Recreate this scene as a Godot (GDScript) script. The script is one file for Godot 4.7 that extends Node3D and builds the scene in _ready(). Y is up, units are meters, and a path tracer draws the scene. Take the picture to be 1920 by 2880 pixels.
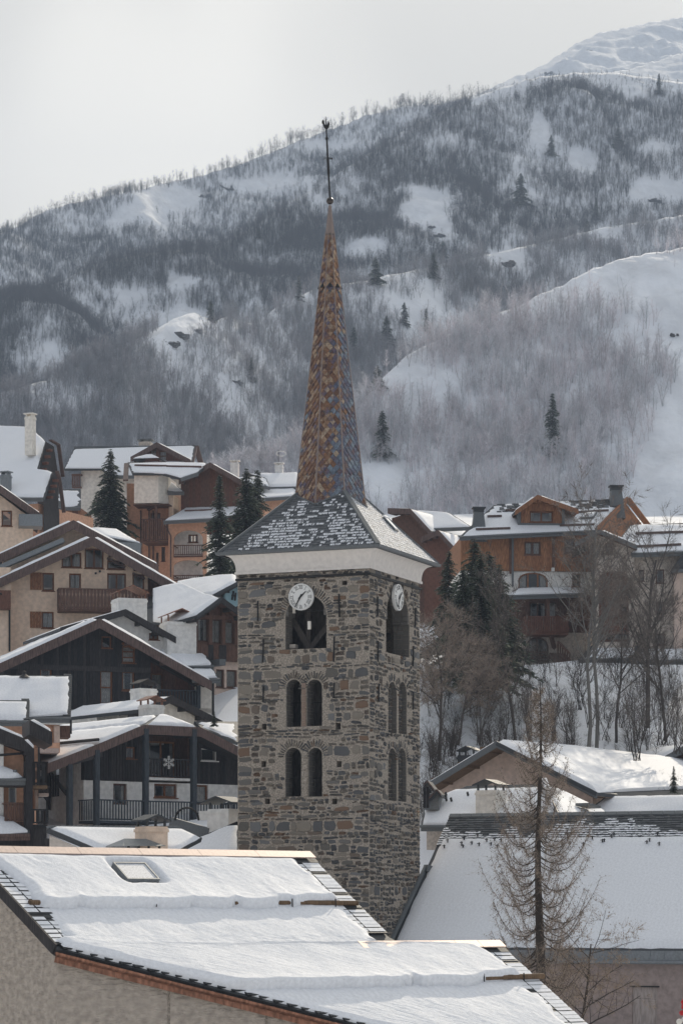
extends Node3D
# A mountain village in winter: a rubble-stone bell tower with a tiled spire, chalets climbing the hill, a wooded mountainside behind.
# Measurements were taken off the photograph with sight(); every thing is then built in metres in its own frame.

const FOCAL := 7959.0
const MIDDLE := 960.0
const LEVEL := 2571.0
var view_x := 0.0
var view_y := 0.0
var view_k := 1.0
var rng := RandomNumberGenerator.new()
var M := {}
var taken := {}

# ---------------------------------------------------------------- measuring
func sheet(x, y, k):
	view_x = x; view_y = y; view_k = k

func sight(x, y) -> Vector3:
	return Vector3((view_x + view_k * x - MIDDLE) / FOCAL, (LEVEL - view_y - view_k * y) / FOCAL, -1.0)

func at(x, y, d) -> Vector3:
	return sight(x, y) * d

func on_plane(r: Node3D, x, y, p: Plane) -> Vector3:       # where a sight line meets a plane given in the frame of r
	var inv := r.transform.affine_inverse()
	var o := inv * Vector3.ZERO
	var d := inv.basis * sight(x, y)
	return o + d * ((p.d - p.normal.dot(o)) / p.normal.dot(d))

func on(r, x, y, z = 0.0) -> Vector3:
	return on_plane(r, x, y, Plane(Vector3(0, 0, 1), z))

func on2(r, x, y, z = 0.0) -> Vector2:
	var p := on(r, x, y, z)
	return Vector2(p.x, p.y)

func rnd(a, b) -> float:
	return rng.randf_range(a, b)

# ---------------------------------------------------------------- things and parts
func numbered(called: String) -> String:
	var n: int = taken.get(called, -1) + 1
	taken[called] = n
	return called if n == 0 else "%s_%03d" % [called, n]

func thing(called, label, category, where = Vector3.ZERO, yaw = 0.0, group = "") -> Node3D:
	var o := Node3D.new()
	o.name = numbered(called)
	add_child(o)
	o.position = where
	o.rotation_degrees.y = yaw
	tag(o, label, category, group)
	return o

func tag(o, label, category, group = ""):
	o.set_meta("label", label)
	o.set_meta("category", category)
	if group:
		o.set_meta("group", group)

func node(called, mesh, material, parent, where = Transform3D()) -> MeshInstance3D:
	var o := MeshInstance3D.new()
	o.name = called
	o.mesh = mesh
	o.material_override = material
	o.transform = where
	parent.add_child(o, true)
	return o

func stuff(o):
	o.set_meta("kind", "stuff")
	return o

func structure(called, mesh, material) -> MeshInstance3D:
	var o := node(numbered(called), mesh, material, self)
	o.set_meta("kind", "structure")
	o.set_meta("label", called.replace("_", " "))
	return o

# ---------------------------------------------------------------- shapes
class Shape:
	var st := SurfaceTool.new()
	var xf := Transform3D()
	var tint := Color.WHITE
	var count := 0
	func _init():
		st.begin(Mesh.PRIMITIVE_TRIANGLES)
	func tri(a: Vector3, b: Vector3, c: Vector3):              # counter-clockwise seen from outside
		a = xf * a; b = xf * b; c = xf * c
		var n := (b - a).cross(c - a)
		if n.length_squared() < 1e-16:
			return
		n = n.normalized()
		for p in [a, c, b]:
			st.set_color(tint); st.set_normal(n); st.add_vertex(p)
		count += 1
	func quad(a, b, c, d):
		tri(a, b, c); tri(a, c, d)
	func face(a: Vector3, b: Vector3, c: Vector3, d: Vector3, out: Vector3):
		if (b - a).cross(c - a).dot(out) + (c - a).cross(d - a).dot(out) < 0:
			quad(a, d, c, b)
		else:
			quad(a, b, c, d)
	func box(p: Vector3, q: Vector3, lean := Vector3.ZERO):    # from corner p to corner q; lean shifts the top
		var a := Vector3(minf(p.x, q.x), minf(p.y, q.y), minf(p.z, q.z))
		var b := Vector3(maxf(p.x, q.x), maxf(p.y, q.y), maxf(p.z, q.z))
		var v := []
		for i in 8:
			var y := b.y if i & 2 else a.y
			v.append(Vector3(b.x if i & 1 else a.x, y, b.z if i & 4 else a.z) + (lean if i & 2 else Vector3.ZERO))
		quad(v[4], v[5], v[7], v[6]); quad(v[1], v[0], v[2], v[3]); quad(v[5], v[1], v[3], v[7])
		quad(v[0], v[4], v[6], v[2]); quad(v[6], v[7], v[3], v[2]); quad(v[0], v[1], v[5], v[4])
	func bar(a: Vector3, b: Vector3, w: float, h: float, up := Vector3.UP):   # a beam from a to b, w wide and h deep
		var z := (b - a).normalized()
		var x := up.cross(z)
		if x.length() < 0.01:
			x = Vector3.RIGHT
		x = x.normalized()
		var y := z.cross(x)
		var keep := xf
		xf = xf * Transform3D(Basis(x, y, z), a)
		box(Vector3(-w / 2, -h / 2, 0), Vector3(w / 2, h / 2, (b - a).length()))
		xf = keep
	func tube(pts: Array, radii: Array, sides := 5, cap := true):
		var rings := []
		var x := Vector3.ZERO
		for i in pts.size():
			var dir: Vector3 = (pts[mini(i + 1, pts.size() - 1)] - pts[maxi(i - 1, 0)]).normalized()
			if x == Vector3.ZERO:
				x = dir.cross(Vector3(0.31, 0.2, 0.93)).normalized()
			x = (x - dir * x.dot(dir)).normalized()
			var y := dir.cross(x)
			var ring := []
			for k in sides:
				var a := TAU * k / sides
				ring.append(pts[i] + (x * cos(a) + y * sin(a)) * radii[i])
			rings.append(ring)
		for i in pts.size() - 1:
			for k in sides:
				var n := (k + 1) % sides
				quad(rings[i][k], rings[i][n], rings[i + 1][n], rings[i + 1][k])
		if cap:
			for k in range(1, sides - 1):
				tri(rings[0][0], rings[0][k + 1], rings[0][k])
				tri(rings[-1][0], rings[-1][k], rings[-1][k + 1])
	func prism(poly: PackedVector2Array, z0: float, z1: float):   # poly in x, y; extruded from z0 up to z1
		if Geometry2D.is_polygon_clockwise(poly):
			poly = poly.duplicate(); poly.reverse()
		var t := Geometry2D.triangulate_polygon(poly)
		for i in range(0, t.size(), 3):
			var a := poly[t[i]]; var b := poly[t[i + 1]]; var c := poly[t[i + 2]]
			if (b - a).cross(c - a) < 0:
				var s := b; b = c; c = s
			tri(Vector3(a.x, a.y, z1), Vector3(b.x, b.y, z1), Vector3(c.x, c.y, z1))
			tri(Vector3(a.x, a.y, z0), Vector3(c.x, c.y, z0), Vector3(b.x, b.y, z0))
		for i in poly.size():
			var a := poly[i]; var b := poly[(i + 1) % poly.size()]
			quad(Vector3(a.x, a.y, z0), Vector3(b.x, b.y, z0), Vector3(b.x, b.y, z1), Vector3(a.x, a.y, z1))
	func lathe(profile: Array, sides := 16):                      # [radius, height] pairs from the bottom up
		for i in profile.size() - 1:
			for k in sides:
				var a := TAU * k / sides; var b := TAU * (k + 1) / sides
				var p = profile[i]; var q = profile[i + 1]
				quad(Vector3(cos(a) * p[0], p[1], -sin(a) * p[0]), Vector3(cos(b) * p[0], p[1], -sin(b) * p[0]), Vector3(cos(b) * q[0], q[1], -sin(b) * q[0]), Vector3(cos(a) * q[0], q[1], -sin(a) * q[0]))
	func done(smooth := false) -> ArrayMesh:
		if smooth:
			st.index()
			st.generate_normals()
		return st.commit()

func top_of(line: Array, x: float) -> float:
	for i in line.size() - 1:
		if x <= line[i + 1].x or i == line.size() - 2:
			var w: float = line[i + 1].x - line[i].x
			return lerpf(line[i].y, line[i + 1].y, clampf((x - line[i].x) / maxf(w, 1e-6), 0, 1))
	return line[0].y

func hole_top(h: Array, x: float) -> float:
	if h.size() < 5 or h[4] <= 0:
		return h[3]
	var u := clampf((2 * x - h[0] - h[2]) / (h[2] - h[0]), -1, 1)
	return h[3] - h[4] + h[4] * sqrt(1 - u * u)

# A wall in x, y with its face at z = 0 and thickness th behind, under a roof line, with openings [x0, y0, x1, y1, rise of the arch].
func wall(s: Shape, line: Array, y0: float, holes: Array, th: float):
	var xs := []
	for p in line:
		xs.append(p.x)
	for h in holes:
		var n := 1 if h.size() < 5 or h[4] <= 0 else 12
		for i in n + 1:
			var f := float(i) / n
			if n > 1:
				f = 0.5 - 0.5 * cos(PI * f)
			xs.append(lerpf(h[0], h[2], f))
	xs.sort()
	var back := Vector3(0, 0, -th)
	for i in xs.size() - 1:
		var xa: float = xs[i]; var xb: float = xs[i + 1]
		if xb - xa < 1e-5:
			continue
		var mid := (xa + xb) / 2
		var here := holes.filter(func(h): return h[0] < mid and h[2] > mid)
		here.sort_custom(func(a, b): return a[1] < b[1])
		var ca := y0; var cb := y0
		for h in here + [null]:
			var ta: float = h[1] if h else top_of(line, xa + 1e-4)
			var tb: float = h[1] if h else top_of(line, xb - 1e-4)
			var a := Vector3(xa, ca, 0); var b := Vector3(xb, cb, 0); var c := Vector3(xb, tb, 0); var d := Vector3(xa, ta, 0)
			s.quad(a, b, c, d)
			s.quad(b + back, a + back, d + back, c + back)
			if h:
				s.quad(Vector3(xa, h[1], 0), Vector3(xb, h[1], 0), Vector3(xb, h[1], -th), Vector3(xa, h[1], -th))
				ca = hole_top(h, xa); cb = hole_top(h, xb)
				s.quad(Vector3(xb, cb, 0), Vector3(xa, ca, 0), Vector3(xa, ca, -th), Vector3(xb, cb, -th))
			else:
				s.quad(d, c, c + back, d + back)
	for h in holes:
		for k in 2:
			var x: float = h[0] if k == 0 else h[2]
			s.face(Vector3(x, h[1], 0), Vector3(x, hole_top(h, x), 0), Vector3(x, hole_top(h, x), -th), Vector3(x, h[1], -th), Vector3(1 - 2 * k, 0, 0))
	for k in 2:
		var p = line[0] if k == 0 else line[-1]
		s.face(Vector3(p.x, y0, 0), Vector3(p.x, p.y, 0), Vector3(p.x, p.y, -th), Vector3(p.x, y0, -th), Vector3(2 * k - 1, 0, 0))

# Snow lying on a sloping quad a (low left), b (low right), c (high right), d (high left): a thick soft sheet with an uneven rim.
func snow_on(parent, a: Vector3, b: Vector3, c: Vector3, d: Vector3, thick := 0.2, rim := 0.12, cell := 0.35, called := "snow") -> MeshInstance3D:
	thick *= 0.62
	var n := (b - a).cross(d - a).normalized()
	if n.y < 0:
		n = -n
	var lu := maxf((b - a).length(), (c - d).length()); var lv := maxf((d - a).length(), (c - b).length())
	var nu := clampi(int(lu / cell), 4, 70); var nv := clampi(int(lv / cell), 4, 60)
	var f := FastNoiseLite.new()
	f.seed = int(rnd(1, 9000)); f.frequency = 0.6
	var fine := FastNoiseLite.new()
	fine.seed = f.seed + 1; fine.frequency = 2.2
	var grid := []
	for j in nv + 1:
		var row := []
		for i in nu + 1:
			var edge_i := i == 0 or i == nu; var edge_j := j == 0 or j == nv
			var u := clampf((i - 0.5) / (nu - 1.0), 0, 1); var v := clampf((j - 0.5) / (nv - 1.0), 0, 1)
			var q := a.lerp(b, u).lerp(d.lerp(c, u), v)
			var wob := f.get_noise_3d(q.x * 2, q.y * 2, q.z * 2)
			var du := minf(u, 1 - u) * lu; var dv := minf(v, 1 - v) * lv
			var inset_u := rim * (0.7 + 0.9 * wob); var inset_v := rim * (0.7 + 0.9 * wob)
			u = lerpf(inset_u / lu, 1 - inset_u / lu, u); v = lerpf(inset_v / lv, 1 - inset_v / lv, v)
			q = a.lerp(b, u).lerp(d.lerp(c, u), v)
			var e := minf(du, dv) / (thick * 1.4)
			var h := thick * (0.45 + 0.55 * sqrt(clampf(e * (2 - minf(e, 1.0)), 0, 1))) * (1 + 0.35 * wob) + 0.03 * fine.get_noise_3d(q.x, q.y, q.z)
			if edge_i or edge_j:
				h = -0.02
			row.append(q + n * h)
		grid.append(row)
	var s := SurfaceTool.new()
	s.begin(Mesh.PRIMITIVE_TRIANGLES)
	s.set_smooth_group(0)
	var flip := (b - a).cross(d - a).dot(n) > 0
	for j in nv:
		for i in nu:
			var p = grid[j][i]; var q = grid[j][i + 1]; var r = grid[j + 1][i + 1]; var t = grid[j + 1][i]
			for v in ([p, r, q, p, t, r] if flip else [p, q, r, p, r, t]):
				s.add_vertex(v)
	s.index()
	s.generate_normals()
	return node(called, s.commit(), M.snow, parent)

# ---------------------------------------------------------------- materials
func ramp(lo: float, hi: float) -> Gradient:
	var g := Gradient.new()
	g.set_color(0, Color(lo, lo, lo)); g.set_color(1, Color(hi, hi, hi))
	return g

func noise_tex(freq: float, lo: float, hi: float, octaves := 4, seed_ := 1, stretch := Vector2(1, 1), normal := 0.0, kind := FastNoiseLite.TYPE_SIMPLEX_SMOOTH) -> ImageTexture:
	var f := FastNoiseLite.new()
	f.noise_type = kind
	f.seed = seed_; f.frequency = freq
	f.fractal_octaves = octaves
	var im := f.get_seamless_image(maxi(int(512 / stretch.x), 16), maxi(int(512 / stretch.y), 16), false, false, 0.2)
	im.convert(Image.FORMAT_RGB8)
	im.resize(512, 512, Image.INTERPOLATE_CUBIC)
	if normal > 0:
		im.convert(Image.FORMAT_RGBA8)
		im.bump_map_to_normal_map(normal)
	else:
		var data := im.get_data()
		for i in data.size():
			data[i] = int(clampf(lerpf(lo, hi, data[i] / 255.0), 0, 1) * 255)
		im = Image.create_from_data(512, 512, false, Image.FORMAT_RGB8, data)
	return ImageTexture.create_from_image(im)

# A base colour (linear, as the surface really is) with a grain pattern laid over it from three sides.
func paint(called: String, lin: Color, rough := 0.85, tex: Texture2D = null, metres := 2.0, bump: Texture2D = null, bump_k := 0.6, vertex := false) -> StandardMaterial3D:
	var m := StandardMaterial3D.new()
	m.resource_name = called
	m.albedo_color = lin.linear_to_srgb()
	m.roughness = rough
	m.metallic_specular = 0.35
	m.uv1_triplanar = true
	m.uv1_scale = Vector3.ONE / metres
	if tex:
		m.albedo_texture = tex
	if bump:
		m.normal_enabled = true
		m.normal_texture = bump
		m.normal_scale = bump_k
	m.vertex_color_use_as_albedo = vertex
	M[called] = m
	return m

func make_materials():
	var soft := noise_tex(0.02, 0.88, 1.03, 6, 3)
	var grain := noise_tex(0.05, 0.6, 1.1, 5, 7)
	var streak := noise_tex(0.05, 0.55, 1.12, 4, 11, Vector2(1, 14))
	var bumps := noise_tex(0.05, 0, 1, 5, 5, Vector2.ONE, 5.0)
	var fine := noise_tex(0.09, 0, 1, 4, 9, Vector2.ONE, 4.0)
	var dabs := noise_tex(0.03, 0.45, 1.15, 5, 21, Vector2(1, 3))
	var sn := paint("snow", Color(0.84, 0.85, 0.87), 0.7, noise_tex(0.03, 0.92, 1.03, 6, 2), 2.0, fine, 0.5)
	sn.metallic_specular = 0.25
	paint("hill_snow", Color(0.84, 0.86, 0.89), 0.9, noise_tex(0.015, 0.86, 1.06, 5, 4), 60.0, bumps, 0.5)
	paint("rock", Color(0.13, 0.125, 0.12), 0.9, grain, 8.0, bumps, 1.0)
	paint("mortar", Color(0.40, 0.345, 0.285), 0.95, noise_tex(0.03, 0.66, 1.12, 5, 31), 1.6, bumps, 1.0)
	var tones := [Color(0.21, 0.195, 0.175), Color(0.14, 0.138, 0.138), Color(0.27, 0.235, 0.195), Color(0.2, 0.158, 0.125), Color(0.31, 0.27, 0.22), Color(0.24, 0.155, 0.105), Color(0.17, 0.155, 0.135), Color(0.22, 0.218, 0.215)]
	for i in tones.size():
		paint("stone_%d" % i, tones[i], 0.9, grain, 0.7, bumps, 1.0)
	paint("pier", Color(0.36, 0.26, 0.2), 0.9, grain, 0.8, bumps, 0.8)
	paint("cornice", Color(0.74, 0.69, 0.64), 0.85, noise_tex(0.02, 0.92, 1.03, 5, 8), 3.0, fine, 0.25)
	paint("slate", Color(0.075, 0.08, 0.085), 0.6, grain, 0.8, bumps, 0.5, true)
	paint("pale_slate", Color(0.19, 0.2, 0.21), 0.6, grain, 0.8, bumps, 0.5, true)
	paint("lead", Color(0.14, 0.15, 0.155), 0.5, soft, 1.0)
	paint("iron", Color(0.03, 0.028, 0.027), 0.6, grain, 0.5)
	paint("zinc", Color(0.22, 0.235, 0.245), 0.45, soft, 1.5).metallic = 0.4
	var cop := paint("copper", Color(0.36, 0.18, 0.12), 0.38, noise_tex(0.02, 0.5, 1.15, 4, 17, Vector2(1, 4)), 1.2)
	cop.metallic = 0.75
	var old := paint("pink_copper", Color(0.5, 0.4, 0.355), 0.5, soft, 1.2)
	old.metallic = 0.3
	paint("render_rough", Color(0.5, 0.43, 0.36), 0.95, noise_tex(0.02, 0.78, 1.07, 6, 33), 2.2, noise_tex(0.035, 0, 1, 5, 35, Vector2(2.2, 1), 9.0), 1.6)
	paint("cap_metal", Color(0.26, 0.205, 0.18), 0.45, soft, 1.2).metallic = 0.3
	paint("log", Color(0.23, 0.15, 0.09), 0.85, streak, 0.8)
	paint("cream", Color(0.82, 0.77, 0.69), 0.9, soft, 4.0, fine, 0.3)
	paint("white_wall", Color(0.82, 0.8, 0.76), 0.9, soft, 4.0, fine, 0.3)
	paint("beige", Color(0.78, 0.6, 0.46), 0.9, soft, 4.0, fine, 0.3)
	paint("orange_wall", Color(0.62, 0.36, 0.24), 0.9, soft, 3.0, fine, 0.3)
	paint("pink_wall", Color(0.66, 0.52, 0.44), 0.9, soft, 4.0, fine, 0.3)
	paint("mauve_wall", Color(0.36, 0.285, 0.255), 0.92, noise_tex(0.02, 0.85, 1.06, 6, 41), 3.5, bumps, 0.4)
	paint("grey_wall", Color(0.6, 0.53, 0.46), 0.92, noise_tex(0.025, 0.82, 1.06, 6, 43), 3.0, bumps, 0.5)
	paint("stone_wall", Color(0.4, 0.35, 0.3), 0.92, dabs, 2.0, bumps, 0.9)
	paint("dark_wood", Color(0.042, 0.038, 0.04), 0.75, streak, 1.0)
	paint("dark_wood_b", Color(0.06, 0.054, 0.054), 0.75, streak, 1.2)
	paint("dark_wood_c", Color(0.028, 0.028, 0.03), 0.75, streak, 0.9)
	paint("blue_post", Color(0.06, 0.072, 0.085), 0.7, streak, 1.0)
	paint("brown_wood", Color(0.175, 0.095, 0.068), 0.75, streak, 1.0)
	paint("brown_wood_b", Color(0.19, 0.105, 0.078), 0.75, streak, 1.3)
	paint("red_wood", Color(0.2, 0.09, 0.06), 0.7, streak, 1.0)
	paint("orange_wood", Color(0.44, 0.21, 0.105), 0.7, streak, 1.2)
	paint("orange_wood_b", Color(0.38, 0.175, 0.088), 0.7, streak, 1.0)
	paint("barge", Color(0.17, 0.115, 0.1), 0.75, streak, 1.5)
	paint("frame_wood", Color(0.24, 0.095, 0.04), 0.6, streak, 0.8)
	paint("beam", Color(0.11, 0.095, 0.085), 0.85, streak, 1.0)
	paint("curtain", Color(0.62, 0.6, 0.56), 0.9, streak, 0.8)
	paint("black", Color(0.012, 0.012, 0.013), 0.8)
	paint("white_paint", Color(0.72, 0.71, 0.68), 0.6)
	paint("blue_glass", Color(0.22, 0.34, 0.38), 0.25)
	paint("red_paint", Color(0.45, 0.02, 0.025), 0.35)
	paint("bark", Color(0.075, 0.058, 0.046), 0.95, grain, 0.6)
	paint("birch", Color(0.36, 0.34, 0.31), 0.9, noise_tex(0.05, 0.15, 1.25, 4, 51, Vector2(1.0, 0.4)), 0.7)
	paint("grey_bark", Color(0.105, 0.09, 0.08), 0.95, grain, 0.6)
	paint("larch_twig", Color(0.21, 0.14, 0.085), 0.95)
	paint("rust_leaf", Color(0.2, 0.14, 0.1), 0.9, null, 1.0, null, 0.6, true)
	paint("needle", Color(1, 1, 1), 0.85, null, 1.0, null, 0.6, true)
	paint("twig", Color(1, 1, 1), 0.95, null, 1.0, null, 0.6, true)
	paint("tile", Color(1, 1, 1), 0.3, noise_tex(0.02, 0.5, 1.2, 4, 61), 0.55, bumps, 0.3, true).metallic = 0.85
	var g := StandardMaterial3D.new()
	g.resource_name = "glass"
	g.albedo_color = Color(0.25, 0.28, 0.3, 0.3)
	g.transparency = BaseMaterial3D.TRANSPARENCY_ALPHA
	g.roughness = 0.04
	g.metallic_specular = 0.9
	M["glass"] = g

# ---------------------------------------------------------------- camera, sky, sun
func make_view():
	var cam := Camera3D.new()
	cam.name = "camera"
	cam.projection = Camera3D.PROJECTION_FRUSTUM
	cam.near = 1.0
	cam.far = 9000.0
	cam.size = 2880.0 / FOCAL
	cam.frustum_offset = Vector2(0, (LEVEL - 1440.0) / FOCAL)
	add_child(cam)
	cam.current = true
	var w := 512; var h := 256
	var sunward := Vector3(sin(deg_to_rad(SUN_RIGHT)) * cos(deg_to_rad(SUN_HIGH)), sin(deg_to_rad(SUN_HIGH)), -cos(deg_to_rad(SUN_RIGHT)) * cos(deg_to_rad(SUN_HIGH)))
	var im := Image.create(w, h, false, Image.FORMAT_RGBF)
	var f := FastNoiseLite.new()
	f.seed = 4; f.frequency = 0.9; f.fractal_octaves = 4
	for j in h:
		for i in w:
			var lon := (i + 0.5) / w * TAU; var lat := PI * (0.5 - (j + 0.5) / h)
			var d := Vector3(cos(lat) * sin(lon), sin(lat), -cos(lat) * cos(lon))
			var c := 0.5 + 0.5 * f.get_noise_3d(d.x * 5.0, d.y * 6.0, d.z * 3.0)
			c = smoothstep(0.3, 0.75, c)
			var near := pow(0.5 + 0.5 * d.dot(sunward), 4.0)           # thin cloud glows on the sun's side
			var l := (SKY_BASE + SKY_GLOW * near) * lerpf(0.84, 1.16, c)
			var warm := clampf(near * 1.35, 0, 1)                        # cooler cloud light away from the sun
			im.set_pixel(i, j, Color(l * lerpf(0.93, 1.06, warm), l * lerpf(0.985, 1.0, warm), l * lerpf(1.08, 0.885, warm)))
	var pan := PanoramaSkyMaterial.new()
	pan.panorama = ImageTexture.create_from_image(im)
	var sky := Sky.new()
	sky.sky_material = pan
	var e := Environment.new()
	e.background_mode = Environment.BG_SKY
	e.sky = sky
	e.sky_rotation = Vector3(0, deg_to_rad(SKY_TURN), 0)
	e.tonemap_mode = Environment.TONE_MAPPER_LINEAR
	e.tonemap_exposure = EXPOSURE
	e.sdfgi_enabled = true
	e.ssao_enabled = true
	e.ssil_enabled = true
	e.fog_enabled = true
	e.fog_density = HAZE
	e.fog_light_color = Color(0.75, 0.83, 0.945)
	var we := WorldEnvironment.new()
	we.name = "sky"
	we.environment = e
	add_child(we)
	var sun := DirectionalLight3D.new()
	sun.name = "sun"
	sun.light_energy = SUN
	sun.light_color = Color(1.0, 0.95, 0.87)
	sun.light_angular_distance = 0.8
	sun.shadow_enabled = true
	sun.rotation_degrees = Vector3(-SUN_HIGH, 180.0 - SUN_RIGHT, 0)
	add_child(sun)

const SKY_BASE := 0.50
const SKY_GLOW := 1.12
const SKY_TURN := 0.0
const EXPOSURE := 1.06
const HAZE := 0.00032
const SUN := 1.55
const SUN_HIGH := 31.0
const SUN_RIGHT := 17.0

# ---------------------------------------------------------------- ground and mountain
var ground_noise := FastNoiseLite.new()

func ground_y(x: float, z: float) -> float:
	var d := -z
	var ks := [[-80.0, -7.0], [100.0, -7.0], [118.0, -4.5], [150.0, 4.5], [163.0, 7.0], [183.0, 16.3], [200.0, 17.0], [240.0, 26.0], [300.0, 38.0], [400.0, 55.0], [520.0, 74.0]]
	var y: float = ks[-1][1]
	for i in ks.size() - 1:
		if d < ks[i + 1][0]:
			y = lerpf(ks[i][1], ks[i + 1][1], clampf((d - ks[i][0]) / (ks[i + 1][0] - ks[i][0]), 0, 1))
			break
	return y + ground_noise.get_noise_2d(x, z) * clampf((d - 110) / 60, 0, 1) * 1.2

func make_ground():
	ground_noise.seed = 5
	ground_noise.frequency = 0.06
	ground_noise.fractal_octaves = 4
	var s := SurfaceTool.new()
	s.begin(Mesh.PRIMITIVE_TRIANGLES)
	var n := 90; var m := 150
	var pts := []
	for j in m + 1:
		for i in n + 1:
			var z := lerpf(80, -520, float(j) / m)
			var x := lerpf(-1, 1, float(i) / n) * (140.0 + maxf(0, -z) * 0.3)
			pts.append(Vector3(x, ground_y(x, z), z))
	for p in pts:
		s.add_vertex(p)
	for j in m:
		for i in n:
			var a := j * (n + 1) + i
			for k in [a, a + n + 1, a + n + 2, a, a + n + 2, a + 1]:
				s.add_index(k)
	s.generate_normals()
	structure("village_hillside", s.commit(), M.snow)
	var pm := PlaneMesh.new()
	pm.size = Vector2(3600, 4200)
	structure("ground", pm, M.hill_snow).position = Vector3(0, -12, -1300)

var slopes := {}

# One shoulder of the mountain: a crest line (pixels of the photograph at 1568 wide) falling towards the valley at about 35 degrees.
func shoulder(called, crest: Array, low_y: Callable, low_d: Callable, pitch: float, rough: float, fine_at: float):
	sheet(0, 0, 1920.0 / 1568.0)
	var f := FastNoiseLite.new()
	f.seed = slopes.size() * 7 + 3; f.frequency = 0.012; f.fractal_octaves = 5
	var g := FastNoiseLite.new()
	g.seed = slopes.size() * 5 + 2; g.frequency = 0.008
	g.fractal_type = FastNoiseLite.FRACTAL_RIDGED; g.fractal_octaves = 3
	var nx := 150; var nt := 90
	var line := []
	for p in crest:
		line.append(Vector2(p[0], p[1]))
	var rows := []
	for i in nx + 1:
		var x := lerpf(line[0].x, line[-1].x, float(i) / nx)
		var y := top_of(line, x) + f.get_noise_1d(x * 2.2) * 5.0 + f.get_noise_1d(x * 11.0 + 500) * 2.2
		var low := at(x, low_y.call(x), low_d.call(x))
		var kc := sight(x, y).y; var kb := sight(x, low_y.call(x)).y
		var d: float = low_d.call(x) * (pitch - kb) / (pitch - kc)
		var high := at(x, y, d)
		var col := []
		for j in nt + 3:
			var t := float(j - 2) / nt
			var p: Vector3
			if t < 0:
				p = high + Vector3(0, t * nt * 9.0 * d / 1000.0, t * nt * 14.0 * d / 1000.0)
			else:
				p = high.lerp(low, t)
				var env := minf(1.0, t * 7.0)
				p.y += rough * (f.get_noise_3d(p.x, p.y, p.z) * 1.3 + (g.get_noise_3d(p.x * 1.4, 0, p.z * 0.45) - 0.2) * 0.8) * env
				if t < fine_at:
					p.y += rough * 0.12 * f.get_noise_2d(p.x * 9, p.z * 9) * minf(1, t * 40 + 0.3)
			col.append(p)
		rows.append(col)
	var s := SurfaceTool.new()
	s.begin(Mesh.PRIMITIVE_TRIANGLES)
	for col in rows:
		for p in col:
			s.add_vertex(p)
	var h := nt + 3
	for i in nx:
		for j in h - 1:
			var a := i * h + j
			for k in [a, a + h, a + h + 1, a, a + h + 1, a + 1]:
				s.add_index(k)
	s.generate_normals()
	structure(called, s.commit(), M.hill_snow)
	slopes[called] = {"rows": rows, "nx": nx, "nt": nt, "x0": line[0].x, "x1": line[-1].x}

func slope_at(called, x: float, t: float) -> Vector3:
	var q = slopes[called]
	var u: float = clampf((x - q.x0) / (q.x1 - q.x0), 0, 0.9999) * q.nx
	var v: float = 2 + clampf(t, 0, 0.9999) * q.nt
	var i := int(u); var j := int(v)
	var r: Array = q.rows
	return r[i][j].lerp(r[i + 1][j], u - i).lerp(r[i][j + 1].lerp(r[i + 1][j + 1], u - i), v - j)

func make_mountain():
	shoulder("snowy_summit", [[800, 330], [880, 300], [1000, 262], [1110, 212], [1140, 196], [1180, 178], [1250, 148], [1290, 120], [1330, 95], [1380, 76], [1430, 65], [1500, 50], [1568, 38], [1700, 15], [1900, -20]], func(_x): return 420.0, func(_x): return 2150.0, 0.5, 12.0, 0.9)
	shoulder("snowy_shoulder", [[1290, 200], [1350, 178], [1400, 165], [1450, 158], [1500, 140], [1568, 120], [1700, 85], [1900, 40]], func(_x): return 420.0, func(_x): return 1850.0, 0.5, 6.0, 0.9)
	shoulder("far_wooded_ridge", [[-420, 690], [-200, 620], [0, 540], [40, 520], [90, 490], [150, 470], [200, 458], [260, 447], [330, 432], [400, 415], [450, 405], [520, 386], [560, 374], [620, 350], [700, 319], [760, 298], [850, 262], [900, 250], [950, 238], [1000, 240], [1060, 226], [1110, 213], [1180, 205], [1260, 220]], func(x): return lerpf(860, 640, clampf(x / 1000, 0, 1)), func(x): return lerpf(1250, 1500, clampf(x / 1100, 0, 1)), 0.78, 9.0, 0.9)
	shoulder("middle_wooded_slope", [[-420, 800], [-200, 742], [0, 690], [104, 662], [250, 596], [400, 575], [500, 566], [590, 515], [650, 476], [720, 432], [780, 395], [850, 352], [920, 305], [1000, 262], [1060, 236], [1110, 216], [1200, 185], [1280, 170], [1350, 167], [1400, 166], [1480, 176], [1568, 190], [1750, 205], [1950, 230]], func(x): return lerpf(980, 900, clampf(x / 1000, 0, 1)), func(x): return lerpf(940, 1050, clampf(x / 1500, 0, 1)), 0.78, 10.0, 0.9)
	shoulder("snow_capped_knoll", [[-420, 1000], [-100, 930], [60, 888], [156, 855], [234, 813], [307, 782], [359, 756], [406, 728], [443, 719], [469, 727], [495, 740], [513, 726], [542, 731], [578, 746], [615, 719], [656, 696], [698, 672], [724, 662], [777, 653], [820, 648], [876, 636], [923, 625], [1000, 612], [1100, 590], [1250, 555], [1400, 520], [1600, 490], [1900, 460]], func(x): return lerpf(1190, 1000, clampf((x - 300) / 900, 0, 1)), func(x): return lerpf(620, 800, clampf((x - 300) / 1000, 0, 1)), 0.78, 7.0, 0.9)
	shoulder("near_wooded_slope", [[480, 1130], [600, 1085], [700, 1030], [829, 930], [876, 872], [923, 826], [980, 791], [1037, 764], [1090, 742], [1136, 724], [1200, 696], [1293, 652], [1366, 614], [1449, 589], [1568, 568], [1750, 525], [1950, 490]], func(_x): return 1240.0, func(_x): return 470.0, 0.8, 5.0, 0.9)

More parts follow.
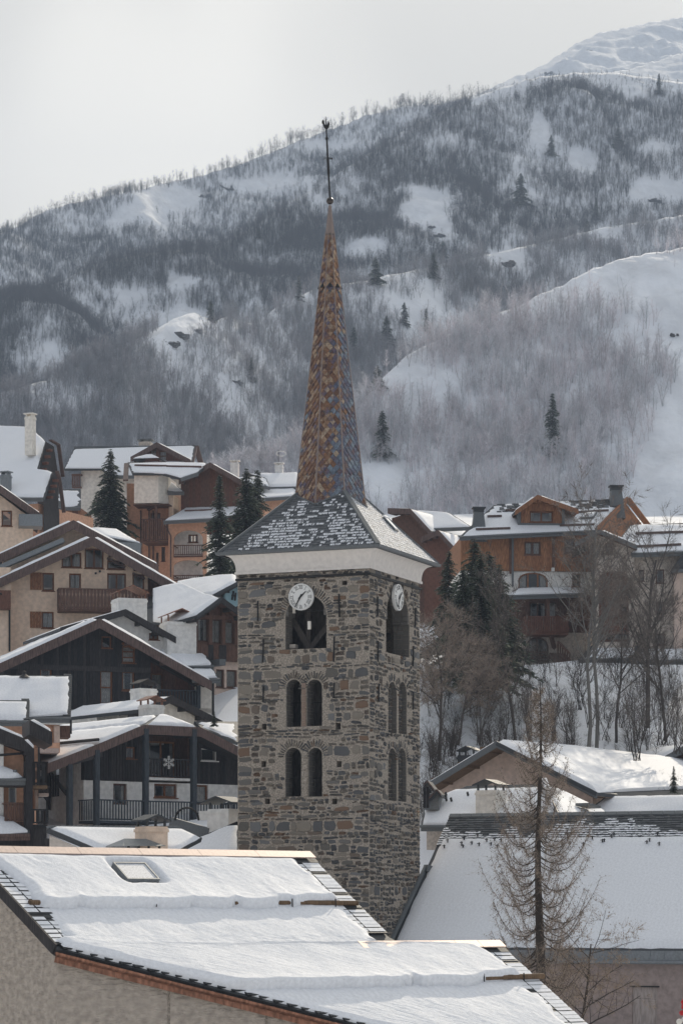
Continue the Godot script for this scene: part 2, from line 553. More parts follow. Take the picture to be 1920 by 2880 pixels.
# ---------------------------------------------------------------- small trees of the mountain
func bare_tree_mesh(seed_: int, twigs: int, spread: float, stems := 1) -> ArrayMesh:          # one metre tall unit tree; scaled to its height
	var r := RandomNumberGenerator.new()
	r.seed = seed_
	var s := Shape.new()
	for k in stems:
		s.tint = Color(0.7, 0.7, 0.7)
		var a0 := r.randf() * TAU
		var out := Vector3(cos(a0), 0, sin(a0)) * (r.randf_range(0.08, 0.3) if stems > 1 else r.randf_range(0.0, 0.07))
		var tall := 0.95 if k == 0 else r.randf_range(0.6, 0.95)
		var bend := func(f): return out * f * (0.5 + 0.5 * f) + Vector3(0.02 * sin(f * 7 + k), tall * f, 0.02 * cos(f * 6 + k))
		s.tube([bend.call(0.0), bend.call(0.35), bend.call(0.7), bend.call(1.0)], [0.013 / sqrt(stems), 0.009 / sqrt(stems), 0.006, 0.002], 3, false)
		for i in int(twigs / stems):
			var f := r.randf_range(0.25, 0.97)
			var p: Vector3 = bend.call(f)
			var a := r.randf() * TAU
			var l := spread * r.randf_range(0.4, 1.0) * (1.15 - 0.75 * f)
			var up := r.randf_range(0.25, 1.4)
			var q := p + Vector3(cos(a) * l, up * l * 0.8, sin(a) * l)
			var side := Vector3(-sin(a), r.randf_range(-0.5, 0.5), cos(a)) * r.randf_range(0.0025, 0.005)
			s.tint = Color.WHITE * r.randf_range(0.7, 1.7)
			s.tri(p - side, p + side, q)
			for j in 3:
				var m := p.lerp(q, r.randf_range(0.3, 0.9))
				var b := a + r.randf_range(-1.2, 1.2)
				s.tri(m - Vector3(0, 0.002, 0), m + Vector3(0, 0.002, 0), m + Vector3(cos(b), r.randf_range(0.2, 1.3), sin(b)) * l * r.randf_range(0.25, 0.5))
	return s.done()

func fir_mesh(seed_: int, rings: int, wide: float, snow_share: float, fans := 9, leaf := 1.0) -> Array:   # unit fir: [trunk, crown]
	var r := RandomNumberGenerator.new()
	r.seed = seed_
	var t := Shape.new()
	t.tube([Vector3.ZERO, Vector3(0, 0.98, 0)], [0.016, 0.002], 5)
	var s := Shape.new()
	for i in rings:
		var y := lerpf(0.05, 0.985, pow(float(i) / rings, 0.92))
		var reach := wide * pow(1 - y, 0.8) * r.randf_range(0.5, 1.28) + 0.006
		for k in fans:
			var a := r.randf() * TAU
			var l := reach * r.randf_range(0.6, 1.15)
			var dir := Vector3(cos(a), 0, sin(a)); var side := Vector3(-sin(a), 0, cos(a))
			var y0 := y + r.randf_range(-0.9, 0.9) / rings
			var pieces := maxi(2, int(l / 0.02 / leaf))
			for q in pieces:
				var f := (q + r.randf()) / pieces
				var c := Vector3(0, y0, 0) + dir * l * f - Vector3(0, l * 0.42 * f * f - l * 0.1 * f, 0)
				var w := leaf * (0.012 + l * 0.09) * r.randf_range(0.7, 1.3)
				var hang := leaf * (0.012 + l * 0.1) * r.randf_range(0.7, 1.5)
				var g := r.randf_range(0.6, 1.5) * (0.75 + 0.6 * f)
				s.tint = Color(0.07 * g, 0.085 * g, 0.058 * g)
				for h in 2:
					var o := side * w * (1.3 if h else -1.3) + dir * w * r.randf_range(0.2, 1.4) - Vector3(0, hang, 0) * r.randf_range(0.3, 1.0)
					s.tri(c - dir * w * 0.5, c + dir * w * 0.6, c + o)
				s.tri(c + side * w * 0.4, c - side * w * 0.4, c + dir * w * 2.2 - Vector3(0, hang * 0.7, 0))
				if r.randf() < snow_share:
					s.tint = Color(0.66, 0.68, 0.71) * r.randf_range(0.7, 1.0)
					var e := c + Vector3(0, 0.004, 0)
					s.tri(e - side * w * 0.55, e + dir * w * 1.5, e + side * w * 0.55)
	return [t.done(), s.done()]

func make_forest():
	var kinds := []
	for i in 5:
		kinds.append(bare_tree_mesh(40 + i, [66, 72, 80, 66, 78][i], [0.3, 0.34, 0.36, 0.28, 0.34][i], [1, 2, 3, 1, 3][i]))
	var bush := bare_tree_mesh(77, 60, 0.5, 4)
	kinds.append(bush)
	var f := FastNoiseLite.new()
	f.seed = 90; f.frequency = 0.011; f.fractal_octaves = 3
	var gully := FastNoiseLite.new()
	gully.seed = 91; gully.frequency = 0.02; gully.fractal_octaves = 4
	# open snow in the wood: [x, y, half width, half height] in pixels of the photograph at 1568 wide
	var glades := [[985, 490, 62, 62], [1010, 540, 40, 35], [1170, 595, 45, 28], [1490, 450, 80, 32], [1330, 380, 40, 30], [830, 575, 60, 28], [1510, 350, 40, 22], [1380, 540, 45, 14], [425, 745, 62, 30], [390, 790, 40, 30], [560, 745, 24, 12], [1240, 320, 20, 50], [960, 705, 55, 14], [690, 700, 40, 16], [820, 690, 30, 14], [300, 690, 30, 22], [420, 660, 40, 22], [420, 470, 110, 34], [620, 430, 80, 22], [300, 500, 80, 30], [750, 340, 60, 16], [850, 640, 60, 12], [1430, 790, 36, 26]]
	# bands of close dark wood
	var thick := [[500, 560, 300, 46], [820, 380, 150, 42], [200, 590, 240, 50], [1200, 500, 150, 28], [940, 600, 140, 26], [1150, 660, 130, 36], [700, 540, 150, 40], [350, 640, 200, 36], [1000, 250, 120, 22], [900, 440, 90, 60], [1060, 400, 110, 60], [1230, 240, 200, 40]]
	var plan := [["far_wooded_ridge", 26000, 4.6, 0.7, Color(0.062, 0.064, 0.076), 0.94], ["middle_wooded_slope", 52000, 4.9, 0.72, Color(0.112, 0.113, 0.123), 0.96], ["snow_capped_knoll", 30000, 4.8, 0.70, Color(0.36, 0.365, 0.385), 0.97], ["near_wooded_slope", 11500, 4.9, 0.43, Color(0.68, 0.67, 0.69), 0.98]]
	var all := []
	for k in kinds:
		all.append([[], []])
	for p in plan:
		var q = slopes[p[0]]
		for i in p[1]:
			var x := rnd(maxf(q.x0, -140), minf(q.x1, 1700))
			var t := rnd(0.0, p[5])
			var w := slope_at(p[0], x, t)
			var py := (LEVEL - (w.y / -w.z) * FOCAL) * 1568.0 / 1920.0
			var chance: float = p[3] + f.get_noise_2d(w.x, w.z * 2.5) * 0.8 + gully.get_noise_2d(w.x, w.z * 0.5) * 0.7
			if t < 0.03 and p[0] != "far_wooded_ridge":
				chance += 0.12
			for g in glades:
				var e := pow((x - g[0]) / g[2], 2) + pow((py - g[1]) / g[3], 2)
				e += gully.get_noise_2d(w.x * 1.5, w.z * 2.0) * 1.6
				if e < 1.2:
					chance -= 1.6 * (1.2 - e)
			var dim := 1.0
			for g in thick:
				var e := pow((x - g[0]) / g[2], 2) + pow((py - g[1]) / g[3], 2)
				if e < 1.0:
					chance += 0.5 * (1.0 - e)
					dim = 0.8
			if p[0] == "near_wooded_slope":
				var edge := 1568.0 - (py - 850.0) * 0.39                  # the open snow field in the lower right
				chance -= clampf((x - edge) / 30.0 + gully.get_noise_2d(w.x * 2, w.z * 2) * 1.5, 0, 0.55) if py > 780 else 0.0
				chance -= (x - 1440) / 300.0 * clampf((py - 620) / 200, 0, 1) if x > 1440 else 0.0
			if rng.randf() > chance:
				continue
			var k := rng.randi() % 5
			if rng.randf() < 0.16:
				k = 5
			var size: float = p[2] * rnd(0.6, 1.35) * (0.45 if k == 5 else 1.0)
			if p[0] == "middle_wooded_slope" and x > 1080 and t < 0.06:
				if rng.randf() < 0.5:
					continue
				size *= 0.5
			var b := Basis(Vector3.UP, rng.randf() * TAU).scaled(Vector3(size, size * rnd(0.9, 1.15), size))
			all[k][0].append(Transform3D(b, w - Vector3(0, 0.25, 0)))
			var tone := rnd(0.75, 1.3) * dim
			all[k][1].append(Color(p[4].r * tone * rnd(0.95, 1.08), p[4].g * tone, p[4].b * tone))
	for k in kinds.size():
		var mm := MultiMesh.new()
		mm.transform_format = MultiMesh.TRANSFORM_3D
		mm.use_colors = true
		mm.mesh = kinds[k]
		mm.instance_count = all[k][0].size()
		for i in mm.instance_count:
			mm.set_instance_transform(i, all[k][0][i])
			mm.set_instance_color(i, all[k][1][i])
		var o := MultiMeshInstance3D.new()
		o.name = numbered("leafless_wood")
		o.multimesh = mm
		o.material_override = M.twig
		add_child(o)
		stuff(o)
		o.set_meta("label", ["grey leafless wood covering the mountainside, slender upright trees", "leafless wood on the mountainside, trees of middling spread", "leafless wood on the mountainside, broad spreading trees", "leafless wood on the mountainside, narrow trees", "leafless wood on the mountainside, loosely branched trees", "low leafless scrub between the trees of the mountainside"][k])
		o.set_meta("category", "wood")
	# trees that stand out against the sky along the ridge
	var proto := thing("bare_tree", "small leafless tree standing out on the ridge line against the sky", "tree", Vector3.ZERO, 0, "leafless trees along the skyline")
	node("crown", kinds[1], paint("ridge_twig", Color(0.085, 0.08, 0.085), 0.95, null, 1.0, null, 0.6, true), proto)
	var first := true
	for i in 120:
		var x := rnd(0, 1110)
		if i < 70:
			x = rnd(440, 1010)
		var o: Node3D = proto if first else proto.duplicate()
		if not first:
			o.name = numbered("bare_tree")
			add_child(o)
			o.get_child(0).mesh = kinds[rng.randi() % 5]
		first = false
		o.position = slope_at("far_wooded_ridge", x, 0.0) - Vector3(0, 0.3, 0)
		var h := rnd(4.5, 8.5) * (1.2 if x > 600 else 0.85)
		o.scale = Vector3(h * 1.2, h, h * 1.2)
		o.rotation.y = rng.randf() * TAU

func slope_near(called, x, y) -> Vector3:                       # the point of a shoulder seen at a place of the photograph
	sheet(0, 0, 1920.0 / 1568.0)
	var p := Vector3.ZERO
	for j in 600:
		p = slope_at(called, x, j / 600.0)
		if (LEVEL - (p.y / -p.z) * FOCAL) * 1568.0 / 1920.0 > y:
			break
	return p

func make_rocks():
	var list := [[965, 372, 34, "middle_wooded_slope", "dark rock ledge with snow on top, above the big open snow patch"], [1015, 542, 30, "middle_wooded_slope", "broken rocks at the right edge of the big open snow patch"], [992, 522, 22, "middle_wooded_slope", "small rocks in the middle of the big open snow patch"],
		[418, 772, 46, "snow_capped_knoll", "dark layered rock face under the snow-capped knoll, upper part"], [392, 790, 36, "snow_capped_knoll", "dark layered rock face under the snow-capped knoll, lower part"], [452, 760, 26, "snow_capped_knoll", "rocks on the right shoulder of the snow-capped knoll"],
		[1160, 606, 34, "snow_capped_knoll", "rocks under the bright snow bank right of the two crest firs"], [520, 432, 28, "far_wooded_ridge", "rock band on the far left ridge, left of the mast"], [470, 452, 22, "far_wooded_ridge", "smaller rock band on the far left ridge"], [1340, 552, 30, "middle_wooded_slope", "rocks beside the fir below the right-hand snow field"],
		[1500, 462, 30, "middle_wooded_slope", "scattered rocks in the right-hand snow field"], [1262, 168, 18, "snowy_summit", "dark rocks low on the summit's left shoulder"], [1352, 118, 14, "snowy_summit", "small rocks near the summit's crest"], [545, 880, 24, "snow_capped_knoll", "dark rock in the wood below the knoll"], [1545, 770, 26, "near_wooded_slope", "dark rocks at the edge of the open snow field, right"]]
	for q in list:
		var p := slope_near(q[3], q[0], q[1])
		var t := thing("rock_outcrop", q[4], "rock", p, 0, "rock outcrops on the mountainside")
		var w: float = q[2] * 1920.0 / 1568.0 / FOCAL * -p.z
		var s := Shape.new(); var c := Shape.new()
		for i in 9:
			var o := Vector3(rnd(-0.5, 0.5) * w, rnd(-0.3, 0.3) * w * 0.4, rnd(-0.5, 0.5))
			o.y += -o.z * 0.0
			var sx := w * rnd(0.08, 0.22); var sy := w * rnd(0.04, 0.11); var sz := w * rnd(0.08, 0.2)
			s.xf = Transform3D(Basis.from_euler(Vector3(rnd(-0.3, 0.3), rnd(0, 3), rnd(-0.4, 0.4))), o)
			s.box(Vector3(-sx, -sy * 1.6, -sz), Vector3(sx, sy, sz), Vector3(rnd(-0.3, 0.3) * sx, 0, -sz * 0.4))
			c.xf = s.xf
			if rng.randf() < 0.7:
				c.box(Vector3(-sx * 0.9, sy + 0.02, -sz * 1.1), Vector3(sx * 0.9, sy * 1.25, sz * 0.4))
		node("rock", s.done(), M.rock, t)
		node("snow", c.done(), M.hill_snow, t)

func make_hill_firs():
	# [x, y of the foot, height in pixels, shoulder, label]
	var list := [[1265, 355, 50, "middle_wooded_slope", "small dark fir high on the slope, above the right chalet's dormer"],
		[1195, 468, 76, "middle_wooded_slope", "broad dark fir on the slope right of the big open snow patch"],
		[1368, 502, 52, "middle_wooded_slope", "dark fir on the slope beside the right-hand snow field"],
		[1348, 552, 50, "middle_wooded_slope", "small dark fir just below the fir beside the right-hand snow field"],
		[1418, 338, 48, "middle_wooded_slope", "small blue-grey fir near the top right of the wooded slope"],
		[1512, 215, 50, "middle_wooded_slope", "dark fir at the upper edge of the wood below the snowy summit"],
		[995, 640, 66, "snow_capped_knoll", "dark fir standing on the small snow crest right of the spire"],
		[862, 652, 66, "snow_capped_knoll", "blue-grey fir nearest the right edge of the spire's upper part"],
		[686, 690, 62, "snow_capped_knoll", "snowy fir alone on the crest left of the spire"],
		[484, 738, 52, "snow_capped_knoll", "dark fir just right of the snow-capped rocky knoll"],
		[594, 545, 30, "middle_wooded_slope", "tiny fir on the crest left of the spire's ball"],
		[577, 875, 58, "snow_capped_knoll", "slender dark fir below the knoll, left of the spire"],
		[812, 805, 60, "snow_capped_knoll", "frosted fir half hidden behind the spire's right edge"],
		[887, 790, 70, "snow_capped_knoll", "slim grey fir right of the spire, below the two crest firs"],
		[978, 760, 56, "snow_capped_knoll", "slim grey fir at the right of the trio right of the spire"],
		[928, 745, 56, "snow_capped_knoll", "slim grey fir in the middle of the trio right of the spire"],
		[867, 895, 62, "near_wooded_slope", "compact dark fir by the lower right edge of the spire"],
		[1268, 1045, 150, "near_wooded_slope", "tall dark double-topped fir above the right chalet"],
		[878, 1045, 110, "near_wooded_slope", "grey ragged fir low on the slope right of the spire"],
		[1016, 590, 40, "middle_wooded_slope", "small dark fir above the crest fir right of the spire"],
		[30, 800, 40, "middle_wooded_slope", "tiny dark fir at the far left edge of the wood"]]
	var shapes := [fir_mesh(5, 26, 0.24, 0.4, 9, 1.5), fir_mesh(6, 26, 0.3, 0.5, 9, 1.6), fir_mesh(8, 30, 0.19, 0.35, 9, 1.4)]
	for i in list.size():
		var l = list[i]
		sheet(0, 0, 1920.0 / 1568.0)
		var best := Vector3.ZERO
		for j in 400:
			var p := slope_at(l[3], l[0], j / 400.0)
			if (LEVEL - (p.y / -p.z) * FOCAL) * 1568.0 / 1920.0 > l[1] or j == 399:
				best = p
				break
		var o := thing("fir_tree", l[4], "fir", best - Vector3(0, 0.3, 0), rng.randf() * 360, "firs scattered over the mountainside")
		var h: float = l[2] * 1920.0 / 1568.0 / FOCAL * -best.z
		o.scale = Vector3(h, h, h)
		var sh = shapes[i % 3]
		node("trunk", sh[0], M.bark, o)
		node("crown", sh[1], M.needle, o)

# ---------------------------------------------------------------- bell tower
const SIDE := 6.0

func stone_mesh(seed_: int) -> ArrayMesh:                       # a rough stone in a unit rectangle, 0.09 proud; scaled to its place
	var r := RandomNumberGenerator.new()
	r.seed = seed_
	var s := Shape.new()
	var n := 8
	var inner := []; var outer := []
	for i in n:
		var a := TAU * (i + r.randf_range(-0.25, 0.25)) / n
		var c := cos(a); var d := sin(a)
		var k := pow(pow(absf(c), 6.0) + pow(absf(d), 6.0), -1 / 6.0) * r.randf_range(0.8, 1.1)
		outer.append(Vector3(c * k * 0.5, d * k * 0.5, 0.0))
		inner.append(Vector3(c * k * 0.5 * r.randf_range(0.84, 0.95), d * k * 0.5 * r.randf_range(0.74, 0.93), r.randf_range(0.45, 1.1)))
	var top := Vector3(r.randf_range(-0.1, 0.1), r.randf_range(-0.1, 0.1), r.randf_range(0.8, 1.1))
	for i in n:
		var j := (i + 1) % n
		s.quad(outer[i], outer[j], inner[j], inner[i])
		s.tri(inner[i], inner[j], top)
	return s.done()

func blocked(holes: Array, x0, y0, x1, y1) -> bool:
	for h in holes:
		if x1 > h[0] - 0.01 and x0 < h[2] + 0.01 and y1 > h[1] + 0.01 and y0 < h[3] + (0.32 if h.size() > 4 else 0.03):
			if h.size() > 4 and y0 > h[3] - h[4]:
				var far := true
				for q in [Vector2(x0, y0), Vector2(x1, y0), Vector2((x0 + x1) / 2, y0)]:
					var u = Vector2((q.x - (h[0] + h[2]) / 2) / ((h[2] - h[0]) / 2 + 0.34), (q.y - (h[3] - h[4])) / (h[4] + 0.34))
					far = far and u.length() > 1.0
				if far:
					continue
			return true
	return false

func make_tower():
	sheet(0, 0, 1920.0 / 1568.0)
	var corner := at(848, 2100, 118.0)
	corner.y = 0
	var t := thing("bell_tower", "square grey rubble-stone bell tower with a slate roof, tall tiled spire and two white clocks", "tower", corner, -22.0)
	var right := Transform3D(Basis(Vector3.UP, PI / 2), Vector3.ZERO)      # frame of the right-hand face: x runs away from the corner to -SIDE .. as local z
	var y_top := on(t, 700, 1304).y
	var holes := [[], []]
	# the openings of the left face, then of the right face, in the photograph's pixels
	for q in [[655, 1364, 750, 1492, 0.5], [657, 1560, 692, 1670, 0.5], [704, 1560, 740, 1668, 0.5], [655, 1717, 692, 1830, 0.5], [708, 1717, 740, 1830, 0.5], [601, 1662, 612, 1676, 0], [770, 1660, 782, 1676, 0], [600, 1748, 611, 1762, 0], [773, 1748, 784, 1762, 0], [608, 1834, 620, 1847, 0], [762, 1834, 774, 1847, 0], [785, 1333, 797, 1344, 0]]:
		var a := on2(t, q[0], q[3]); var b := on2(t, q[2], q[1])
		holes[0].append([a.x, a.y, b.x, b.y] + ([(b.x - a.x) * q[4]] if q[4] > 0 else []))
	var side := Plane(Vector3(1, 0, 0), 0)
	for q in [[886, 1362, 940, 1498, 0.5], [891, 1568, 911, 1682, 0.5], [915, 1568, 934, 1684, 0.5], [891, 1720, 911, 1838, 0.5], [914, 1720, 933, 1840, 0.5]]:
		var a := on_plane(t, q[0], q[3], side); var b := on_plane(t, q[2], q[1], side)
		holes[1].append([-a.z, a.y, -b.z, b.y, (a.z - b.z) * q[4]])
	var core := Shape.new()
	wall(core, [Vector2(-SIDE, y_top), Vector2(0, y_top)], -9, holes[0], 0.75)
	core.xf = Transform3D(Basis(Vector3.UP, PI / 2), Vector3.ZERO)
	var off := 0.75
	wall(core, [Vector2(off, y_top), Vector2(SIDE, y_top)], -9, holes[1], 0.75)
	core.xf = Transform3D(Basis(Vector3.UP, PI), Vector3(0, 0, -SIDE))
	wall(core, [Vector2(0.75, y_top), Vector2(SIDE, y_top)], -9, [], 0.75)
	core.xf = Transform3D(Basis(Vector3.UP, -PI / 2), Vector3(-SIDE, 0, -SIDE))
	wall(core, [Vector2(0.75, y_top), Vector2(SIDE - 0.75, y_top)], -9, [], 0.75)
	core.xf = Transform3D()
	core.box(Vector3(-SIDE + 0.76, holes[0][0][1] - 0.6, -SIDE + 0.76), Vector3(-0.76, holes[0][0][1] - 0.3, -0.76))
	var wall_part := node("wall", core.done(), M.mortar, t)

	# stones
	var shapes := []
	for i in 18:
		shapes.append(stone_mesh(200 + i))
	var stones := []
	var weight := [0, 0, 0, 1, 1, 2, 2, 2, 3, 4, 4, 5, 6, 6, 7, 7]
	for fside in 2:
		var y := -3.6
		while y < y_top - 0.12:
			var big := rng.randf() < 0.14
			var h := rnd(0.28, 0.46) if big else rnd(0.08, 0.23)
			var x := -SIDE if fside == 0 else 0.0
			var end := x + SIDE
			var drift := rnd(-0.06, 0.06)
			while x < end - 0.05:
				var w := rnd(0.16, 0.4) * (1.0 if rng.randf() < 0.6 else 1.9) * (1.2 if h > 0.22 else 1.0)
				var at_edge := x < end - SIDE + 0.01 or x + w > end - 0.3
				if at_edge:
					w = rnd(0.4, 0.75)
				w = minf(w, end - x + rnd(0.0, 0.02))
				if end - x - w < 0.14:
					w = end - x
				var hh := h * rnd(0.8, 1.08)
				var yy := y + (h - hh) * rng.randf() + drift * sin(x * 1.7 + y) + rnd(-0.02, 0.02)
				if h > 0.2 and w < 0.45 and rng.randf() < 0.4:        # two thin ones instead
					for k in 2:
						stones.append([fside, x, yy + k * h * 0.52, w, h * 0.44])
				elif rng.randf() > 0.06:
					stones.append([fside, x, yy, w, hh])
				x += w + rnd(0.0, 0.035)
			y += h + rnd(0.0, 0.022)
	var keep := []
	for s in stones:
		if s[1] < (0.0 if s[0] else -SIDE) - 0.01 or blocked(holes[s[0]], s[1], s[2], s[1] + s[3], s[2] + s[4]) or s[2] + s[4] > y_top:
			continue
		keep.append([s[0], Vector2(s[1] + s[3] / 2, s[2] + s[4] / 2), s[3], s[4], rnd(-0.1, 0.1)])
	# thin stones set on edge round the arches
	for fside in 2:
		for h in holes[fside]:
			if h.size() < 5:
				continue
			var cx: float = (h[0] + h[2]) / 2; var r: float = (h[2] - h[0]) / 2; var cy: float = h[3] - h[4]
			var n := int(PI * (r + 0.2) / 0.105)
			for i in n + 1:
				var a := PI * i / n
				var l := rnd(0.26, 0.4)
				if fside == 1 and rng.randf() < 0.3:
					continue
				keep.append([fside, Vector2(cx - cos(a) * (r + 0.03 + l / 2), cy + sin(a) * (h[4] + 0.03 + l / 2)), l, rnd(0.05, 0.08), PI - a])
	# rough stones lining the sides of the openings
	var sides := Shape.new()
	for fside in 2:
		for h in holes[fside]:
			if h.size() < 5:
				continue
			sides.xf = Transform3D() if fside == 0 else right
			var yy: float = h[1]
			while yy < h[3] - h[4] * 0.5:
				var hh := rnd(0.12, 0.26)
				for k in 2:
					var zz := -0.02
					while zz > -0.7:
						var w := rnd(0.16, 0.4)
						var xx: float = (h[0] if k == 0 else h[2]) + (0.0 if yy < h[3] - h[4] else h[4] * 0.12) * (1 - 2 * k)
						var p := rnd(0.01, 0.04) * (1 - 2 * k)
						sides.box(Vector3(xx - 0.1 * (1 - 2 * k), yy + 0.008, zz), Vector3(xx + p, yy + hh - 0.008, maxf(zz - w, -0.74)))
						zz -= w + 0.02
				yy += hh
			for i in 9:
				var a0 := PI * (i + 0.06) / 9; var a1 := PI * (i + 0.94) / 9
				var r: float = (h[2] - h[0]) / 2
				var ctr := Vector3((h[0] + h[2]) / 2, h[3] - h[4], 0)
				var u0 := Vector3(-cos(a0) * r, sin(a0) * h[4], 0); var u1 := Vector3(-cos(a1) * r, sin(a1) * h[4], 0)
				sides.quad(ctr + u0 * 0.97 + Vector3(0, 0, -0.015), ctr + u1 * 0.97 + Vector3(0, 0, -0.015), ctr + u1 * 0.97 + Vector3(0, 0, -0.74), ctr + u0 * 0.97 + Vector3(0, 0, -0.74))
	stuff(node("reveal_stones", sides.done(), M.stone_0, t))
	# the largest as parts, the others as one
	keep.sort_custom(func(a, b): return a[2] * a[3] * (1.0 if a[0] == 0 else 0.45) > b[2] * b[3] * (1.0 if b[0] == 0 else 0.45))
	var rest := []
	for i in 8:
		rest.append(SurfaceTool.new())
		rest[i].begin(Mesh.PRIMITIVE_TRIANGLES)
	for i in keep.size():
		var k = keep[i]
		var b := Basis(Vector3(0, 0, 1), k[4]).scaled_local(Vector3(k[2], k[3], rnd(0.015, 0.06)))
		var xf := Transform3D(b, Vector3(k[1].x, k[1].y, -0.012))
		if k[0] == 1:
			xf = right * xf
		var tone: int = weight[rng.randi() % weight.size()]
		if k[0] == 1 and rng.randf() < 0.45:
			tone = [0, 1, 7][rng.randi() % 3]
		if i < 295:
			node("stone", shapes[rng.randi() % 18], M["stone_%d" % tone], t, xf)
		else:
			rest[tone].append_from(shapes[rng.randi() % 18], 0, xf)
	# rough masonry closing the paired lights of the right face
	var fill := Shape.new()
	fill.xf = right
	for i in range(1, 5):
		var h = holes[1][i]
		fill.box(Vector3(h[0] - 0.05, h[1] - 0.05, -0.5), Vector3(h[2] + 0.05, h[3] + 0.05, -0.22))
		var y2: float = h[1]
		while y2 < h[3] - 0.1:
			var hh := rnd(0.1, 0.22)
			var x2: float = h[0] - 0.03
			while x2 < h[2]:
				var w := rnd(0.14, 0.4)
				rest[[0, 1, 3, 6][rng.randi() % 4]].append_from(shapes[rng.randi() % 18], 0, right * Transform3D(Basis().scaled(Vector3(w, hh * 1.02, 0.05)), Vector3(x2 + w / 2, y2 + hh / 2, -0.225)))
				x2 += w
			y2 += hh
	node("blocked_lights", fill.done(), M.mortar, t)
	for i in 8:
		stuff(node("small_stones", rest[i].commit(), M["stone_%d" % i], t))
	# dressed piers between the paired lights
	for k in 2:
		var a = holes[0][1 + 2 * k]; var b = holes[0][2 + 2 * k]
		var s := Shape.new()
		for i in 7:
			var h: float = (a[3] - a[1] - 0.15) / 7
			s.box(Vector3(a[2] + 0.03, a[1] + h * i + 0.015, -0.3), Vector3(b[0] - 0.03, a[1] + h * (i + 1) - 0.01, 0.03 + rnd(0, 0.03)))
		node("pier", s.done(), M.pier if k == 0 else M.mortar, t)
	# iron anchor bars and the tie band under the cornice
	for q in [[0, 592, 1380, 592, 1426], [0, 778, 1364, 779, 1418], [0, 605, 1468, 603, 1522], [0, 767, 1462, 766, 1520], [0, 605, 1575, 604, 1612], [0, 767, 1568, 766, 1604], [1, 867, 1370, 867, 1415], [1, 954, 1396, 953, 1440], [1, 868, 1472, 868, 1520], [1, 949, 1484, 948, 1530], [1, 870, 1570, 869, 1612], [1, 949, 1590, 948, 1630]]:
		var p := Plane(Vector3(0, 0, 1), 0.06) if q[0] == 0 else Plane(Vector3(1, 0, 0), 0.06)
		var s := Shape.new()
		var a := on_plane(t, q[1], q[2], p); var b := on_plane(t, q[3], q[4], p)
		s.bar(a, b, 0.045, 0.05, Vector3(1, 0, 0.3))
		node("wall_anchor", s.done(), M.iron, t)
	var band := Shape.new()
	var yb := on(t, 700, 1325).y
	band.box(Vector3(-SIDE - 0.08, yb - 0.05, -0.05), Vector3(0.08, yb + 0.05, 0.085))
	band.box(Vector3(-0.05, yb - 0.05, -SIDE - 0.08), Vector3(0.085, yb + 0.05, -0.053))
	node("tie_band", band.done(), M.iron, t)

	# added lining, no real boarding, that blocks light to darken the openings
	var lin := Shape.new()
	lin.box(Vector3(-5.2, -8, -1.75), Vector3(-0.78, y_top, -1.65))
	lin.box(Vector3(-1.75, -8, -5.2), Vector3(-1.65, y_top, -1.76))
	node("added_dark_lining", lin.done(), M.beam, t)
	# timber bell frame seen through the openings
	var z := -1.0
	var fr := func(a, b, w, m, called = "timber_brace"):
		var s := Shape.new()
		s.bar(a, b, w, w, Vector3(0, 0, 1))
		node(called, s.done(), m, t)
	fr.call(on(t, 660, 1400, z), on(t, 714, 1492, z), 0.26, M.beam)
	fr.call(on(t, 690, 1402, z - 0.35), on(t, 652, 1470, z - 0.35), 0.22, M.beam)
	fr.call(on(t, 710, 1400, z), on(t, 710, 1494, z), 0.2, M.beam, "timber_post")
	fr.call(on(t, 752, 1440, z), on(t, 714, 1490, z), 0.22, M.beam)
	fr.call(on(t, 648, 1404, -0.4), on(t, 756, 1402, -0.4), 0.05, M.iron, "iron_bar")
	fr.call(on_plane(t, 880, 1470, Plane(Vector3(1, 0, 0), -1.2)), on_plane(t, 945, 1410, Plane(Vector3(1, 0, 0), -1.2)), 0.24, M.beam)
	for q in [[673, 1395, 679, 1409], [708, 1427, 715, 1446]]:
		var s := Shape.new()
		var a := on(t, q[0], q[3], -0.42); var b := on(t, q[2], q[1], -0.42)
		s.box(a, b + Vector3(0, 0, 0.08))
		node("lamp_tube", s.done(), M.cream, t)
	var lb := Shape.new()
	lb.box(on(t, 668, 1491, -0.7), on(t, 684, 1481, -0.7) + Vector3(0, 0, 0.3))
	node("white_box", lb.done(), M.grey_wall, t)
	for y in [1615, 1788]:
		for q in [[657, 740]]:
			fr.call(on(t, q[0], y, -0.5), on(t, q[1], y - 1, -0.5), 0.035, M.iron, "iron_bar")

	make_clock(t, Transform3D(Basis(), on(t, 691, 1371, 0.16)), "clock on the tower's broad left face, hands at twenty-five to two")
	make_clock(t, Transform3D(Basis(Vector3.UP, PI / 2), on_plane(t, 915, 1372, Plane(Vector3(1, 0, 0), 0.16))), "clock on the tower's narrow right face")

	# plastered cove under the eaves
	var c := Vector3(-SIDE / 2, 0, -SIDE / 2)
	var y0 := y_top - 0.16
	var y1 := on(t, 852, 1258, 0.5).y
	var prof := [[3.03, y0], [3.1, y0], [3.1, y0 + 0.1], [3.06, y0 + 0.11]]
	for i in 10:
		var u := (i + 1) / 10.0
		prof.append([3.06 + 0.44 * (1 - sqrt(1 - u * u * 0.98)), lerpf(y0 + 0.11, y1, sin(u * PI / 2) * 0.4 + u * 0.6)])
	var s2 := Shape.new()
	var loft := func(sh: Shape, profile):
		for k in 4:
			sh.xf = Transform3D(Basis(Vector3.UP, k * PI / 2), c)
			for i in profile.size() - 1:
				var p = profile[i]; var q = profile[i + 1]
				sh.quad(Vector3(-p[0], p[1], p[0]), Vector3(p[0], p[1], p[0]), Vector3(q[0], q[1], q[0]), Vector3(-q[0], q[1], q[0]))
	loft.call(s2, prof)
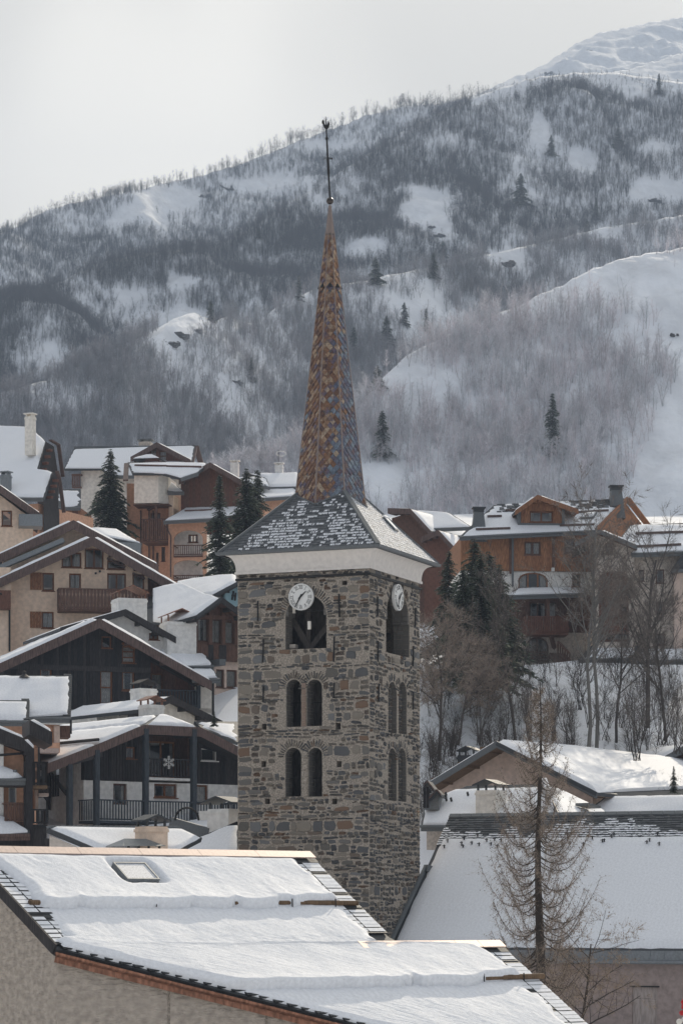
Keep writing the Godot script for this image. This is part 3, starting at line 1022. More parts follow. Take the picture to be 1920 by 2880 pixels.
	node("cornice", s2.done(), M.cornice, t)

	# slate roof
	var half := 3.62
	var ye := y1 + 0.1
	var rise := 3.86
	var rf := Shape.new()
	loft.call(rf, [[3.5, y1 - 0.02], [half + 0.02, y1 + 0.02], [half, ye], [0.02, ye + rise]])
	var roof := node("roof", rf.done(), M.slate, t)
	var gut := Shape.new()
	loft.call(gut, [[half - 0.02, ye - 0.12], [half + 0.09, ye - 0.1], [half + 0.12, ye + 0.01], [half + 0.06, ye + 0.012], [half + 0.03, ye - 0.04]])
	node("gutter", gut.done(), M.lead, roof)
	for k in 2:
		for i in 9:
			var hook := Shape.new()
			hook.xf = Transform3D(Basis(Vector3.UP, k * PI / 2), c)
			var x := lerpf(-half + 0.3, half - 0.3, i / 8.0)
			hook.box(Vector3(x, ye - 0.01, half - 0.05), Vector3(x + 0.03, ye + 0.02, half + 0.13))
			node("gutter_bracket", hook.done(), M.zinc, roof)
	var ftop := FastNoiseLite.new()
	ftop.seed = 14; ftop.frequency = 0.55; ftop.fractal_octaves = 3
	var slates := Shape.new()
	var dabs := Shape.new()
	for k in 2:
		var n := 30
		var bx := Transform3D(Basis(Vector3.UP, k * PI / 2), c)
		slates.xf = bx; dabs.xf = bx
		var up := Vector3(0, rise, -half).normalized(); var out := Vector3(0, half, rise).normalized()
		var len := Vector2(rise, half).length()
		for i in n:
			var v0 := len * i / n; var v1 := len * (i + 1) / n
			var hw := half * (1 - v0 / len) - 0.1
			var x := -hw
			while x < hw:
				var w := minf(rnd(0.12, 0.2), hw - x)
				var base := Vector3(0, ye, half)
				var p0 := base + up * v0 + Vector3(x + 0.004, 0, 0); var p1 := base + up * v0 + Vector3(x + w - 0.004, 0, 0)
				var jit := rnd(-0.012, 0.012) * (1.0 if k == 0 else 0.3)
				p0 += up * jit; p1 += up * jit
				var up_v := up * (v1 - v0 + 0.03)
				slates.tint = Color.WHITE * rnd(0.6, 1.0)
				slates.quad(p0 + out * 0.034, p1 + out * 0.034, p1 + up_v + out * 0.008, p0 + up_v + out * 0.008)
				slates.quad(p0, p1, p1 + out * 0.034, p0 + out * 0.034)
				var f := v0 / len
				var cover := 0.74 + ftop.get_noise_3d(x * 0.9, v0 * 1.1, k * 40) * 0.8 - 1.9 * f * f + ftop.get_noise_3d(x * 3.0, v0 * 4.0, 9) * 0.9
				cover -= 1.6 * clampf((-x - hw + 0.75) / 0.75, 0, 1) + 1.2 * clampf((x - hw + 0.25) / 0.25, 0, 1)
				if k == 1:
					cover = 0.98 - 0.9 * clampf((-x - hw + 0.14) / 0.14, 0, 1)
				var lies := rng.randf() < cover + 0.12
				for part in 4:
					if not lies or rng.randf() > 0.86:
						continue
					var pa := p0.lerp(p1, 0.25 * part); var pb := p0.lerp(p1, 0.25 * part + rnd(0.2, 0.26))
					var lo := up * (rnd(0.04, 0.1) if k == 0 else rnd(0.004, 0.022)); var hi := up * (v1 - v0 + 0.02)
					var a := pa + lo + out * 0.036; var b := pb + lo + up * rnd(-0.02, 0.02) + out * 0.036
					var h := out * rnd(0.008, 0.022)
					dabs.quad(a, b, b + up * 0.03 + h, a + up * 0.03 + h)
					dabs.quad(a + up * 0.03 + h, b + up * 0.03 + h, pb + hi + out * 0.03, pa + hi + out * 0.03)
				x += w
	stuff(node("slates", slates.done(), M.pale_slate, roof))
	stuff(node("snow", dabs.done(), M.snow, roof))
	for k in 4:
		var s := Shape.new()
		var b := Basis(Vector3.UP, k * PI / 2)
		s.bar(c + b * Vector3(half, ye + 0.03, half), c + b * Vector3(1.0, ye + 0.03 + rise * (1 - 1.0 / half), 1.0), 0.2, 0.09)
		node("hip_flashing", s.done(), M.lead, roof)
	# little hatch in the sunny slope
	var hs := Shape.new()
	var hp := on_plane(t, 896, 1205, Plane(Vector3(rise, half, 0).normalized(), Vector3(rise, half, 0).normalized().dot(c + Vector3(half, ye, 0)) + 0.06))
	var hb := Basis(Vector3(0, 0, -1), Vector3(-half, rise, 0).normalized(), Vector3(rise, half, 0).normalized())
	hs.xf = Transform3D(hb, hp)
	hs.box(Vector3(-0.22, -0.4, -0.06), Vector3(0.22, 0.4, 0.06))
	var hatch := node("roof_hatch", hs.done(), M.lead, roof)
	var hg := Shape.new()
	hg.xf = hs.xf
	hg.box(Vector3(-0.17, -0.34, 0.062), Vector3(0.17, 0.34, 0.085))
	hg.box(Vector3(-0.24, 0.36, 0.062), Vector3(0.24, 0.46, 0.12))
	node("hatch_snow", hg.done(), M.snow, roof)

	make_spire(t, c, ye)

func make_clock(t, xf: Transform3D, label):
	var s := Shape.new()
	s.xf = xf * Transform3D(Basis(Vector3.RIGHT, PI / 2), Vector3.ZERO)
	s.lathe([[0.0, -0.1], [0.56, -0.1], [0.565, 0.02], [0.54, 0.035], [0.535, 0.02], [0.0, 0.02]], 36)
	var dial := node("clock_dial", s.done(), M.white_paint, t)
	dial.set_meta("label", label)
	var roman := ["XII", "I", "II", "III", "IIII", "V", "VI", "VII", "VIII", "IX", "X", "XI"]
	var font := SystemFont.new()
	font.font_names = PackedStringArray(["Droid Serif"])
	for i in 12:
		var tm := TextMesh.new()
		tm.font = font
		tm.text = roman[i]
		tm.font_size = 48
		tm.pixel_size = 0.0038
		tm.depth = 0.006
		var a := -TAU * i / 12
		node("numeral", tm, M.iron, dial, xf * Transform3D(Basis(Vector3(0, 0, 1), a), Vector3(-sin(a), cos(a), 0) * 0.405 + Vector3(0, 0, 0.026)).scaled_local(Vector3(0.72, 1.1, 1)))
	var ticks := Shape.new()
	for i in 60:
		ticks.xf = xf * Transform3D(Basis(Vector3(0, 0, 1), TAU * i / 60), Vector3.ZERO)
		ticks.box(Vector3(-0.007, 0.49, 0.022), Vector3(0.007, 0.505, 0.028))
	node("minute_marks", ticks.done(), M.iron, dial)
	for k in 2:
		var hand := Shape.new()
		var a: float = -TAU * ([47.5, 209.0][k]) / 360
		hand.xf = xf * Transform3D(Basis(Vector3(0, 0, 1), a), Vector3(0, 0, 0.05 + 0.02 * k))
		hand.prism(PackedVector2Array([Vector2(-0.03, -0.12), Vector2(0.03, -0.12), Vector2(0.035, 0.05), Vector2(0.012, [0.34, 0.5][k]), Vector2(-0.012, [0.34, 0.5][k]), Vector2(-0.035, 0.05)]), 0, 0.012)
		node(["hour_hand", "minute_hand"][k], hand.done(), M.iron, dial)

func make_spire(t, c: Vector3, ye: float):
	var top := on(t, 755, 472, c.z).y
	var ha := top - ye
	var k := 1.60 / (ha - 2.1)
	var rad := func(y): return k * (ha - y) + 0.03
	var s := Shape.new()
	s.xf = Transform3D(Basis(), c + Vector3(0, ye, 0))
	var ang := func(i): return PI / 4 * i
	var vert := func(i, y, grow = 0.0):
		var r: float = rad.call(y) + grow
		return Vector3(cos(ang.call(i)) * r, y, -sin(ang.call(i)) * r)
	for i in 8:
		var low := 1.0
		s.quad(vert.call(i, low), vert.call(i + 1, low), vert.call(i + 1, ha - 0.05), vert.call(i, ha - 0.05))
	var spire := node("spire", s.done(), M.lead, t)
	# ridge rolls on the eight edges
	for i in 8:
		var e := Shape.new()
		e.xf = s.xf
		e.tube([vert.call(i, 1.7, 0.012), vert.call(i, ha - 1.2, 0.012)], [0.05, 0.035], 6)
		node("edge_roll", e.done(), M.cap_metal, spire)
	var cap := Shape.new()
	cap.xf = s.xf
	for i in 8:
		cap.quad(vert.call(i, ha - 1.25, 0.035), vert.call(i + 1, ha - 1.25, 0.035), vert.call(i + 1, ha, 0.03), vert.call(i, ha, 0.03))
	node("spire_cap", cap.done(), M.cap_metal, spire)
	# diamond tiles, a colour of its own each: burnt browns, ambers, violets and steel blues of fired metal, their spread imitating reflections
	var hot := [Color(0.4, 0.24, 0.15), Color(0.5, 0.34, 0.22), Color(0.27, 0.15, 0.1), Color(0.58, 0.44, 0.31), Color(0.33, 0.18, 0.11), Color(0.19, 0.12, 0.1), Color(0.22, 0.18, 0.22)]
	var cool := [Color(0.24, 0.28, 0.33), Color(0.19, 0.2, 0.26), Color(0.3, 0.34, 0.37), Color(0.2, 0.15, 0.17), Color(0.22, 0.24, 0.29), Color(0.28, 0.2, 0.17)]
	var tint_reflection := FastNoiseLite.new()                              # heat tint, seeded to paint a sky-blue reflection on the right face
	tint_reflection.seed = 476; tint_reflection.frequency = 0.3; tint_reflection.fractal_octaves = 2
	var loose := {}
	var big := 0
	var up_list := []
	for i in 8:
		var a := i; var b := i + 1
		var mid_a: float = (ang.call(a) + ang.call(b)) / 2.0
		var facing: Vector3 = t.basis * Vector3(cos(mid_a), 0, -sin(mid_a))
		var which := "all"
		var nrm := Vector3(cos(mid_a), 0.12, -sin(mid_a)).normalized()
		var pitch_v := 0.155
		var rows := int((ha - 1.2 - 1.5) / pitch_v)
		for r in rows:
			var y := 1.55 + r * pitch_v
			var pa: Vector3 = vert.call(a, y); var pb: Vector3 = vert.call(b, y)
			var w := (pb - pa).length()
			var n := maxi(1, int(round(w / 0.25)))
			for q in n + 1:
				var u := (q + (0.5 if r % 2 else 0.0)) / n
				if u > 1.001:
					continue
				up_list.append([i, r, y, u, minf(0.25, w / n) * 0.5, which, facing.z, pa.lerp(pb, clampf(u, 0, 1)), (pb - pa).normalized(), nrm])
	up_list.sort_custom(func(p, q): return (p[6] > 0.05 and q[6] <= 0.05) or ((p[6] > 0.05) == (q[6] > 0.05) and p[2] < q[2]))
	var pool := {}
	for e in up_list:
		var tile := Shape.new()
		var hw: float = e[4] * 1.12; var hv := 0.178
		var along: Vector3 = e[8]; var n: Vector3 = e[9]
		var upv := n.cross(along).normalized()
		if upv.y < 0:
			upv = -upv
		var tilt := along * rnd(-0.012, 0.012)
		var base := s.xf * (e[7] as Vector3) + n * 0.02
		var wl: float = hw if e[3] > 0.04 else 0.015
		var wr: float = hw if e[3] < 0.96 else 0.015
		var pts := [base - upv * hv + n * (0.03 + rnd(-0.003, 0.006)), base + along * wr + n * (0.018 + rnd(-0.004, 0.004)), base + upv * hv * 0.9, base - along * wl + n * (0.018 + rnd(-0.008, 0.008))]
		var at_: Vector3 = e[7]
		var cols: Array = cool if tint_reflection.get_noise_3d(at_.x, at_.y * 0.2, at_.z) + rnd(-0.22, 0.22) > 0.06 else hot
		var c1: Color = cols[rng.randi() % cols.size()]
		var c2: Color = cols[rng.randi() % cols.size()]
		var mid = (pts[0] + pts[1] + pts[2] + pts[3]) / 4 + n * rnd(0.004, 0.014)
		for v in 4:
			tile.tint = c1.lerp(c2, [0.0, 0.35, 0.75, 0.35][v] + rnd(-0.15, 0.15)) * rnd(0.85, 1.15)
			tile.tri(pts[v], pts[(v + 1) % 4], mid)
			tile.tint = c1 * 0.6
			tile.quad(pts[(v + 1) % 4], pts[v], pts[v] - n * 0.02, pts[(v + 1) % 4] - n * 0.02)
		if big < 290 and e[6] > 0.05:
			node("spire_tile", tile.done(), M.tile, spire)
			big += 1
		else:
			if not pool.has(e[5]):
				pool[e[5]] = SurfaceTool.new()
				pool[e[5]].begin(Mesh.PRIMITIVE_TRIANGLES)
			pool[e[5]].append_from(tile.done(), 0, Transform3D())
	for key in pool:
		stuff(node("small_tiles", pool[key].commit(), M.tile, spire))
	# ring of little vent dormers
	var yv := on(t, 755, 664, c.z).y - ye
	for i in 8:
		var d := Shape.new()
		d.xf = s.xf
		var m: Vector3 = (vert.call(i, yv) + vert.call(i + 1, yv)) / 2
		var o := Vector3(m.x, 0, m.z).normalized(); var sx := Vector3(-o.z, 0, o.x)
		d.tri(m + sx * 0.09 + o * 0.1, m - sx * 0.09 + o * 0.1, m + Vector3(0, 0.2, 0) + o * 0.02)
		d.quad(m + sx * 0.09 + o * 0.1, m - sx * 0.09 + o * 0.1, m - sx * 0.09 - o * 0.02, m + sx * 0.09 - o * 0.02)
		d.tri(m + sx * 0.09 + o * 0.1, m + Vector3(0, 0.2, 0) + o * 0.02, m + sx * 0.09 - o * 0.02)
		d.tri(m - sx * 0.09 + o * 0.1, m - sx * 0.09 - o * 0.02, m + Vector3(0, 0.2, 0) + o * 0.02)
		node("vent_dormer", d.done(), M.iron, spire)
	# valley flashings where the spire sits on the roof
	for i in 8:
		var hip := 2.66; var low := 2.13
		var p: Vector3 = vert.call(i, low if i % 2 == 0 else hip, 0.03); var q: Vector3 = vert.call(i + 1, hip if i % 2 == 0 else low, 0.03)
		var fl := Shape.new()
		fl.bar(s.xf * p, s.xf * q, 0.16, 0.06)
		node("foot_flashing", fl.done(), M.lead, spire)
	# ball, mast and weathercock
	var ball := Shape.new()
	var yb := on(t, 755, 462, c.z).y
	ball.xf = Transform3D(Basis(), Vector3(c.x, yb, c.z))
	var bp := []
	for i in 13:
		bp.append([maxf(0.0, sin(PI * i / 12.0)) * 0.155, -cos(PI * i / 12.0) * 0.155])
	ball.lathe(bp, 20)
	var metal := paint("ball_metal", Color(0.07, 0.06, 0.055), 0.25)
	metal.metallic = 0.9
	node("ball", ball.done(true), metal, t)
	var mast := Shape.new()
	var tip := on(t, 747.5, 268, c.z)
	var foot := Vector3(c.x, yb + 0.1, c.z)
	mast.tube([foot, foot.lerp(tip, 0.5), foot.lerp(tip, 0.82), tip], [0.035, 0.045, 0.03, 0.012], 6)
	mast.tube([foot.lerp(tip, 0.3), foot.lerp(tip, 0.48)], [0.055, 0.055], 6)
	mast.tube([foot.lerp(tip, 0.72), foot.lerp(tip, 0.745)], [0.06, 0.06], 6)
	for i in 3:
		var a := foot.lerp(tip, 0.47 + 0.02 * i)
		mast.tube([a - Vector3(0.2, -0.04, 0.1 * i - 0.1), a + Vector3(0.26, -0.05 * i, 0.1)], [0.012, 0.012], 4)
	var mast_part := node("mast", mast.done(), M.iron, t)
	var cock := Shape.new()
	var cb := foot.lerp(tip, 0.845)
	cock.xf = Transform3D(Basis(Vector3.UP, 0.5).scaled(Vector3(0.75, 0.75, 0.75)), cb)
	cock.prism(PackedVector2Array([Vector2(-0.02, 0.0), Vector2(0.05, 0.0), Vector2(0.16, 0.12), Vector2(0.2, 0.3), Vector2(0.17, 0.5), Vector2(0.13, 0.36), Vector2(0.1, 0.5), Vector2(0.08, 0.34), Vector2(0.02, 0.24), Vector2(-0.08, 0.26), Vector2(-0.12, 0.42), Vector2(-0.16, 0.56), Vector2(-0.24, 0.5), Vector2(-0.26, 0.36), Vector2(-0.2, 0.3), Vector2(-0.14, 0.12)]), -0.015, 0.015)
	node("weathercock", cock.done(), M.iron, mast_part)

# ---------------------------------------------------------------- the snowy roof in front
func make_front_house():
	sheet(0, 0, 1920.0 / 1568.0)
	var turn := 38.0
	var pitch := deg_to_rad(33.0)
	var h := thing("stone_house", "roughcast house in front, with a broad snow-covered roof, skylight and copper gutter", "house", at(356, 1962, 70.0), turn)
	var plane := Plane(Vector3(0, cos(pitch), sin(pitch)), 0.0)
	var rf := func(x, y):                                       # pixel -> along the ridge, down the slope
		var p := on_plane(h, x, y, plane)
		return Vector2(p.x, p.z / cos(pitch))
	var up := func(r, f, lift = 0.0): return Vector3(r, -f * sin(pitch), f * cos(pitch)) + Vector3(0, cos(pitch), sin(pitch)) * lift
	var ridge_l: Vector2 = rf.call(-120, 1956)
	var ridge_r: Vector2 = rf.call(712, 1968)
	var nook: Vector2 = rf.call(893, 2150)
	var low_l: Vector2 = rf.call(930, 2168)
	var low_r: Vector2 = rf.call(1147, 2172)
	var end_r: Vector2 = rf.call(1345, 2352)
	var dir: Vector2 = (end_r - low_r).normalized()
	var far_r := end_r + dir * 2.5
	var verge_a: Vector2 = rf.call(-20, 2015)
	var verge_m: Vector2 = rf.call(62, 2102)
	var eave_l: Vector2 = rf.call(130, 2176)
	var eave_m: Vector2 = rf.call(840, 2356)
	var eave_dir := (eave_m - eave_l).normalized()
	var far_e := eave_l + eave_dir * ((far_r.y - eave_l.y) / eave_dir.y)
	var left := [Vector2(ridge_l.x, 0), verge_a, verge_m, eave_l, far_e]
	left.sort_custom(func(a, b): return a.y < b.y)
	var right := [Vector2(ridge_r.x, 0), nook, low_l + Vector2(0, 0.03), Vector2(low_r.x, low_l.y + 0.12), far_r]
	var bound := func(line: Array, f: float) -> float:
		for i in line.size() - 1:
			if f <= line[i + 1].y or i == line.size() - 2:
				return lerpf(line[i].x, line[i + 1].x, clampf((f - line[i].y) / maxf(line[i + 1].y - line[i].y, 1e-5), 0, 1))
		return 0.0
	# the deck of the roof
	var outline := PackedVector2Array()
	for p in right:
		outline.append(Vector2(p.x, -p.y))
	left.reverse()
	for p in left:
		outline.append(Vector2(p.x, -p.y))
	left.reverse()
	var deck := Shape.new()
	deck.xf = Transform3D(Basis(Vector3(1, 0, 0), Vector3(0, sin(pitch), -cos(pitch)), Vector3(0, cos(pitch), sin(pitch))), Vector3.ZERO)
	deck.prism(outline, -0.22, -0.03)
	var roof := node("roof", deck.done(), M.slate, h)
	# rear slope of the roof and the mass below, so that the house is closed
	var back := Shape.new()
	back.bar(Vector3(ridge_l.x, -0.75, -1.0), Vector3(ridge_r.x, -0.75, -1.0), 2.6, 0.15, Vector3(0, 0.84, -0.54))
	node("rear_roof", back.done(), M.slate, h)

	# snow, thick above each log and thin just below it
	var log1: float = (rf.call(90, 2070) as Vector2).y
	var log1b: float = (rf.call(820, 2084) as Vector2).y
	var log2: float = (rf.call(700, 2249) as Vector2).y
	var log2b: float = (rf.call(1255, 2262) as Vector2).y
	var l1 := (log1 + log1b) / 2; var l2 := (log2 + log2b) / 2
	var fs := []
	var f := 0.14
	while f < far_r.y - 0.1:
		fs.append(f)
		var near := minf(absf(f - l1), minf(absf(f - l2), absf(f - low_l.y)))
		f += 0.028 if near < 0.3 else 0.075
	var wave := FastNoiseLite.new()
	wave.seed = 3; wave.frequency = 0.35; wave.fractal_octaves = 3
	var dimple := FastNoiseLite.new()
	dimple.seed = 8; dimple.frequency = 1.0; dimple.fractal_octaves = 3
	var window_a: Vector2 = rf.call(237, 1990); var window_b: Vector2 = rf.call(310, 2029); var window_c: Vector2 = rf.call(372, 2029); var window_d: Vector2 = rf.call(322, 1990)
	var win_x0 := (window_a.x + window_b.x) / 2; var win_x1 := (window_c.x + window_d.x) / 2
	var win_f0 := (window_a.y + window_d.y) / 2; var win_f1 := (window_b.y + window_c.y) / 2
	var over := func(x: float, k: float, bare: float) -> float:   # how far the snow spills over the log; the right-hand end lies bare
		var to_end: float = (bound.call(right, l1 if k < 5 else l2) as float) - x
		return 0.2 + 0.05 * wave.get_noise_2d(x * 3, k) - 0.2 * (1.0 - smoothstep(bare, bare + 0.9, to_end)) - 0.16 * smoothstep(0.22, 0.5, wave.get_noise_2d(x * 1.6, k * 9))
	var s := SurfaceTool.new()
	s.begin(Mesh.PRIMITIVE_TRIANGLES)
	s.set_smooth_group(0)
	var nu := 190
	var grid := []
	for j in fs.size():
		f = fs[j]
		var a: float = bound.call(left, f)
		var b: float = bound.call(right, f)
		if f > low_l.y - 0.1 and f < low_l.y + 0.9:               # a drift rounds the step in the roof
			b = minf(b, lerpf(nook.x, b, smoothstep(low_l.y - 0.1, low_l.y + 0.25, f)))
		a += (0.55 if f < eave_l.y - 0.3 else 0.16) + 0.16 * wave.get_noise_2d(f * 3, 9)
		b -= 0.62 + 0.2 * wave.get_noise_2d(f * 3, 50)
		var row := []
		for i in nu + 1:
			var u := float(i) / nu
			u = u + 0.10 * sin(TAU * u) / TAU * -1.0
			var x := lerpf(a, b, u)
			var wob := wave.get_noise_2d(x, f)
			var t := 0.17 + 0.04 * wob
			for l in [l1 + over.call(x, 3, 1.5), l2 + over.call(x, 7, 1.6)]:
				var g: float = l - f
				if g >= 0:
					t += 0.17 * exp(-g / 0.55) * (1.0 if g > 0.1 else sqrt(clampf(g / 0.1, 0, 1)))
				else:
					t -= 0.11 * exp(g / 0.9)
			t += 0.008 * dimple.get_noise_2d(x * 1.6 + f * 0.8, f * 2.4) + 0.009 * dimple.get_noise_2d(x * 4.6 + f * 1.5, f * 6.5 - x * 0.5)
			var edge := minf(x - a, b - x)
			edge = minf(edge, minf(f - 0.1, 9.0))
			if f > eave_l.y:
				edge = minf(edge, absf(x - a) * 0.7)
			t *= sqrt(clampf(edge / 0.28 + 0.04, 0, 1))
			var wx := maxf(maxf(win_x0 - x, x - win_x1), 0); var wf := maxf(maxf(win_f0 - f, f - win_f1), 0)
			t *= smoothstep(0.0, 0.22, Vector2(wx, wf).length() - 0.03) if wx + wf < 0.4 else 1.0
			row.append(up.call(x, f, t - 0.028 if i > 0 and i < nu else -0.04))
		grid.append(row)
	for row in grid:
		for p in row:
			s.add_vertex(p)
	for j in fs.size() - 1:
		for i in nu:
			var q := j * (nu + 1) + i
			for k in [q, q + 1, q + nu + 2, q, q + nu + 2, q + nu + 1]:
				s.add_index(k)
	s.generate_normals()
	node("snow", s.commit(), M.snow, roof)

	# slates laid in steps along the bare edges, each a piece
	var slate_at := func(x0, f0, w, len):
		var q := Shape.new()
		q.tint = Color.WHITE * rnd(0.55, 1.0)
		var a: Vector3 = up.call(x0, f0, 0.03); var b: Vector3 = up.call(x0 + w, f0, 0.03)
		var c: Vector3 = up.call(x0 + w, f0 - len, 0.0); var d: Vector3 = up.call(x0, f0 - len, 0.0)
		var dn: Vector3 = (up.call(0, 0, -0.035) as Vector3)
		q.quad(a, b, c, d)
		q.quad(a + dn, b + dn, b, a)
		q.quad(b + dn, c + dn, c, b)
		q.quad(d + dn, a + dn, a, d)
		node("slate", q.done(), M.slate, roof)
		var sn := Shape.new()
		if rng.randf() < 0.9:
			var e := rnd(0.055, 0.1)
			sn.quad(up.call(x0 + 0.02, f0 - e, 0.034), up.call(x0 + w * rnd(0.93, 0.99), f0 - e, 0.034), up.call(x0 + w * rnd(0.95, 1), f0 - len * 0.75, 0.03), up.call(x0, f0 - len * 0.75, 0.03))
			node("snow_dusting", sn.done(), M.snow, roof)
	f = 0.32
	while f < far_r.y - 0.3:
		var b: float = bound.call(right, f)
		if f < nook.y - 0.1 or f > low_l.y + 0.35:
			slate_at.call(b - 0.52, f, 0.54, 0.3)
			slate_at.call(b - 1.0, f, 0.47, 0.3)
		f += 0.165
	f = 0.4
	while f < eave_l.y:
		var a: float = bound.call(left, f)
		slate_at.call(a - 0.03, f, 0.42, 0.3)
		slate_at.call(a + 0.4, f, 0.36, 0.3)
		f += 0.18
	# slates just showing along the copper gutter
	var g := 0.2
	while g < (far_e - eave_l).length():
		var p := eave_l + eave_dir * g
		slate_at.call(p.x - 0.03, p.y + rnd(-0.06, 0.02), 0.36, 0.2)
		g += 0.34
	# dark board along the left verge
	var vb := Shape.new()
	var vl := [ridge_l, verge_a, verge_m, eave_l]
	for i in vl.size() - 1:
		vb.bar(up.call(vl[i].x - 0.03, vl[i].y, -0.05), up.call(vl[i + 1].x - 0.03, vl[i + 1].y, -0.05), 0.06, 0.26)
	node("verge_board", vb.done(), M.dark_wood_b, roof)
	# copper gutter
	var cg := Shape.new()
	var ga: Vector3 = up.call(eave_l.x, eave_l.y, -0.12)
	var gb: Vector3 = up.call(far_e.x, far_e.y, -0.12)
	var along := (gb - ga).normalized()
	var outw := along.cross(Vector3.UP).normalized()
	if outw.z < 0:
		outw = -outw
	for i in 6:
		var t0 := PI * i / 6; var t1 := PI * (i + 1) / 6
		var p0 := outw * (0.09 - 0.1 * cos(t0)) - Vector3.UP * 0.11 * sin(t0); var p1 := outw * (0.09 - 0.1 * cos(t1)) - Vector3.UP * 0.11 * sin(t1)
		cg.quad(ga + p0, ga + p1, gb + p1, gb + p0)
		cg.quad(gb + p0 * 0.96, gb + p1 * 0.96, ga + p1 * 0.96, ga + p0 * 0.96)
	cg.bar(ga - Vector3.UP * 0.16 + outw * 0.02, gb - Vector3.UP * 0.16 + outw * 0.02, 0.03, 0.16)
	for i in 9:
		var p := ga.lerp(gb, (i + 0.5) / 9)
		cg.bar(p + outw * 0.195, p - outw * 0.01, 0.03, 0.012)
	node("copper_gutter", cg.done(), M.copper, h)
	# logs holding the snow, with their iron hooks
	for q in [[rf.call(60, 2071), rf.call(822, 2085), 0.0], [rf.call(540, 2245), rf.call(1258, 2263), 0.0]]:
		var lg := Shape.new()
		var a: Vector3 = up.call(q[0].x, (q[0].y + q[1].y) / 2 + 0.02, 0.06); var b: Vector3 = up.call(q[1].x, (q[0].y + q[1].y) / 2 + 0.02, 0.09)
		var pts := []; var rs := []
		for i in 9:
			pts.append(a.lerp(b, i / 8.0) + Vector3(0, rnd(-0.01, 0.01), 0)); rs.append(rnd(0.06, 0.07))
		lg.tube(pts, rs, 8)
		var part := node("snow_log", lg.done(), M.log, roof)
		for i in 7:
			var p := a.lerp(b, 0.08 + 0.14 * i)
			var hk := Shape.new()
			hk.bar(p + Vector3(0, -0.1, 0.11), p + Vector3(0, 0.1, 0.1), 0.03, 0.015, Vector3(1, 0, 0))
			node("hook", hk.done(), M.iron, part)
	# ridge caps of weathered copper
	for q in [[ridge_l, ridge_r], [low_l - Vector2(1.6, 0), low_r]]:
		var n := 6
		for i in n:
			var cp := Shape.new()
			var a: Vector3 = up.call(lerpf(q[0].x, q[1].x, float(i) / n), q[1].y, 0.06); var b: Vector3 = up.call(lerpf(q[0].x, q[1].x, float(i + 1) / n) - 0.01, q[1].y, 0.06)
			cp.bar(a + Vector3(0, 0, 0.1), b + Vector3(0, 0, 0.1), 0.3, 0.035, Vector3(0, cos(pitch), sin(pitch)))
			cp.bar(a + Vector3(0, 0.0, -0.14), b + Vector3(0, 0.0, -0.14), 0.3, 0.035, Vector3(0, 0.84, -0.54))
			node("ridge_cap", cp.done(), M.pink_copper, roof)
		var sl := Shape.new()
		sl.bar(up.call(q[0].x, q[1].y + 0.1, 0.02), up.call(q[1].x + 0.05, q[1].y + 0.1, 0.02), 0.5, 0.05, Vector3(0, cos(pitch), sin(pitch)))
		node("ridge_batten", sl.done(), M.slate, roof)
	# skylight
	var sk := Shape.new()
	var bs := Basis(Vector3(1, 0, 0), Vector3(0, sin(pitch), -cos(pitch)), Vector3(0, cos(pitch), sin(pitch)))
	sk.xf = Transform3D(bs, up.call((win_x0 + win_x1) / 2, (win_f0 + win_f1) / 2, 0.0))
	var wx2 := (win_x1 - win_x0) / 2; var wf2 := (win_f1 - win_f0) / 2
	for q in [[-wx2, -wf2, wx2, -wf2 + 0.04], [-wx2, wf2 - 0.04, wx2, wf2], [-wx2, -wf2 + 0.04, -wx2 + 0.04, wf2 - 0.04], [wx2 - 0.04, -wf2 + 0.04, wx2, wf2 - 0.04]]:
		sk.box(Vector3(q[0], q[1], -0.05), Vector3(q[2], q[3], 0.13))
	var frame := node("skylight", sk.done(), M.zinc, roof)
	var pn := Shape.new()
	pn.xf = sk.xf
	pn.box(Vector3(-wx2 + 0.04, -wf2 + 0.04, -0.02), Vector3(wx2 - 0.04, wf2 - 0.04, 0.11))
	var ice := paint("icy_pane", Color(0.72, 0.73, 0.75), 0.5, noise_tex(0.03, 0.7, 1.15, 5, 71), 0.8)
	node("pane", pn.done(), ice, frame)

	# walls: the oblique wall under the copper gutter and the gable under the left verge
	var down := Vector3(0, -0.12, 0)
	var foot := -11.0
	var slab := func(pts: Array, called):
		var w := Shape.new()
		var n: Vector3 = ((pts[-1] - pts[0]) * Vector3(1, 0, 1)).cross(Vector3.UP).normalized()
		if n.z < 0:
			n = -n
		for i in pts.size() - 1:
			var a: Vector3 = pts[i]; var b: Vector3 = pts[i + 1]
			w.face(a, b, Vector3(b.x, foot, b.z), Vector3(a.x, foot, a.z), n)
			w.face(a - n * 0.5, b - n * 0.5, Vector3(b.x, foot, b.z) - n * 0.5, Vector3(a.x, foot, a.z) - n * 0.5, -n)
		node(called, w.done(), M.render_rough, h)
		return n
	var inx := Vector3(0.1, 0, 0)
	var e0: Vector3 = up.call(eave_l.x, eave_l.y, -0.2) + inx - outw * 0.05
	var e1: Vector3 = up.call(far_e.x, far_e.y, -0.2) - outw * 0.05
	slab.call([e0, e1], "wall")
	slab.call([(up.call(ridge_l.x, ridge_l.y, -0.2) as Vector3) + inx, (up.call(verge_a.x, verge_a.y, -0.2) as Vector3) + inx, (up.call(verge_m.x, verge_m.y, -0.2) as Vector3) + inx, e0], "gable_wall")
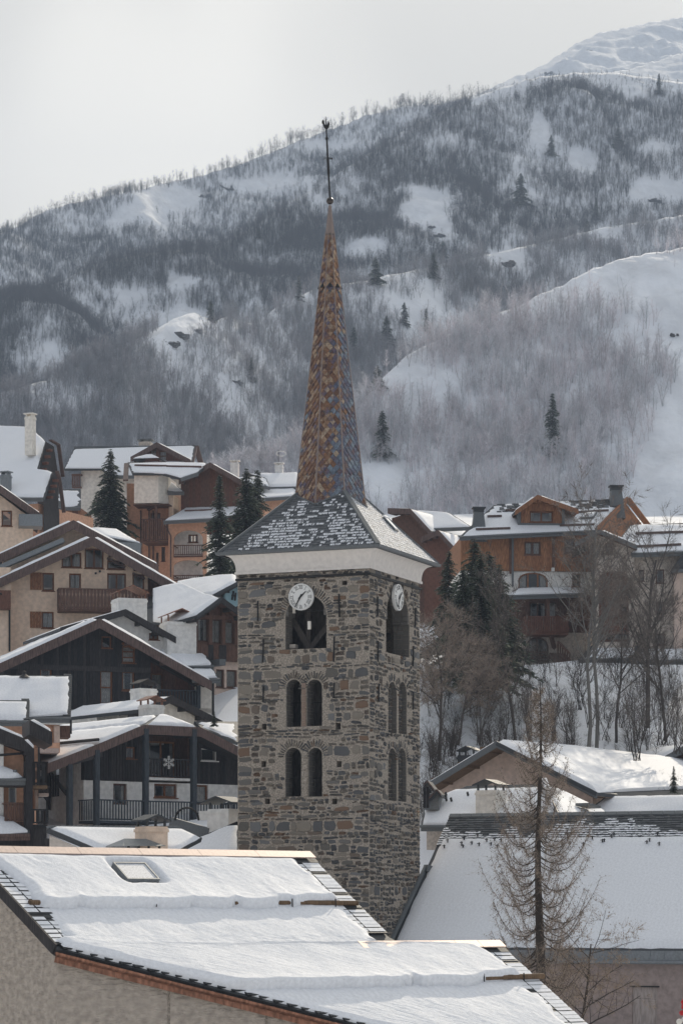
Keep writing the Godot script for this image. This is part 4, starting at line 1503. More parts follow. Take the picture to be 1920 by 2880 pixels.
	# a downpipe and a vertical joint on the oblique wall
	for q in [[388, 2230], [612, 2290]]:
		var d := Shape.new()
		var fr := ((on_plane(h, q[0], q[1] + 60, Plane(outw, outw.dot(e0)))))
		d.bar(Vector3(fr.x, e0.y + (e1.y - e0.y) * clampf((fr.x - e0.x) / (e1.x - e0.x), 0, 1) - 0.1, fr.z) + outw * 0.008, Vector3(fr.x, foot, fr.z) + outw * 0.008, 0.05, 0.035)
		node("wall_joint", d.done(), M.mortar, h)

# ---------------------------------------------------------------- church beside the tower
func make_church():
	sheet(0, 0, 1920.0 / 1568.0)
	var tower: Node3D = get_node("bell_tower")
	var pitch := deg_to_rad(38.0)
	var base := on_plane(tower, 973, 2000, Plane(Vector3(1, 0, 0), 0))
	var ch := thing("church", "long church nave with a snow-covered slate roof and mauve rendered wall, right of the tower", "church", tower.position, -22.0)
	var nrm := Vector3(0, cos(pitch), sin(pitch))
	var plane := Plane(nrm, nrm.dot(base))
	var rp := on_plane(ch, 1200, 1872, plane)
	var ep := on_plane(ch, 1450, 2182, plane)
	var xl := 0.06; var xr := 24.0
	var run := (ep.z - rp.z) / cos(pitch)
	var pt := func(x, f, lift = 0.0): return Vector3(x, rp.y - f * sin(pitch), rp.z + f * cos(pitch)) + nrm * lift
	var s := Shape.new()
	s.xf = Transform3D(Basis(Vector3(1, 0, 0), Vector3(0, sin(pitch), -cos(pitch)), nrm), pt.call(0, 0, 0))
	s.box(Vector3(xl, -run, -0.3), Vector3(xr, 0, -0.02))
	s.box(Vector3(-7, -run, -0.3), Vector3(xl - 0.003, -(0.06 - rp.z) / cos(pitch), -0.02))
	var roof := node("roof", s.done(), M.slate, ch)
	var bk := Shape.new()
	bk.bar(pt.call(xl, 0, -0.1) + Vector3(0, -1.6, -2.2), pt.call(xr, 0, -0.1) + Vector3(0, -1.6, -2.2), 5.4, 0.2, Vector3(0, cos(pitch), -sin(pitch)))
	node("rear_roof", bk.done(), M.slate, ch)
	snow_on(roof, pt.call(xl + 0.05, run - 0.05), pt.call(xr, run - 0.05), pt.call(xr, 1.6), pt.call(xl + 0.05, 1.6), 0.2, 0.12, 0.4)
	snow_on(roof, pt.call(-6, run - 0.05), pt.call(xl + 0.3, run - 0.05), pt.call(xl + 0.3, (0.2 - rp.z) / cos(pitch)), pt.call(-6, (0.2 - rp.z) / cos(pitch)), 0.2, 0.05, 0.4)
	# bare courses of slates below the ridge, with snow thinning out over them
	var f := FastNoiseLite.new()
	f.seed = 31; f.frequency = 0.5
	var made := 0
	var late := Shape.new()
	var dust := Shape.new()
	for r in 13:
		var x := xl
		while x < 15.0:
			var w := rnd(0.2, 0.42)
			var q := Shape.new() if made < 240 and r < 9 else late
			q.tint = Color.WHITE * rnd(0.45, 1.0)
			var v0 := 0.24 + 0.17 * r + rnd(-0.02, 0.02)
			var a: Vector3 = pt.call(x + 0.008, v0, 0.06); var b: Vector3 = pt.call(x + w - 0.008, v0, 0.06)
			var c: Vector3 = pt.call(x + w - 0.008, v0 - 0.24, 0.0); var d: Vector3 = pt.call(x + 0.008, v0 - 0.24, 0.0)
			q.quad(a, b, c, d)
			q.quad(a - nrm * 0.05, b - nrm * 0.05, b, a)
			if q != late:
				node("slate", q.done(), M.pale_slate, roof)
				made += 1
			var line := 0.95 + 0.9 * f.get_noise_1d(x * 0.5) + 0.6 * f.get_noise_1d(x * 2.2 + 40) + 0.35 * exp(-pow((x - 1.6) / 1.2, 2)) * 2.0
			var share := 0.1 + (v0 - line) * 3.0 + 0.5 * f.get_noise_2d(x * 1.5, v0 * 6)
			if share + rnd(-0.25, 0.25) > 0.5:
				for k in 3:
					var xa := x + w * k / 3.0; var xb := x + w * (k + 1) / 3.0
					var e := rnd(0.015, 0.075); var e2 := rnd(0.015, 0.075); var d0 := rnd(0.12, 0.2)
					dust.quad(pt.call(xa, v0 - e, 0.066), pt.call(xb, v0 - e2, 0.066), pt.call(xb, v0 - d0, 0.045), pt.call(xa, v0 - d0, 0.045))
			x += w
	stuff(node("small_slates", late.done(), M.pale_slate, roof))
	stuff(node("snow_dusting", dust.done(), M.snow, roof))
	var x2 := xl
	while x2 < 15.0:
		var t := Shape.new()
		t.bar(pt.call(x2, 0.05, 0.05), pt.call(x2 + 0.5, 0.05, 0.05), 0.24, 0.06, nrm)
		node("ridge_tile", t.done(), M.lead, roof)
		x2 += 0.52
	# stubs of the snow hooks poking out of the snow
	for i in 34:
		var p: Vector3 = pt.call(rnd(0.4, 14), rnd(1.7, 2.6), 0.12)
		var k := Shape.new()
		k.bar(p, p + nrm * 0.13 + Vector3(0.02, 0, 0), 0.05, 0.1)
		k.bar(p + Vector3(-0.07, 0, 0) + nrm * 0.1, p + Vector3(0.07, 0, 0) + nrm * 0.11, 0.05, 0.03)
		node("snow_hook", k.done(), M.iron, roof)
	# eaves: zinc strip with seams and gutter
	var zn := Shape.new()
	zn.box(Vector3(-4, ep.y - 0.42, ep.z - 0.1), Vector3(xr, ep.y - 0.02, ep.z - 0.02))
	var strip := node("eaves_strip", zn.done(), M.zinc, ch)
	var x3 := 3.0
	while x3 < 16.0:
		var sm := Shape.new()
		sm.bar(Vector3(x3, ep.y - 0.4, ep.z - 0.01), Vector3(x3 + 0.05, ep.y - 0.06, ep.z - 0.01), 0.03, 0.03, Vector3(0, 0, 1))
		node("seam", sm.done(), M.zinc, strip)
		x3 += 0.6
	var gt := Shape.new()
	gt.tube([Vector3(-4, ep.y - 0.5, ep.z + 0.0), Vector3(xr, ep.y - 0.5, ep.z + 0.0)], [0.08, 0.08], 8)
	node("gutter", gt.done(), M.zinc, ch)
	# wall with a blind opening
	var wl := Shape.new()
	var wz := ep.z - 0.35
	var a2 := on2(ch, 1450, 2352, wz); var b2 := on2(ch, 1508, 2268, wz)
	wl.xf = Transform3D(Basis(), Vector3(0, 0, wz))
	wall(wl, [Vector2(-4, ep.y - 0.35), Vector2(xr, ep.y - 0.35)], -9, [[a2.x, -6.0, b2.x, b2.y]], 0.5)
	node("wall", wl.done(), M.mauve_wall, ch)
	var bp := Shape.new()
	bp.xf = wl.xf
	bp.box(Vector3(a2.x - 0.1, -7, -0.3), Vector3(b2.x + 0.1, b2.y + 0.1, -0.08))
	node("blind_panel", bp.done(), paint("panel_render", Color(0.4, 0.335, 0.3), 0.9, noise_tex(0.03, 0.8, 1.1, 4, 81, Vector2(1, 5)), 2.0), ch)
	var ln := Shape.new()
	ln.xf = wl.xf
	ln.box(Vector3(a2.x - 0.05, b2.y, 0.003), Vector3(b2.x + 0.1, b2.y + 0.06, 0.05))
	node("lintel", ln.done(), M.iron, ch)
	# lead flashing up against the tower and its lump of snow-covered lead
	var fl := Shape.new()
	var fa := Vector3(0.07, 0, 0) + (pt.call(0, (0.0 - rp.z) / cos(pitch), 0.2) as Vector3) * Vector3(0, 1, 1)
	fl.bar(fa, Vector3(0.07, base.y + 0.15, base.z), 0.1, 0.2)
	node("tower_flashing", fl.done(), M.lead, ch)
	var lump := Shape.new()
	lump.bar(Vector3(0.1, base.y + 0.12, base.z + 0.1), Vector3(0.35, base.y + 0.0, base.z - 0.3), 0.3, 0.3)
	node("flashing_end", lump.done(), M.lead, ch)

# ---------------------------------------------------------------- parts of houses
func pix2(r, list: Array, z = 0.0) -> Array:                    # photograph points -> points of a plane z of the house
	var out := []
	for p in list:
		out.append(on2(r, p[0], p[1], z))
	return out

# Walls all round: a front face with openings, and plain sides and back.
func shell(r, line: Array, y0: float, holes: Array, deep: float, m, th := 0.3, z := 0.0, called := "wall"):
	var s := Shape.new()
	s.xf = Transform3D(Basis(), Vector3(0, 0, z))
	wall(s, line, y0, holes, th)
	node(called, s.done(), m, r)
	if deep <= 0:
		return
	var b := Shape.new()
	var a: Vector2 = line[0]; var c: Vector2 = line[-1]
	b.xf = Transform3D(Basis(Vector3.UP, PI / 2), Vector3(c.x, 0, z))
	wall(b, [Vector2(th, c.y), Vector2(deep, c.y)], y0, [], th)
	b.xf = Transform3D(Basis(Vector3.UP, -PI / 2), Vector3(a.x, 0, z - deep))
	wall(b, [Vector2(0, a.y), Vector2(deep - th, a.y)], y0, [], th)
	b.xf = Transform3D(Basis(), Vector3(0, 0, z - deep + th))
	var inner := []
	for p in line:
		inner.append(Vector2(clampf(p.x, a.x + th, c.x - th), p.y - 0.02))
	wall(b, inner, y0, [], th)
	b.xf = Transform3D()
	var yc := minf(a.y, c.y) - 0.06
	b.box(Vector3(a.x + th + 0.01, yc - 0.08, z - deep + th + 0.01), Vector3(c.x - th - 0.01, yc, z - th - 0.01))
	node("side_wall", b.done(), m, r)

# A window in the front wall; returns its opening. rect in photograph pixels, o: cols, rows, curtain, frame, z, arch, slant
func window(r, x0, y0, x1, y1, o := {}) -> Array:
	var z: float = o.get("z", 0.0)
	var a := on2(r, x0, y1, z); var b := on2(r, x1, y0, z)
	var arch: float = o.get("arch", 0.0) * (b.y - a.y)
	var hole := [a.x, a.y, b.x, b.y] + ([arch] if arch > 0 else [])
	var m = o.get("frame", M.frame_wood)
	var fw: float = o.get("fw", minf(0.1, (b.x - a.x) * 0.14))
	var deep: float = o.get("deep", 0.13)
	var s := Shape.new()
	var f0 := z - deep - 0.06; var f1 := z - deep
	var top := func(x): return hole_top(hole, x)
	s.box(Vector3(a.x, a.y, f0), Vector3(a.x + fw, minf(top.call(a.x + fw * 0.3), b.y), f1))
	s.box(Vector3(b.x - fw, a.y, f0), Vector3(b.x, minf(top.call(b.x - fw * 0.3), b.y), f1))
	s.box(Vector3(a.x + fw, a.y, f0), Vector3(b.x - fw, a.y + fw, f1))
	if arch > 0:
		for i in 8:
			var p := lerpf(a.x, b.x, i / 8.0); var q := lerpf(a.x, b.x, (i + 1) / 8.0)
			s.bar(Vector3(p, top.call(p) - fw / 2, (f0 + f1) / 2), Vector3(q, top.call(q) - fw / 2, (f0 + f1) / 2), fw, 0.05, Vector3(0, 0, 1))
	else:
		s.box(Vector3(a.x + fw, b.y - fw, f0), Vector3(b.x - fw, b.y, f1))
	var cols: int = o.get("cols", 1); var rows: int = o.get("rows", 1)
	for i in range(1, cols):
		var x := lerpf(a.x, b.x, float(i) / cols)
		s.box(Vector3(x - fw * 0.55, a.y + fw, f0 + 0.003), Vector3(x + fw * 0.55, top.call(x) - fw, f1 + 0.004))
	for j in range(1, rows):
		var y := lerpf(a.y, b.y, float(j) / rows)
		s.box(Vector3(a.x + fw, y - fw * 0.4, f0 + 0.006), Vector3(b.x - fw, y + fw * 0.4, f1 - 0.004))
	var w := node("window", s.done(), m, r)
	var g := Shape.new()
	var gz := z - deep - 0.035
	var n := 10 if arch > 0 else 1
	for i in n:
		var p := lerpf(a.x + fw * 0.5, b.x - fw * 0.5, float(i) / n); var q := lerpf(a.x + fw * 0.5, b.x - fw * 0.5, float(i + 1) / n)
		g.quad(Vector3(p, a.y + fw * 0.5, gz), Vector3(q, a.y + fw * 0.5, gz), Vector3(q, top.call(q) - fw * 0.5, gz), Vector3(p, top.call(p) - fw * 0.5, gz))
	node("pane", g.done(), M.glass, w)
	var hang: float = o.get("curtain", [0.95, 0.95, 0.5, 0.3][rng.randi() % 4])
	if hang > 0:
		var c := Shape.new()
		var cw: float = (b.x - a.x) * 0.5 * hang
		for k in 2:
			var x: float = a.x + 0.02 if k == 0 else b.x - 0.02 - cw
			for i in 6:
				var p := x + cw * i / 6; var q := x + cw * (i + 1) / 6
				var za := gz - 0.05 - 0.04 * (i % 2); var zb := gz - 0.05 - 0.04 * ((i + 1) % 2)
				c.quad(Vector3(p, a.y, za), Vector3(q, a.y, zb), Vector3(q, minf(top.call(q), b.y), zb), Vector3(p, minf(top.call(p), b.y), za))
		node("curtain", c.done(), M.curtain, w)
	if o.get("sill", true):
		var sl := Shape.new()
		sl.box(Vector3(a.x - 0.06, a.y - 0.06, z - 0.02), Vector3(b.x + 0.06, a.y - 0.003, z + 0.07))
		node("sill", sl.done(), m, w)
	return hole

# Upright boards over part of a wall, each board a piece.
func boards(r, line: Array, y0: float, holes: Array, z: float, mats: Array, width := 0.2, called := "board"):
	var x: float = line[0].x
	while x < line[-1].x - 0.02:
		var xb := minf(x + width * rnd(0.9, 1.1), line[-1].x)
		var g := 0.012
		var here := holes.filter(func(h): return h[0] < xb - 0.01 and h[2] > x + 0.01)
		here.sort_custom(func(a, b): return a[1] < b[1])
		var y := y0
		var d := rnd(0.018, 0.034)
		for h in here + [null]:
			var t0: float = h[1] if h else top_of(line, x + g) - 0.01; var t1: float = h[1] if h else top_of(line, xb - g) - 0.01
			if maxf(t0, t1) > y + 0.03:
				var s := Shape.new()
				s.prism(PackedVector2Array([Vector2(x + g, y), Vector2(xb - g, y), Vector2(xb - g, maxf(t1, y + 0.02)), Vector2(x + g, maxf(t0, y + 0.02))]), z + 0.003, z + d)
				node(called, s.done(), mats[rng.randi() % mats.size()], r)
			if h:
				y = h[3]
		x = xb

# A gable roof whose ridge runs back from the front: l, a, c are the left eave, apex and right eave on the front plane.
func gable(r, l: Vector2, a: Vector2, c: Vector2, zf: float, zb: float, o := {}):
	var th: float = o.get("th", 0.18)
	var dv := Vector2(0, -th)
	var s := Shape.new()
	s.prism(PackedVector2Array([l, l + dv, a + dv, c + dv, c, a]), zb, zf)
	var roof := node("roof", s.done(), o.get("roof", M.slate), r)
	var bh: float = o.get("barge_h", 0.34)
	for k in 2:
		var p := l if k == 0 else c
		var b := Shape.new()
		var e := Vector2(0, 0.03)
		var pts := [p + e, p + e - Vector2(0, bh), a + e - Vector2(0, bh), a + e]
		b.prism(PackedVector2Array(pts), zf + 0.003, zf + 0.07)
		node("bargeboard", b.done(), o.get("barge", M.barge), roof)
	for f in o.get("purlins", [0.06, 0.36, 0.7]):
		for k in 2:
			var p: Vector2 = (l if k == 0 else c).lerp(a, f) - Vector2(0, th + 0.13)
			var b := Shape.new()
			b.box(Vector3(p.x - 0.11, p.y - 0.12, zf - 1.3), Vector3(p.x + 0.11, p.y + 0.12, zf - 0.1))
			node("purlin", b.done(), o.get("barge", M.barge), roof)
	if o.get("soffit", true):
		var sf := Shape.new()
		var d2 := dv - Vector2(0, 0.004)
		sf.prism(PackedVector2Array([l + d2, l + d2 - Vector2(0, 0.03), a + d2 - Vector2(0, 0.03), c + d2 - Vector2(0, 0.03), c + d2, a + d2]), zf - 2.2, zf - 0.003)
		node("soffit", sf.done(), o.get("soffit_m", M.brown_wood), roof)
	if o.get("snow", 0.2) > 0:
		var t: float = o.get("snow", 0.2)
		if o.get("snow_l", true):
			snow_on(roof, Vector3(l.x, l.y, zf), Vector3(l.x, l.y, zb), Vector3(a.x - 0.05, a.y, zb), Vector3(a.x - 0.05, a.y, zf), t, 0.06, 0.4)
		if o.get("snow_r", true):
			snow_on(roof, Vector3(c.x, c.y, zf), Vector3(c.x, c.y, zb), Vector3(a.x + 0.05, a.y, zb), Vector3(a.x + 0.05, a.y, zf), t, 0.06, 0.4)
	return roof

func slope_plane(r, x, y, z, pitch, side = 0) -> Plane:            # through a photograph point at depth z; side 0 faces front, -1 left, 1 right
	var p := on(r, x, y, z)
	var a := deg_to_rad(pitch)
	var n := Vector3(0, cos(a), sin(a)) if side == 0 else Vector3(side * sin(a), cos(a), 0)
	return Plane(n, n.dot(p))

# A roof face of any outline lying in a plane, with snow on it.
func roof_face(r, pl: Plane, list: Array, o := {}):
	var n := pl.normal
	var ax := Vector3.UP.cross(n).normalized()
	var ay := n.cross(ax)
	var pts := PackedVector2Array()
	var org := on_plane(r, list[0][0], list[0][1], pl)
	for p in list:
		var q: Vector3 = on_plane(r, p[0], p[1], pl) - org
		pts.append(Vector2(q.dot(ax), q.dot(ay)))
	var s := Shape.new()
	s.xf = Transform3D(Basis(ax, ay, n), org)
	var th: float = o.get("th", 0.2)
	s.prism(pts, -th, 0.0)
	var roof := node(o.get("called", "roof"), s.done(), o.get("roof", M.slate), r)
	var thick: float = o.get("snow", 0.2) * 0.62
	if thick > 0:
		var rim: float = o.get("rim", 0.08)
		var ylo := INF; var yhi := -INF
		for p in pts:
			ylo = minf(ylo, p.y); yhi = maxf(yhi, p.y)
		var cell: float = o.get("cell", 0.3)
		var nv := clampi(int((yhi - ylo) / cell), 8, 60)
		var f := FastNoiseLite.new()
		f.seed = int(rnd(1, 9000)); f.frequency = 0.5; f.fractal_octaves = 3
		var rows := []
		var width := 0.0
		var spans := []
		ylo += o.get("rim_low", rim * 0.4); yhi -= o.get("rim_top", rim)
		for j in nv + 1:
			var y := lerpf(ylo, yhi, float(j) / nv)
			var lo := INF; var hi := -INF
			for i in pts.size():
				var a := pts[i]; var b := pts[(i + 1) % pts.size()]
				if (a.y - y) * (b.y - y) <= 0 and absf(a.y - b.y) > 1e-4:
					var x := lerpf(a.x, b.x, (y - a.y) / (b.y - a.y))
					lo = minf(lo, x); hi = maxf(hi, x)
			if lo > hi:
				lo = 0; hi = 0
			lo += minf(rim * (0.7 + 1.2 * f.get_noise_2d(y * 3, 4)), (hi - lo) * 0.4); hi -= minf(rim * (0.7 + 1.2 * f.get_noise_2d(y * 3, 90)), (hi - lo) * 0.4)
			spans.append([y, lo, hi])
			width = maxf(width, hi - lo)
		var nu := clampi(int(width / cell), 8, 90)
		for j in nv + 1:
			var row := []
			for i in nu + 1:
				var x := lerpf(spans[j][1], spans[j][2], float(i) / nu)
				var wob := f.get_noise_2d(x, spans[j][0] + 30)
				var y: float = spans[j][0] + ((rim * 1.2 * f.get_noise_2d(x * 2, 7)) if j == 0 or j == nv else 0.0)
				var e := minf(minf(x - spans[j][1], spans[j][2] - x), minf(spans[j][0] - ylo, yhi - spans[j][0])) / (thick * 1.3)
				var h := thick * (0.4 + 0.6 * sqrt(clampf(e * (2 - minf(e, 1.0)), 0, 1))) * (1 + 0.3 * wob)
				if i == 0 or j == 0 or i == nu or j == nv:
					h = -0.015
				row.append(org + ax * x + ay * y + n * h)
			rows.append(row)
		var st := SurfaceTool.new()
		st.begin(Mesh.PRIMITIVE_TRIANGLES)
		st.set_smooth_group(0)
		for row in rows:
			for p in row:
				st.add_vertex(p)
		for j in nv:
			for i in nu:
				var q := j * (nu + 1) + i
				for k in [q, q + nu + 2, q + 1, q, q + nu + 1, q + nu + 2]:
					st.add_index(k)
		st.generate_normals()
		node("snow", st.commit(), M.snow, roof)
	# fascia and gutter along the lowest edge
	if o.get("gutter", true):
		var i0 := 0
		var best := INF
		for i in pts.size():
			var a := pts[i]; var b := pts[(i + 1) % pts.size()]
			if a.y + b.y < best and (a - b).length() > 0.8:
				best = a.y + b.y; i0 = i
		var a3 := org + ax * pts[i0].x + ay * pts[i0].y; var q2 := pts[(i0 + 1) % pts.size()]
		var b3 := org + ax * q2.x + ay * q2.y
		var g := Shape.new()
		var outw := Vector3(n.x, 0, n.z).normalized()
		g.bar(a3 + outw * 0.03 - Vector3(0, 0.16, 0), b3 + outw * 0.03 - Vector3(0, 0.16, 0), 0.05, 0.26)
		g.tube([a3 + outw * 0.11 - Vector3(0, 0.05, 0), b3 + outw * 0.11 - Vector3(0, 0.05, 0)], [0.07, 0.07], 6)
		node("gutter", g.done(), o.get("gutter_m", M.lead), roof)
	return roof

# A balcony front between two corners of the railing, standing in the plane z, with slats that are pieces of their own.
func balcony(r, x0, y0, x1, y1, z: float, o := {}):
	var a := on2(r, x0, y1, z); var b := on2(r, x1, y0, z)
	var m = o.get("m", M.brown_wood)
	var w: float = o.get("w", 0.12); var gap: float = o.get("gap", 0.05)
	var fl := Shape.new()
	fl.box(Vector3(a.x, a.y - 0.14, o.get("back", 0.003)), Vector3(b.x, a.y, z - 0.01))
	var part := node("balcony", fl.done(), o.get("floor", m), r)
	var rail := Shape.new()
	rail.box(Vector3(a.x - 0.04, b.y - 0.07, z - 0.09), Vector3(b.x + 0.04, b.y, z + 0.05))
	rail.box(Vector3(a.x, a.y + 0.05, z - 0.06), Vector3(b.x, a.y + 0.12, z - 0.02))
	for x in [a.x, b.x]:
		rail.box(Vector3(x - 0.04, b.y - 0.06, o.get("back", 0.0) + 0.003), Vector3(x + 0.04, b.y - 0.003, z - 0.093))
	node("rail", rail.done(), m, part)
	var x := a.x
	while x < b.x - w * 0.5:
		var s := Shape.new()
		if o.get("cut", false):
			var pts := []
			var hgt := b.y - 0.075 - a.y
			for q in [[0.5, 0.0], [0.5, 0.12], [0.32, 0.2], [0.5, 0.3], [0.5, 0.62], [0.32, 0.74], [0.5, 0.84], [0.5, 1.0]]:
				pts.append(Vector2(x + w / 2 + w * q[0], a.y + hgt * q[1]))
			for i in range(7, -1, -1):
				pts.append(Vector2(2 * x + w - pts[i].x, pts[i].y))
			s.prism(PackedVector2Array(pts), z - 0.018, z + 0.012)
		else:
			s.box(Vector3(x, a.y + 0.03, z - 0.018), Vector3(x + w, b.y - 0.075, z + 0.012))
		node("slat", s.done(), m, part)
		x += w + gap
	for k in 2:
		if not o.get("left" if k == 0 else "right", true):
			continue
		var zz: float = o.get("back", 0.0) + 0.08
		while zz < z - 0.1:
			var s := Shape.new()
			var xx := a.x if k == 0 else b.x
			s.box(Vector3(xx - 0.015, a.y + 0.03, zz), Vector3(xx + 0.015, b.y - 0.07, zz + w))
			node("side_slat", s.done(), m, part)
			zz += w + gap
	return part

# A chimney: rectangle of its shaft in photograph pixels on plane z; kind 0 flat cap, 1 little gable roof on legs, 2 slate pyramid foot
func chimney(r, x0, y0, x1, y1, z: float, m, kind := 0, cap = null, wide := 0.2):
	var a := on2(r, x0, y1, z); var b := on2(r, x1, y0, z)
	var w := b.x - a.x
	var s := Shape.new()
	if kind == 2:
		s.xf = Transform3D(Basis(), Vector3((a.x + b.x) / 2, 0, z - w / 2))
		for k in 4:
			var keep := s.xf
			s.xf = keep * Transform3D(Basis(Vector3.UP, k * PI / 2), Vector3.ZERO)
			s.quad(Vector3(-w / 2, a.y - 1.0, w / 2), Vector3(w / 2, a.y - 1.0, w / 2), Vector3(w * 0.3, b.y, w * 0.3), Vector3(-w * 0.3, b.y, w * 0.3))
			s.xf = keep
	else:
		s.box(Vector3(a.x, a.y - 1.5, z - w * 0.9), Vector3(b.x, b.y, z))
		s.box(Vector3(a.x - 0.04, b.y - 0.22, z - w * 0.9 - 0.04), Vector3(b.x + 0.04, b.y - 0.1, z + 0.04))
	var ch := node("chimney", s.done(), m, r)
	var c := Shape.new()
	var zc := z - w * 0.45
	if kind == 1:
		var h := w * 0.16 + 0.1
		for k in [[a.x + 0.08, z - 0.1], [b.x - 0.08, z - 0.1], [a.x + 0.08, z - w * 0.9 + 0.1], [b.x - 0.08, z - w * 0.9 + 0.1]]:
			c.box(Vector3(k[0] - 0.04, b.y, k[1] - 0.04), Vector3(k[0] + 0.04, b.y + h, k[1] + 0.04))
		var e := w * wide
		var mid := (a.x + b.x) / 2
		c.prism(PackedVector2Array([Vector2(a.x - e, b.y + h), Vector2(mid, b.y + h + w * 0.24), Vector2(b.x + e, b.y + h), Vector2(b.x + e, b.y + h - 0.06), Vector2(mid, b.y + h + w * 0.24 - 0.07), Vector2(a.x - e, b.y + h - 0.06)]), z - w * 0.9 - e * 0.6, z + e * 0.6)
	elif kind == 2:
		c.box(Vector3(a.x + w * 0.17, b.y + 0.003, zc - w * 0.28), Vector3(b.x - w * 0.17, b.y + 0.25, zc + w * 0.28))
		c.box(Vector3(a.x + w * 0.08, b.y + 0.25, zc - w * 0.4), Vector3(b.x - w * 0.08, b.y + 0.33, zc + w * 0.4))
	else:
		for x in [a.x + 0.06, b.x - 0.06 - w * 0.14]:
			c.box(Vector3(x, b.y, z - w * 0.85), Vector3(x + w * 0.14, b.y + 0.18, z - 0.05))
		c.box(Vector3(a.x - w * 0.14, b.y + 0.18, z - w), Vector3(b.x + w * 0.14, b.y + 0.27, z + w * 0.1))
	node("chimney_cap", c.done(), cap if cap else m, ch)
	return ch

func block(r, called, x0, y0, x1, y1, z0: float, z1: float, m):    # a box: rectangle on plane z1 in photograph pixels, back to z0
	var s := Shape.new()
	var a := on2(r, x0, y1, z1); var b := on2(r, x1, y0, z1)
	s.box(Vector3(a.x, a.y, z0), Vector3(b.x, b.y, z1))
	return node(called, s.done(), m, r)

func beam(r, called, x0, y0, z0, x1, y1, z1, w, m):
	var s := Shape.new()
	s.bar(on(r, x0, y0, z0), on(r, x1, y1, z1), w, w, Vector3(0, 0.1, 1))
	return node(called, s.done(), m, r)

# ---------------------------------------------------------------- the houses
const K7 := 0.446429
const K3 := 0.191327

func make_houses():
	house_snowroof(); house_cream(); house_orange(); house_beige(); house_by_tower(); house_dark_upper()
	house_flat_roofs(); house_dark_lower(); house_balconies(); house_low_roof(); roofs_behind_tower()
	house_two_gables(); house_right_chalet(); house_right_grey(); house_pink(); house_hip(); small_roofs()

func house_snowroof():
	sheet(0, 1150, K7)
	var r := thing("chalet", "steep white snow-covered roof at the far left edge, one pale chimney, timber gable end", "house", at(275, 570, 215), -24)
	var pl := slope_plane(r, 275, 570, 0.5, 38)
	roof_face(r, pl, [[-90, 562], [275, 560], [332, 396], [236, 390], [291, 205], [206, 124], [-90, 112]], {"snow": 0.3, "rim": 0.05, "th": 0.25})
	# timber gable end looking right, under its own verge
	var gp := on(r, 245, 395, 0)
	for q in [[238, 392, 291, 207, 342, 236, 370, 430], [276, 562, 331, 402, 345, 440, 376, 655]]:
		var x := on_plane(r, q[0], q[1], pl).x - 0.5
		var px := Plane(Vector3(1, 0, 0), x)
		var s := Shape.new()
		var a := on_plane(r, q[0], q[1], px); var b := on_plane(r, q[2], q[3], px)
		var c := on_plane(r, q[4], q[5], px); var d := on_plane(r, q[6], q[7], px)
		s.face(a, b, c, d, Vector3.RIGHT)
		s.face(a, d, d - Vector3(0, 3.5, 0), a - Vector3(0, 2.6, 0), Vector3.RIGHT)
		node("gable_end", s.done(), M.dark_wood_b, r)
		var v := Shape.new()
		v.bar(b + Vector3(0.4, 0.1, 0), c + Vector3(0.4, 0.1, 0), 0.1, 0.3, Vector3(1, 0, 0))
		v.bar(c + Vector3(0.4, 0.1, 0), d + Vector3(0.4, 0.0, 0), 0.1, 0.3, Vector3(1, 0, 0))
		node("bargeboard", v.done(), M.barge, r)
		for k in 4:
			var p := Shape.new()
			var e := a.lerp(b, 0.15 + 0.22 * k)
			p.box(e + Vector3(0, -0.3, -0.25), e + Vector3(0.45, -0.1, -0.5))
			node("purlin", p.done(), M.red_wood, r)
	var wl := Shape.new()
	var e := on(r, 270, 570, 0)
	wl.box(Vector3(-16, -8, -9), Vector3(e.x - 0.6, e.y - 0.25, -0.3))
	node("wall", wl.done(), M.orange_wall, r)
	chimney(r, 158, 45, 204, 170, -4.2, M.cream, 0, M.cream)
	chimney(r, 2, 412, 50, 500, 0.0, M.zinc, 0, M.zinc)
	# lower neighbour with a brown verge in the corner, in front of it
	var n := thing("chalet", "corner of a peach-coloured gable with brown verge, below the steep white roof at far left", "house", at(120, 735, 205), 8)
	var rf := pix2(n, [[-160, 430], [-60, 440], [262, 665]], 0.9)
	gable(n, rf[0] - Vector2(3, 1.5), rf[1], rf[2], 0.9, -8, {"snow": 0.15, "barge_h": 0.6})
	var h1 := window(n, 12, 640, 78, 738)
	shell(n, pix2(n, [[-120, 520], [-55, 500], [130, 640], [210, 690]]), -5, [h1], 8, M.beige)
	block(n, "zinc_box", 122, 664, 270, 735, -0.5, 1.6, M.zinc)

